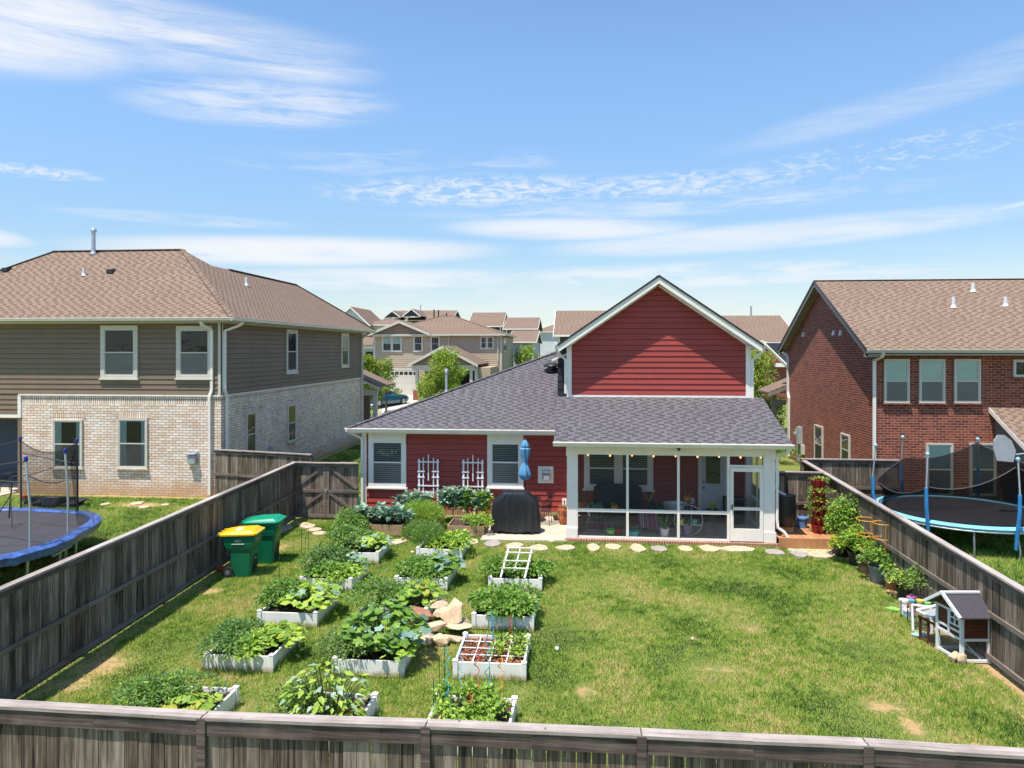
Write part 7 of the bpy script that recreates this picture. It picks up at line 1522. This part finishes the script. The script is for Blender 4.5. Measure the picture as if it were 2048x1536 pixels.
# round one by the brick house
C2 = Vector((10.98, 22.2, 0)); RR = 2.34; MZ2 = .78; tr2 = thing('trampoline', 'round trampoline with pale blue pad and drooping black net by the red brick house', 'trampoline', tuple(C2))
m = MB(); m.lathe([(RR, -.05), (RR + .02, .0), (RR - .02, .03), (RR - .28, .03), (RR - .30, -.02)], (C2.x, C2.y, MZ2), 56); part('pad', m, 'pad_cyan', tr2, smooth=True)
m = MB(); m.lathe([(RR - .28, .0), (RR * .5, -.05), (0, -.07)], (C2.x, C2.y, MZ2), 40); jm = part('jump_mat', m, 'jump_mat', tr2, smooth=True)
m = MB()
for k in range(6):
    a0 = k * math.pi / 3; arc = [(C2.x + .32 * math.cos(a0 + u), C2.y + .28 * math.sin(a0 + u), MZ2 - .062) for u in (0, .2, .4, .6)]
    for p, q in zip(arc, arc[1:]): m.bar(p, q, .03, .006)
part('mat_logo', m, 'white_paint', jm)
m = MB(); m.ring((C2.x, C2.y, MZ2 - .08), RR - .02, .028, 48, 6); part('ring_frame', m, 'galv', tr2, smooth=True)
poles = []
for (tx, ty, ang) in ((1774, 890, 178), (1822, 883, 107), (1948, 888, 54), (2034, 921, -10), (2008, 931, -86), (1855, 926, -136)):
    B = C2 + Vector((math.cos(R(ang)) * (RR + .03), math.sin(R(ang)) * (RR + .03), MZ2)); out = Vector((math.cos(R(ang)), math.sin(R(ang)), 0))
    poles.append((B, B + out * .10 + Vector((0, 0, .95)), B + out * .02 + Vector((0, 0, 1.85)), out))
for (B, Mi, T, out) in poles:
    m = MB(); m.tube([B - Vector((0, 0, .5)) - out * .05, B - Vector((0, 0, .1)), B + (Mi - B) * .5 + out * .04, Mi], [.045, .05, .048, .045], 10); p = part('net_pole', m, 'net_pole_blue', tr2, smooth=True)
    m = MB(); m.tube([Mi - Vector((0, 0, .03)), T], .022, 8); part('pole_top', m, 'galv', p, smooth=True); m = MB(); m.lathe([(.0, -.06), (.05, -.03), (.055, .02), (0, .06)], T, 10); part('pole_cap', m, 'skyblue', p, smooth=True)
m = MB(); NS = 72; tops = []
hg = {178: .75, 107: 1.2, 54: 1.75, -10: 1.3, -86: 1.62, -136: .95}
ks = sorted([(a % 360, h) for a, h in hg.items()]); ks = ks + [(ks[0][0] + 360, ks[0][1])]
for i in range(NS + 1):
    a = ks[0][0] + 360 * i / NS; j = max(k for k in range(len(ks) - 1) if ks[k][0] <= a + 1e-6); u = (a - ks[j][0]) / (ks[j + 1][0] - ks[j][0]); h = ks[j][1] * (1 - u) + ks[j + 1][1] * u - .9 * u * (1 - u)
    rr_ = RR - .05 - .35 * u * (1 - u); tops.append((a, rr_, h))
for (a, r_, h) in tops:
    for f in (0, .5, 1): q = RR - .25 + (r_ - RR + .25) * f - .15 * math.sin(f * 3.14); m.v.append((C2.x + q * math.cos(R(a)), C2.y + q * math.sin(R(a)), MZ2 + h * f + .01))
for i in range(NS):
    for f in range(2): k = i * 3 + f; m.f.append((k, k + 3, k + 4, k + 1))
nt_ = part('safety_net', m, 'net_mesh', tr2, smooth=True); m = MB(); m.tube([(C2.x + r_ * math.cos(R(a)), C2.y + r_ * math.sin(R(a)), MZ2 + h) for a, r_, h in tops], .016, 5, False); part('net_hem', m, 'jump_mat', nt_, smooth=True)
for ang in (-84, -110, -140, 107, 54, -10, 178):
    o_ = Vector((math.cos(R(ang)), math.sin(R(ang)), 0)); B = C2 + o_ * (RR - .08); m = MB(); m.tube([B + Vector((0, 0, MZ2 - .1)), B + o_ * .03 + Vector((0, 0, .5)), B + o_ * .10 + Vector((0, 0, .25)), B + o_ * .08 + Vector((0, 0, .0))], .025, 8); part('leg', m, 'grey_metal', tr2, smooth=True)
Tt = poles[3][2]; m = MB(); Pq = atY(2010, 897, Tt.y); q = [Pq + Vector((dx * 1.15, -.03, dz * 1.15)) for dx, dz in ((-.2, -.30), (.18, -.33), (.24, -.05), (.14, .2), (-.02, .33), (-.18, .33), (-.27, .18), (-.28, -.02))]; m.prism(q, (0, .04, 0)); bb = part('backboard', m, 'meter_grey', tr2)
m = MB(); m.tube([Pq + Vector((.12, .03, -.2)), Tt + Vector((-.02, 0, .0)), Tt + Vector((.1, 0, -.5))], .025, 8); part('backboard_arm', m, 'galv', bb)
# heap of black netting and boards on the neighbour's lawn
P = at(115, 1012); hp_ = thing('net_heap', 'heap of black netting and cushions on the grass beyond the blue trampoline', 'heap', tuple(P))
for i, (dx, dy, a, b, c) in enumerate(((0, 0, .75, .4, .28), (.55, .1, .5, .35, .2), (-.6, .0, .45, .3, .18), (-1.05, .1, .28, .25, .22))): m = rock(P + Vector((dx, dy, c * .6)), a, b, c, 400 + i); part('netting', m, 'grill_cover', hp_)
m = MB(); m.lathe([(0, .0), (.11, .04), (.1, .14), (0, .2)], P + Vector((-1.25, 0, .2)), 10); part('red_cushion', m, 'spiral_red', hp_)
for i, (px, py) in enumerate(((20, 985),)):
    P = at(px, py); t = thing('bar_stool', 'dark metal stool on the neighbouring patio by the blue door', 'stool', tuple(P)); m = MB(); m.box(P.x - .2, P.x + .2, P.y - .2, P.y + .2, .72, .76); part('seat', m, 'black_metal', t)
    for a, b in ((-.2, -.2), (.2, -.2), (.2, .2), (-.2, .2)): m = MB(); m.tube([(P.x + a * .8, P.y + b * .8, .72), (P.x + a * 1.1, P.y + b * 1.1, .05)], .015, 6); part('leg', m, 'black_metal', t)

# ================================================================== INSIDE THE SCREENED PORCH
def PP(px, py, Y): p = atY(px, py, Y); return Vector((p.x, Y, .10))
G_ = 'pots inside the screened porch'
def ppot(lab, px, Y, r, h, mat, z=.10, plant=None, name='flower_pot'):
    P = PP(px, 1000, Y); P.z = z; return pot(P, r, h, mat, name, lab, 'potted plant' if plant else 'plant pot', plant, G_)
def metal_stand(lab, px, Y, h, r=.16):
    P = PP(px, 1000, Y); t = thing('plant_stand', lab, 'plant stand', tuple(P), 'thin metal plant stands'); m = MB(); m.ring((P.x, P.y, P.z + h), r, .008, 18, 5); part('ring', m, 'black_metal', t)
    for k in range(3): a = k * 2.09 + .6; m = MB(); m.tube([(P.x + r * math.cos(a), P.y + r * math.sin(a), P.z + h), (P.x + r * 1.25 * math.cos(a), P.y + r * 1.25 * math.sin(a), P.z)], .007, 5); part('leg', m, 'black_metal', t)
    return P
fern = lambda n, r, h, mats, L=.10: (lambda P, t: bush('', '', '', tuple(P), r, r, h, n, L, mats, parent=t))
spiky = lambda n, L, mt: (lambda P, t: rosette_in(P, t, n, L, mt))
def rosette_in(P, t, n, L, mt):
    m = MB()
    for i in range(n): a = i * 2.4; e = .75 + .5 * random.random(); q = Vector((math.cos(a) * math.cos(e), math.sin(a) * math.cos(e), math.sin(e))) * L * random.uniform(.7, 1); m.tube([P, P + q * .6, P + q], [.014, .010, .002], 5)
    part('foliage', m, mt, t)
metal_stand('thin stand under the fern at the first screen', 1190, 21.3, .38); ppot('fern in a dark bowl on a thin stand behind the first screen', 1190, 21.3, .15, .2, 'pot_black', .48, fern(420, .25, .34, ['leaf_tomato', 'leaf_grey']))
ppot('large terracotta pot with a tall cactus at the patio end of the porch', 1163, 21.6, .17, .32, 'terracotta', .62, spiky(7, .7, 'leaf_dark')); ppot('grey ceramic urn under the tall cactus', 1161, 21.4, .16, .42, 'pot_brown')
ppot('white pot at the back behind the fern', 1186, 22.6, .2, .3, 'ceramic_white', .3); metal_stand('thin stand by the back wall under the white pot', 1186, 22.6, .2, .18)
t_ = thing('side_table', 'low dark metal side table behind the first screen', 'table', tuple(PP(1230, 1000, 21.4))); P = PP(1230, 1000, 21.4); m = MB(); m.box(P.x - .4, P.x + .4, P.y - .2, P.y + .2, .68, .71); part('tabletop', m, 'black_metal', t_)
for a, b in ((-.38, -.18), (.38, -.18), (.38, .18), (-.38, .18)): m = MB(); m.tube([(P.x + a, P.y + b, .68), (P.x + a, P.y + b, .10)], .014, 6); part('leg', m, 'black_metal', t_)
ppot('orange pot on the dark side table', 1229, 21.4, .1, .17, 'orange', .71, fern(60, .1, .12, ['leaf_mid'], .06)); ppot('yellow-green glazed bowl on the porch floor', 1221, 21.1, .13, .12, 'lime', .14); ppot('dark red glazed pot on the porch floor', 1237, 21.15, .11, .16, 'planter_red', .14, fern(60, .12, .14, ['leaf_dark'], .07))
ppot('turquoise oblong bowl of succulents behind the second screen', 1266, 21.05, .19, .16, 'teal', .10, fern(120, .2, .2, ['leaf_grey', 'leaf_mid'], .07)); ppot('white pot with long spiky aloe leaves', 1329, 21.1, .14, .24, 'ceramic_white', .10, spiky(8, .62, 'leaf_mid'))
ppot('green planter bucket on a stand at the back wall', 1321, 22.7, .24, .3, 'stake_green', .35); ppot('tall pale cactus behind the second screen', 1299, 22.4, .12, .2, 'pot_black', .62, spiky(4, .62, 'leaf_light')); ppot('purple-red glazed pot by the striped rug', 1270, 22.0, .14, .26, 'planter_red', .14)
P = PP(1352, 1000, 22.3); t = thing('storage_tub', 'low galvanised tub by the back wall of the porch', 'tub', tuple(P)); m = MB(); m.lathe([(.36, .62), (.42, .82), (.40, .82), (.3, .64)], (P.x, P.y, 0), 20, sy=.6); part('tub_body', m, 'galv', t, smooth=True); m = MB(); m.box(P.x - .35, P.x + .35, P.y - .2, P.y + .2, .1, .62); part('stand', m, 'black_plastic', t)
# round wire shelf with small pots
P = PP(1377, 1000, 21.2); t = thing('wire_shelf', 'round cream wire plant shelf behind the third screen', 'plant stand', tuple(P)); m = MB(); pts = [(P.x + .40 * math.cos(a), P.y, .55 + .44 * math.sin(a)) for a in np.linspace(0, 6.283, 33)]; m.tube(pts, .012, 6, False); part('hoop', m, 'trim_cream', t, smooth=True)
m = MB(); m.box(P.x - .36, P.x - .02, P.y - .08, P.y + .08, .42, .44); m.box(P.x + .04, P.x + .37, P.y - .08, P.y + .08, .42, .44); m.box(P.x - .22, P.x + .05, P.y - .08, P.y + .08, .80, .82); m.tube([(P.x - .22, P.y, .95), (P.x - .22, P.y, .15), (P.x + .08, P.y, .15), (P.x + .08, P.y, .95)], .01, 5); part('shelf', m, 'trim_cream', t)
ppot('lilac ceramic pot with upright cactus in the round shelf', 1374, 21.2, .12, .26, 'ceramic_violet', .16, spiky(4, .4, 'leaf_mid')); ppot('small turquoise cup in the round shelf', 1389, 21.2, .08, .13, 'teal', .44); ppot('small yellow-green cup in the round shelf', 1362, 21.2, .08, .13, 'yellow', .44, fern(30, .08, .1, ['leaf_light'], .05)); ppot('dark small pot at the top of the round shelf', 1374, 21.2, .08, .15, 'pot_black', .82)
ppot('small orange pot with cactus high on the round shelf', 1374, 22.2, .11, .13, 'orange', .90, spiky(2, .45, 'leaf_mid')); metal_stand('tall thin stand behind the round shelf', 1374, 22.2, .8, .12)
metal_stand('three-legged stand behind the third screen near the door', 1424, 21.3, .62, .17); ppot('spider plant in a black bowl on the three-legged stand', 1424, 21.3, .17, .26, 'pot_black', .60, spiky(16, .36, 'leaf_light'))
# settee, rug, dark chest
P = PP(1236, 1000, 22.9); t = thing('porch_settee', 'black settee against the porch wall below the double window', 'settee', tuple(P)); m = MB(); m.box(P.x - .75, P.x + .75, P.y - .35, P.y + .3, .40, .55); part('seat', m, 'grill_cover', t)
m = MB(); m.prism([(P.x - .75, P.y + .22, .55), (P.x + .75, P.y + .22, .55), (P.x + .75, P.y + .22, 1.08), (P.x + .6, P.y + .22, 1.2), (P.x - .6, P.y + .22, 1.2), (P.x - .75, P.y + .22, 1.08)], (0, .08, 0)); part('backrest', m, 'grill_cover', t)
for a in (-.7, .7):
    for b in (-.3, .25): m = MB(); m.box(P.x + a - .03, P.x + a + .03, P.y + b - .03, P.y + b + .03, .10, .40); part('leg', m, 'black_metal', t)
P = PP(1230, 1000, 21.9); m = MB(); m.box(P.x - .85, P.x + .95, 21.75, 22.4, .103, .115); top('striped_rug', m, 'rug', 'red and cream striped rug on the porch floor', 'rug')
P = PP(1294, 1000, 21.6); t = thing('rocking_chair', 'low chair draped with striped fabric behind the second screen', 'chair', tuple(P)); m = MB(); m.slab([(P.x - .25, P.y - .2, .30), (P.x + .30, P.y - .2, .24), (P.x + .30, P.y + .3, .60), (P.x - .25, P.y + .3, .66)], .03); part('striped_throw', m, 'rug', t)
for s in (-1, 1): m = MB(); m.tube([(P.x + s * .28, P.y + .35, .8), (P.x + s * .26, P.y + .25, .45), (P.x + s * .24, P.y - .15, .22), (P.x + s * .26, P.y - .28, .14), (P.x + s * .30, P.y - .22, .11)], .013, 6); part('side_frame', m, 'black_metal', t, smooth=True)
P = PP(1410, 1000, 23.2); m = MB(); m.box(P.x - .5, P.x + .5, P.y - .2, P.y + .15, .11, .34); top('door_step', m, 'black_plastic', 'dark step box in front of the white back door', 'step')
P = PP(1470, 1000, 22.9); t = thing('pet_crate', 'grey wire pet crate at the back of the porch by the screen door', 'crate', tuple(P)); m = MB(); m.box(P.x - .32, P.x + .25, P.y - .2, P.y + .3, .11, .88); part('crate_panel', m, 'net_mesh', t); m = MB()
for a in (-.33, .25): m.box(P.x + a, P.x + a + .02, P.y - .22, P.y - .2, .1, .9)
m.box(P.x - .33, P.x + .27, P.y - .22, P.y - .2, .88, .9); m.box(P.x - .33, P.x + .27, P.y - .22, P.y - .2, .1, .12); part('crate_frame', m, 'grey_metal', t)
# string lights
t = thing('string_lights', 'string of warm glowing bulbs hanging along the top of the porch screens', 'string lights', (2.4, PY + .5, 2.45)); Y = PY + .42
bx_ = [1176, 1220, 1264, 1307, 1351, 1395, 1438, 1481, 1522]; pts = []
for i, px in enumerate(bx_):
    X = atY(px, 910, Y).x; Zb = 2.42 - .015 * (i % 2); pts.append((X, Y, Zb + .06))
    m = MB(); m.lathe([(0, -.055), (.022, -.04), (.028, -.01), (.018, .02), (.012, .03)], (X, Y, Zb), 10); b_ = part('bulb', m, 'bulb', t, smooth=True); m = MB(); m.lathe([(.014, .028), (.016, .065)], (X, Y, Zb), 8); part('socket', m, 'black_plastic', b_)
    if i < len(bx_) - 1: X2 = atY(bx_[i + 1], 910, Y).x; pts.append(((X + X2) / 2, Y, 2.455))
m = MB(); m.tube(pts, .006, 5, False); part('cord', m, 'black_plastic', t)

# ================================================================== CAR
cp = atY(766, 800, 56.5); cz = float(tz(0, 56.5)) + .03
car = thing('parked_car', 'teal blue two-door car parked on the driveway of the beige house', 'car', (cp.x, 56.5, cz), rz=R(62))
def carsec(x, wl, zb, zs, wt): return [(x, -wl * .96, zb), (x, -wl, zb + .22), (x, -wl, zs - .14), (x, -wt, zs), (x, wt, zs), (x, wl, zs - .14), (x, wl, zb + .22), (x, wl * .96, zb)]
rows = [carsec(-2.28, .70, .42, .86, .6), carsec(-2.2, .84, .30, .96, .72), carsec(-1.5, .92, .22, 1.0, .80), carsec(0, .90, .20, .93, .80), carsec(1.2, .91, .22, .88, .78), carsec(2.1, .84, .26, .74, .66), carsec(2.3, .66, .38, .62, .5)]
m = MB()
for r_ in rows: m.v += r_
for i in range(len(rows) - 1):
    for j in range(8): m.f.append((i * 8 + j, i * 8 + (j + 1) % 8, (i + 1) * 8 + (j + 1) % 8, (i + 1) * 8 + j))
m.f += [tuple(range(8))[::-1], tuple(range(48, 56))]; part('body', m, 'car_teal', car, smooth=True, local=True)
m = MB(); m.hexa([(-1.55, -.74, .95), (.75, -.76, .92), (.75, .76, .92), (-1.55, .74, .95)], [(-.85, -.56, 1.30), (-.02, -.57, 1.31), (-.02, .57, 1.31), (-.85, .56, 1.30)]); part('window', m, 'glass_dark', car, local=True); m = MB(); m.hexa([(-1.5, -.71, .95), (.7, -.73, .92), (.7, .73, .92), (-1.5, .71, .95)], [(-.83, -.53, 1.28), (-.04, -.54, 1.28), (-.04, .54, 1.28), (-.83, .53, 1.28)]); part('cabin', m, 'dark_void', car, local=True)
m = MB(); m.hexa([(-.95, -.58, 1.285), (.0, -.59, 1.29), (.0, .59, 1.29), (-.95, .58, 1.285)], [(-.8, -.5, 1.345), (-.1, -.51, 1.35), (-.1, .51, 1.35), (-.8, .5, 1.345)])
for s in (-1, 1): m.bar((-1.62, s * .74, .95), (-.88, s * .56, 1.31), .14, .05); m.bar((.76, s * .75, .92), (-.02, s * .575, 1.315), .05, .05); m.bar((-.62, s * .66, .98), (-.55, s * .57, 1.3), .08, .04)
part('roof', m, 'car_teal', car, local=True)
for sx_ in (-1.38, 1.42):
    for s in (-1, 1): m = MB(); m.tube([(sx_, s * .74, .33), (sx_, s * .93, .33)], .33, 20); w = part('wheel', m, 'tyre', car, smooth=True, local=True); m = MB(); m.tube([(sx_, s * .9, .33), (sx_, s * .94, .33)], .2, 12); part('rim', m, 'galv', w, local=True)
for s in (-1, 1): m = MB(); m.box(-2.3, -2.2, s * .42 - .18, s * .42 + .18, .62, .78); part('tail_light', m, 'tail_red', car, local=True)
m = MB(); m.box(-2.34, -2.24, -.8, .8, .32, .5); part('bumper', m, 'car_teal', car, local=True)

# ================================================================== TREES AND SHRUBS BEYOND
def tree(lab, P, h, rx, rz_, n, L, mats, probs=None, name='tree', cat='tree', grp='young trees across the yards', trunk_h=None, blobs=16):
    t = thing(name, lab, cat, tuple(P), grp); P = Vector(P); m = MB(); th = trunk_h or h * .4
    m.tube([P - Vector((0, 0, .1)), P + Vector((.03, 0, th * .6)), P + Vector((0, 0, h * .75))], [h * .022, h * .018, h * .006], 8); c = []
    for i in range(blobs):
        a = i * 2.4 + random.uniform(-.4, .4); z = th + (h - th) * (i + .5) / blobs; q = rx * (1 - .75 * ((z - th) / (h - th)) ** 1.3) * random.uniform(.35, .85)
        p = P + Vector((math.cos(a) * q, math.sin(a) * q, z)); c.append((p, rz_ * random.uniform(.6, 1.1))); m.tube([P + Vector((0, 0, z * .72)), p.lerp(P + Vector((0, 0, z)), .4), p], [h * .008, h * .005, h * .002], 5, False)
    part('trunk', m, 'bark', t); k = rng.integers(0, len(c), n); C_ = np.array([tuple(p) for p, _ in c]); r_ = np.array([q for _, q in c]); d = rdir(n); rad = rng.uniform(.1, 1, n) ** .5
    Pn = C_[k] + d * (rad * r_[k])[:, None] * [1.15, 1.15, .72]; idx = None if len(mats) == 1 else rng.choice(len(mats), n, p=probs)
    leaves('crown', 'kite', Pn, d + rdir(n) * .7 + [0, 0, -.2], rdir(n) * .7 + [0, 0, .6], L * rng.uniform(.6, 1.25, n), mats, t, idx); return t
def tpx(px, py_top, Y): a = atY(px, py_top, Y); z0 = float(tz(a.x, Y)); return Vector((a.x, Y, z0)), a.z - z0
P, h = tpx(738, 716, 50); tree('young tree with gold-tinged leaves beside the brown house', P, h, 1.5, .7, 7000, .17, ['leaf_tree', 'leaf_tree_gold', 'leaf_mid'], [.5, .28, .22])
P, h = tpx(772, 722, 53); tree('slim young tree leaning over the blue car', P, h, 1.0, .45, 2600, .15, ['leaf_tree', 'leaf_tree_gold', 'leaf_mid'], [.6, .15, .25])
P, h = tpx(888, 706, 52); tree('feathery bright green young tree in front of the beige house porch', P, h, 2.35, .75, 11000, .15, ['leaf_tree', 'leaf_light', 'leaf_tree_gold'], [.55, .35, .1], blobs=22, trunk_h=1.2)
P, h = tpx(1516, 706, 42); tree('bright yellow-green tree between the red house and the brick house', P, h, 1.25, .62, 7200, .13, ['leaf_tree', 'leaf_light', 'leaf_tree_gold'], [.5, .35, .15], blobs=20, trunk_h=1.5)
P, h = tpx(1538, 800, 40); tree('low mixed green tree beside the brick house porch', P, h, 1.3, .5, 4200, .12, ['leaf_mid', 'leaf_light', 'leaf_dark'], [.5, .25, .25], blobs=14, trunk_h=.8)
P, h = tpx(1050, 688, 78); tree('bushy green tree beside the lilac house', P, h * .92, 2.0, .75, 2200, .26, ['leaf_tree', 'leaf_light'], blobs=14, trunk_h=1.5)
for i, (px, py, Y, r_, lab) in enumerate(((745, 800, 47.5, .8, 'variegated shrub at the corner of the brown house'), (790, 812, 48.5, .7, 'low shrub between the car and the grey roof'), (768, 818, 46.8, .6, 'small shrub in front of the blue car'), (850, 792, 58.5, .7, 'low dark shrub beside the brick pier'), (905, 775, 58, .9, 'dark shrub under the feathery tree'))):
    P, h = tpx(px, py, Y); bush('front_shrub', lab, 'shrub', tuple(P), r_, r_, max(h, .5), 900, .11, ['leaf_light', 'leaf_mid', 'leaf_dark'], group='shrubs in the front yards')
P, h = tpx(1556, 905, 36); bush('front_shrub', 'dark shrub beyond the rain barrel', 'shrub', tuple(P), 1.0, 1.0, 1.2, 900, .13, ['leaf_mid', 'leaf_dark'], group='shrubs in the front yards')

# ================================================================== GRASS
stones = [(o.location.x, o.location.y, max(o.dimensions.x, .1) / 2, max(o.dimensions.y, .1) / 2) for o in scene.objects if o.name.startswith('stepping_stone')]
bpy.context.view_layer.update()
stones = [(o.location.x, o.location.y, o.dimensions.x / 2 * .92, o.dimensions.y / 2 * .92) for o in scene.objects if o.name.startswith('stepping_stone')]
RECT = [(x - S - .0, x + S + .0, y - S - .0, y + S + .0) for x, y in BED.values()] + [(at(960, 1079).x, -.3, 20.58, 24), (PL, PR + .1, 20.6, 24), (5.3, 7.0, 20.45, 22.4), (w1.x - .5, w1b.x, w1.y, w1.y + .95), (w2.x - .15, w2b.x, w2.y, w2.y + 1.0), (-7.5, 6, 23.5, 60)]
def nse(x, y, s, seed):
    r_ = np.random.default_rng(seed); v = 0
    for k in range(7): a = r_.uniform(0, 6.28); f = s * r_.uniform(.5, 2.2); v = v + np.sin((x * math.cos(a) + y * math.sin(a)) * f + r_.uniform(0, 6.28) + 1.3 * np.sin((y * math.cos(a) - x * math.sin(a)) * f * .7))
    return v / 7
def grass(name, x0, x1, y0, y1, dens, w, h, keep=None, tone0=.515):
    n = int((x1 - x0) * (y1 - y0) * dens); x = rng.uniform(x0, x1, n); y = rng.uniform(y0, y1, n); ok = np.ones(n, bool)
    for a, b, c, d in RECT: ok &= ~((x > a) & (x < b) & (y > c) & (y < d))
    for sx_, sy_, a, b in stones: ok &= ((x - sx_) / a) ** 2 + ((y - sy_) / b) ** 2 > 1
    if keep is not None: ok &= keep(x, y)
    br = barev(x, y) + nse(x, y, 6, 1) * .25; ok &= rng.uniform(0, 1, n) > np.clip(br * 1.25, 0, .93)
    x, y, br = x[ok], y[ok], br[ok]; n = len(x); patch = nse(x, y, 1.4, 2) * .6 + nse(x, y, 3.1, 3) * .35 + nse(x, y, 9, 4) * .35 + nse(x, y, 22, 5) * .45
    hh = h * rng.uniform(.55, 1.3, n) * (1 + .35 * patch) * (1 - .45 * np.clip(br, 0, 1)); a = rng.uniform(0, 6.28, n); ln = rng.uniform(.25, .95, n) * hh; z = tz(x, y)
    wx, wy = np.cos(a) * w / 2, np.sin(a) * w / 2; la = a + rng.uniform(.8, 2.3, n)
    V = np.empty((n, 3, 3)); V[:, 0] = np.stack([x - wx, y - wy, z - .012], 1); V[:, 1] = np.stack([x + wx, y + wy, z - .012], 1); V[:, 2] = np.stack([x + np.cos(la) * ln, y + np.sin(la) * ln, z + hh], 1)
    me = bpy.data.meshes.new(name); me.vertices.add(3 * n); me.loops.add(3 * n); me.polygons.add(n); me.vertices.foreach_set('co', V.astype('f').ravel())
    me.loops.foreach_set('vertex_index', np.arange(3 * n, dtype='i')); me.polygons.foreach_set('loop_start', np.arange(0, 3 * n, 3, dtype='i')); me.update(calc_edges=True)
    at_ = me.attributes.new('tone', 'FLOAT', 'POINT'); tone = np.clip(tone0 + patch * .85 + np.clip(br, 0, 1) * .45 + rng.normal(0, .05, n), 0, 1); at_.data.foreach_set('value', np.repeat(tone, 3).astype('f'))
    me.materials.append(MT['grass']); o = link(bpy.data.objects.new(name, me)); return o
props(grass('lawn_grass', -9.1, 7.05, 7.0, 23.0, 3000, .014, .038), 'mown green lawn with dry yellowish patches inside the fences', 'grass', kind='stuff')
props(grass('lawn_grass', -21.5, -9.2, 12.0, 25.4, 900, .018, .07, lambda x, y: ~((x < -21.3 + .0 * y) & (y > 22)), .38), 'grass behind the white brick house under the blue trampoline', 'grass', kind='stuff')
props(grass('lawn_grass', 7.25, 16.5, 10.5, 27.0, 1000, .018, .075, None, .30), 'grass behind the red brick house under the round trampoline', 'grass', kind='stuff')
props(grass('lawn_grass', -13.1, -7.5, 24.2, 44, 420, .03, .08, None, .32), 'grass strip between the brown house and the red house', 'grass', kind='stuff')
# longer weeds round the beds
n = 5200; xs, ys = [], []
for (x, y) in BED.values():
    for k in range(n // 14): a = random.uniform(0, 4); e = S + random.uniform(.01, .1) ; u = random.uniform(-S, S); xs.append(x + (u if a < 2 else (e if a < 3 else -e))); ys.append(y + ((e if a < 1 else -e) if a < 2 else u))
P = np.stack([xs, ys, np.zeros(len(xs))], 1); ok = P[:, 1] > 7.1; P = P[ok]
o = leaves('weed_tufts', 'feather', P, rdir(len(P)) * [.5, .5, .2] + [0, 0, 1], rdir(len(P)), rng.uniform(.06, .16, len(P)), ['leaf_weed', 'leaf_mid'], None, rng.integers(0, 2, len(P))); props(o, 'longer untrimmed grass tufts hugging the raised beds', 'grass', kind='stuff')
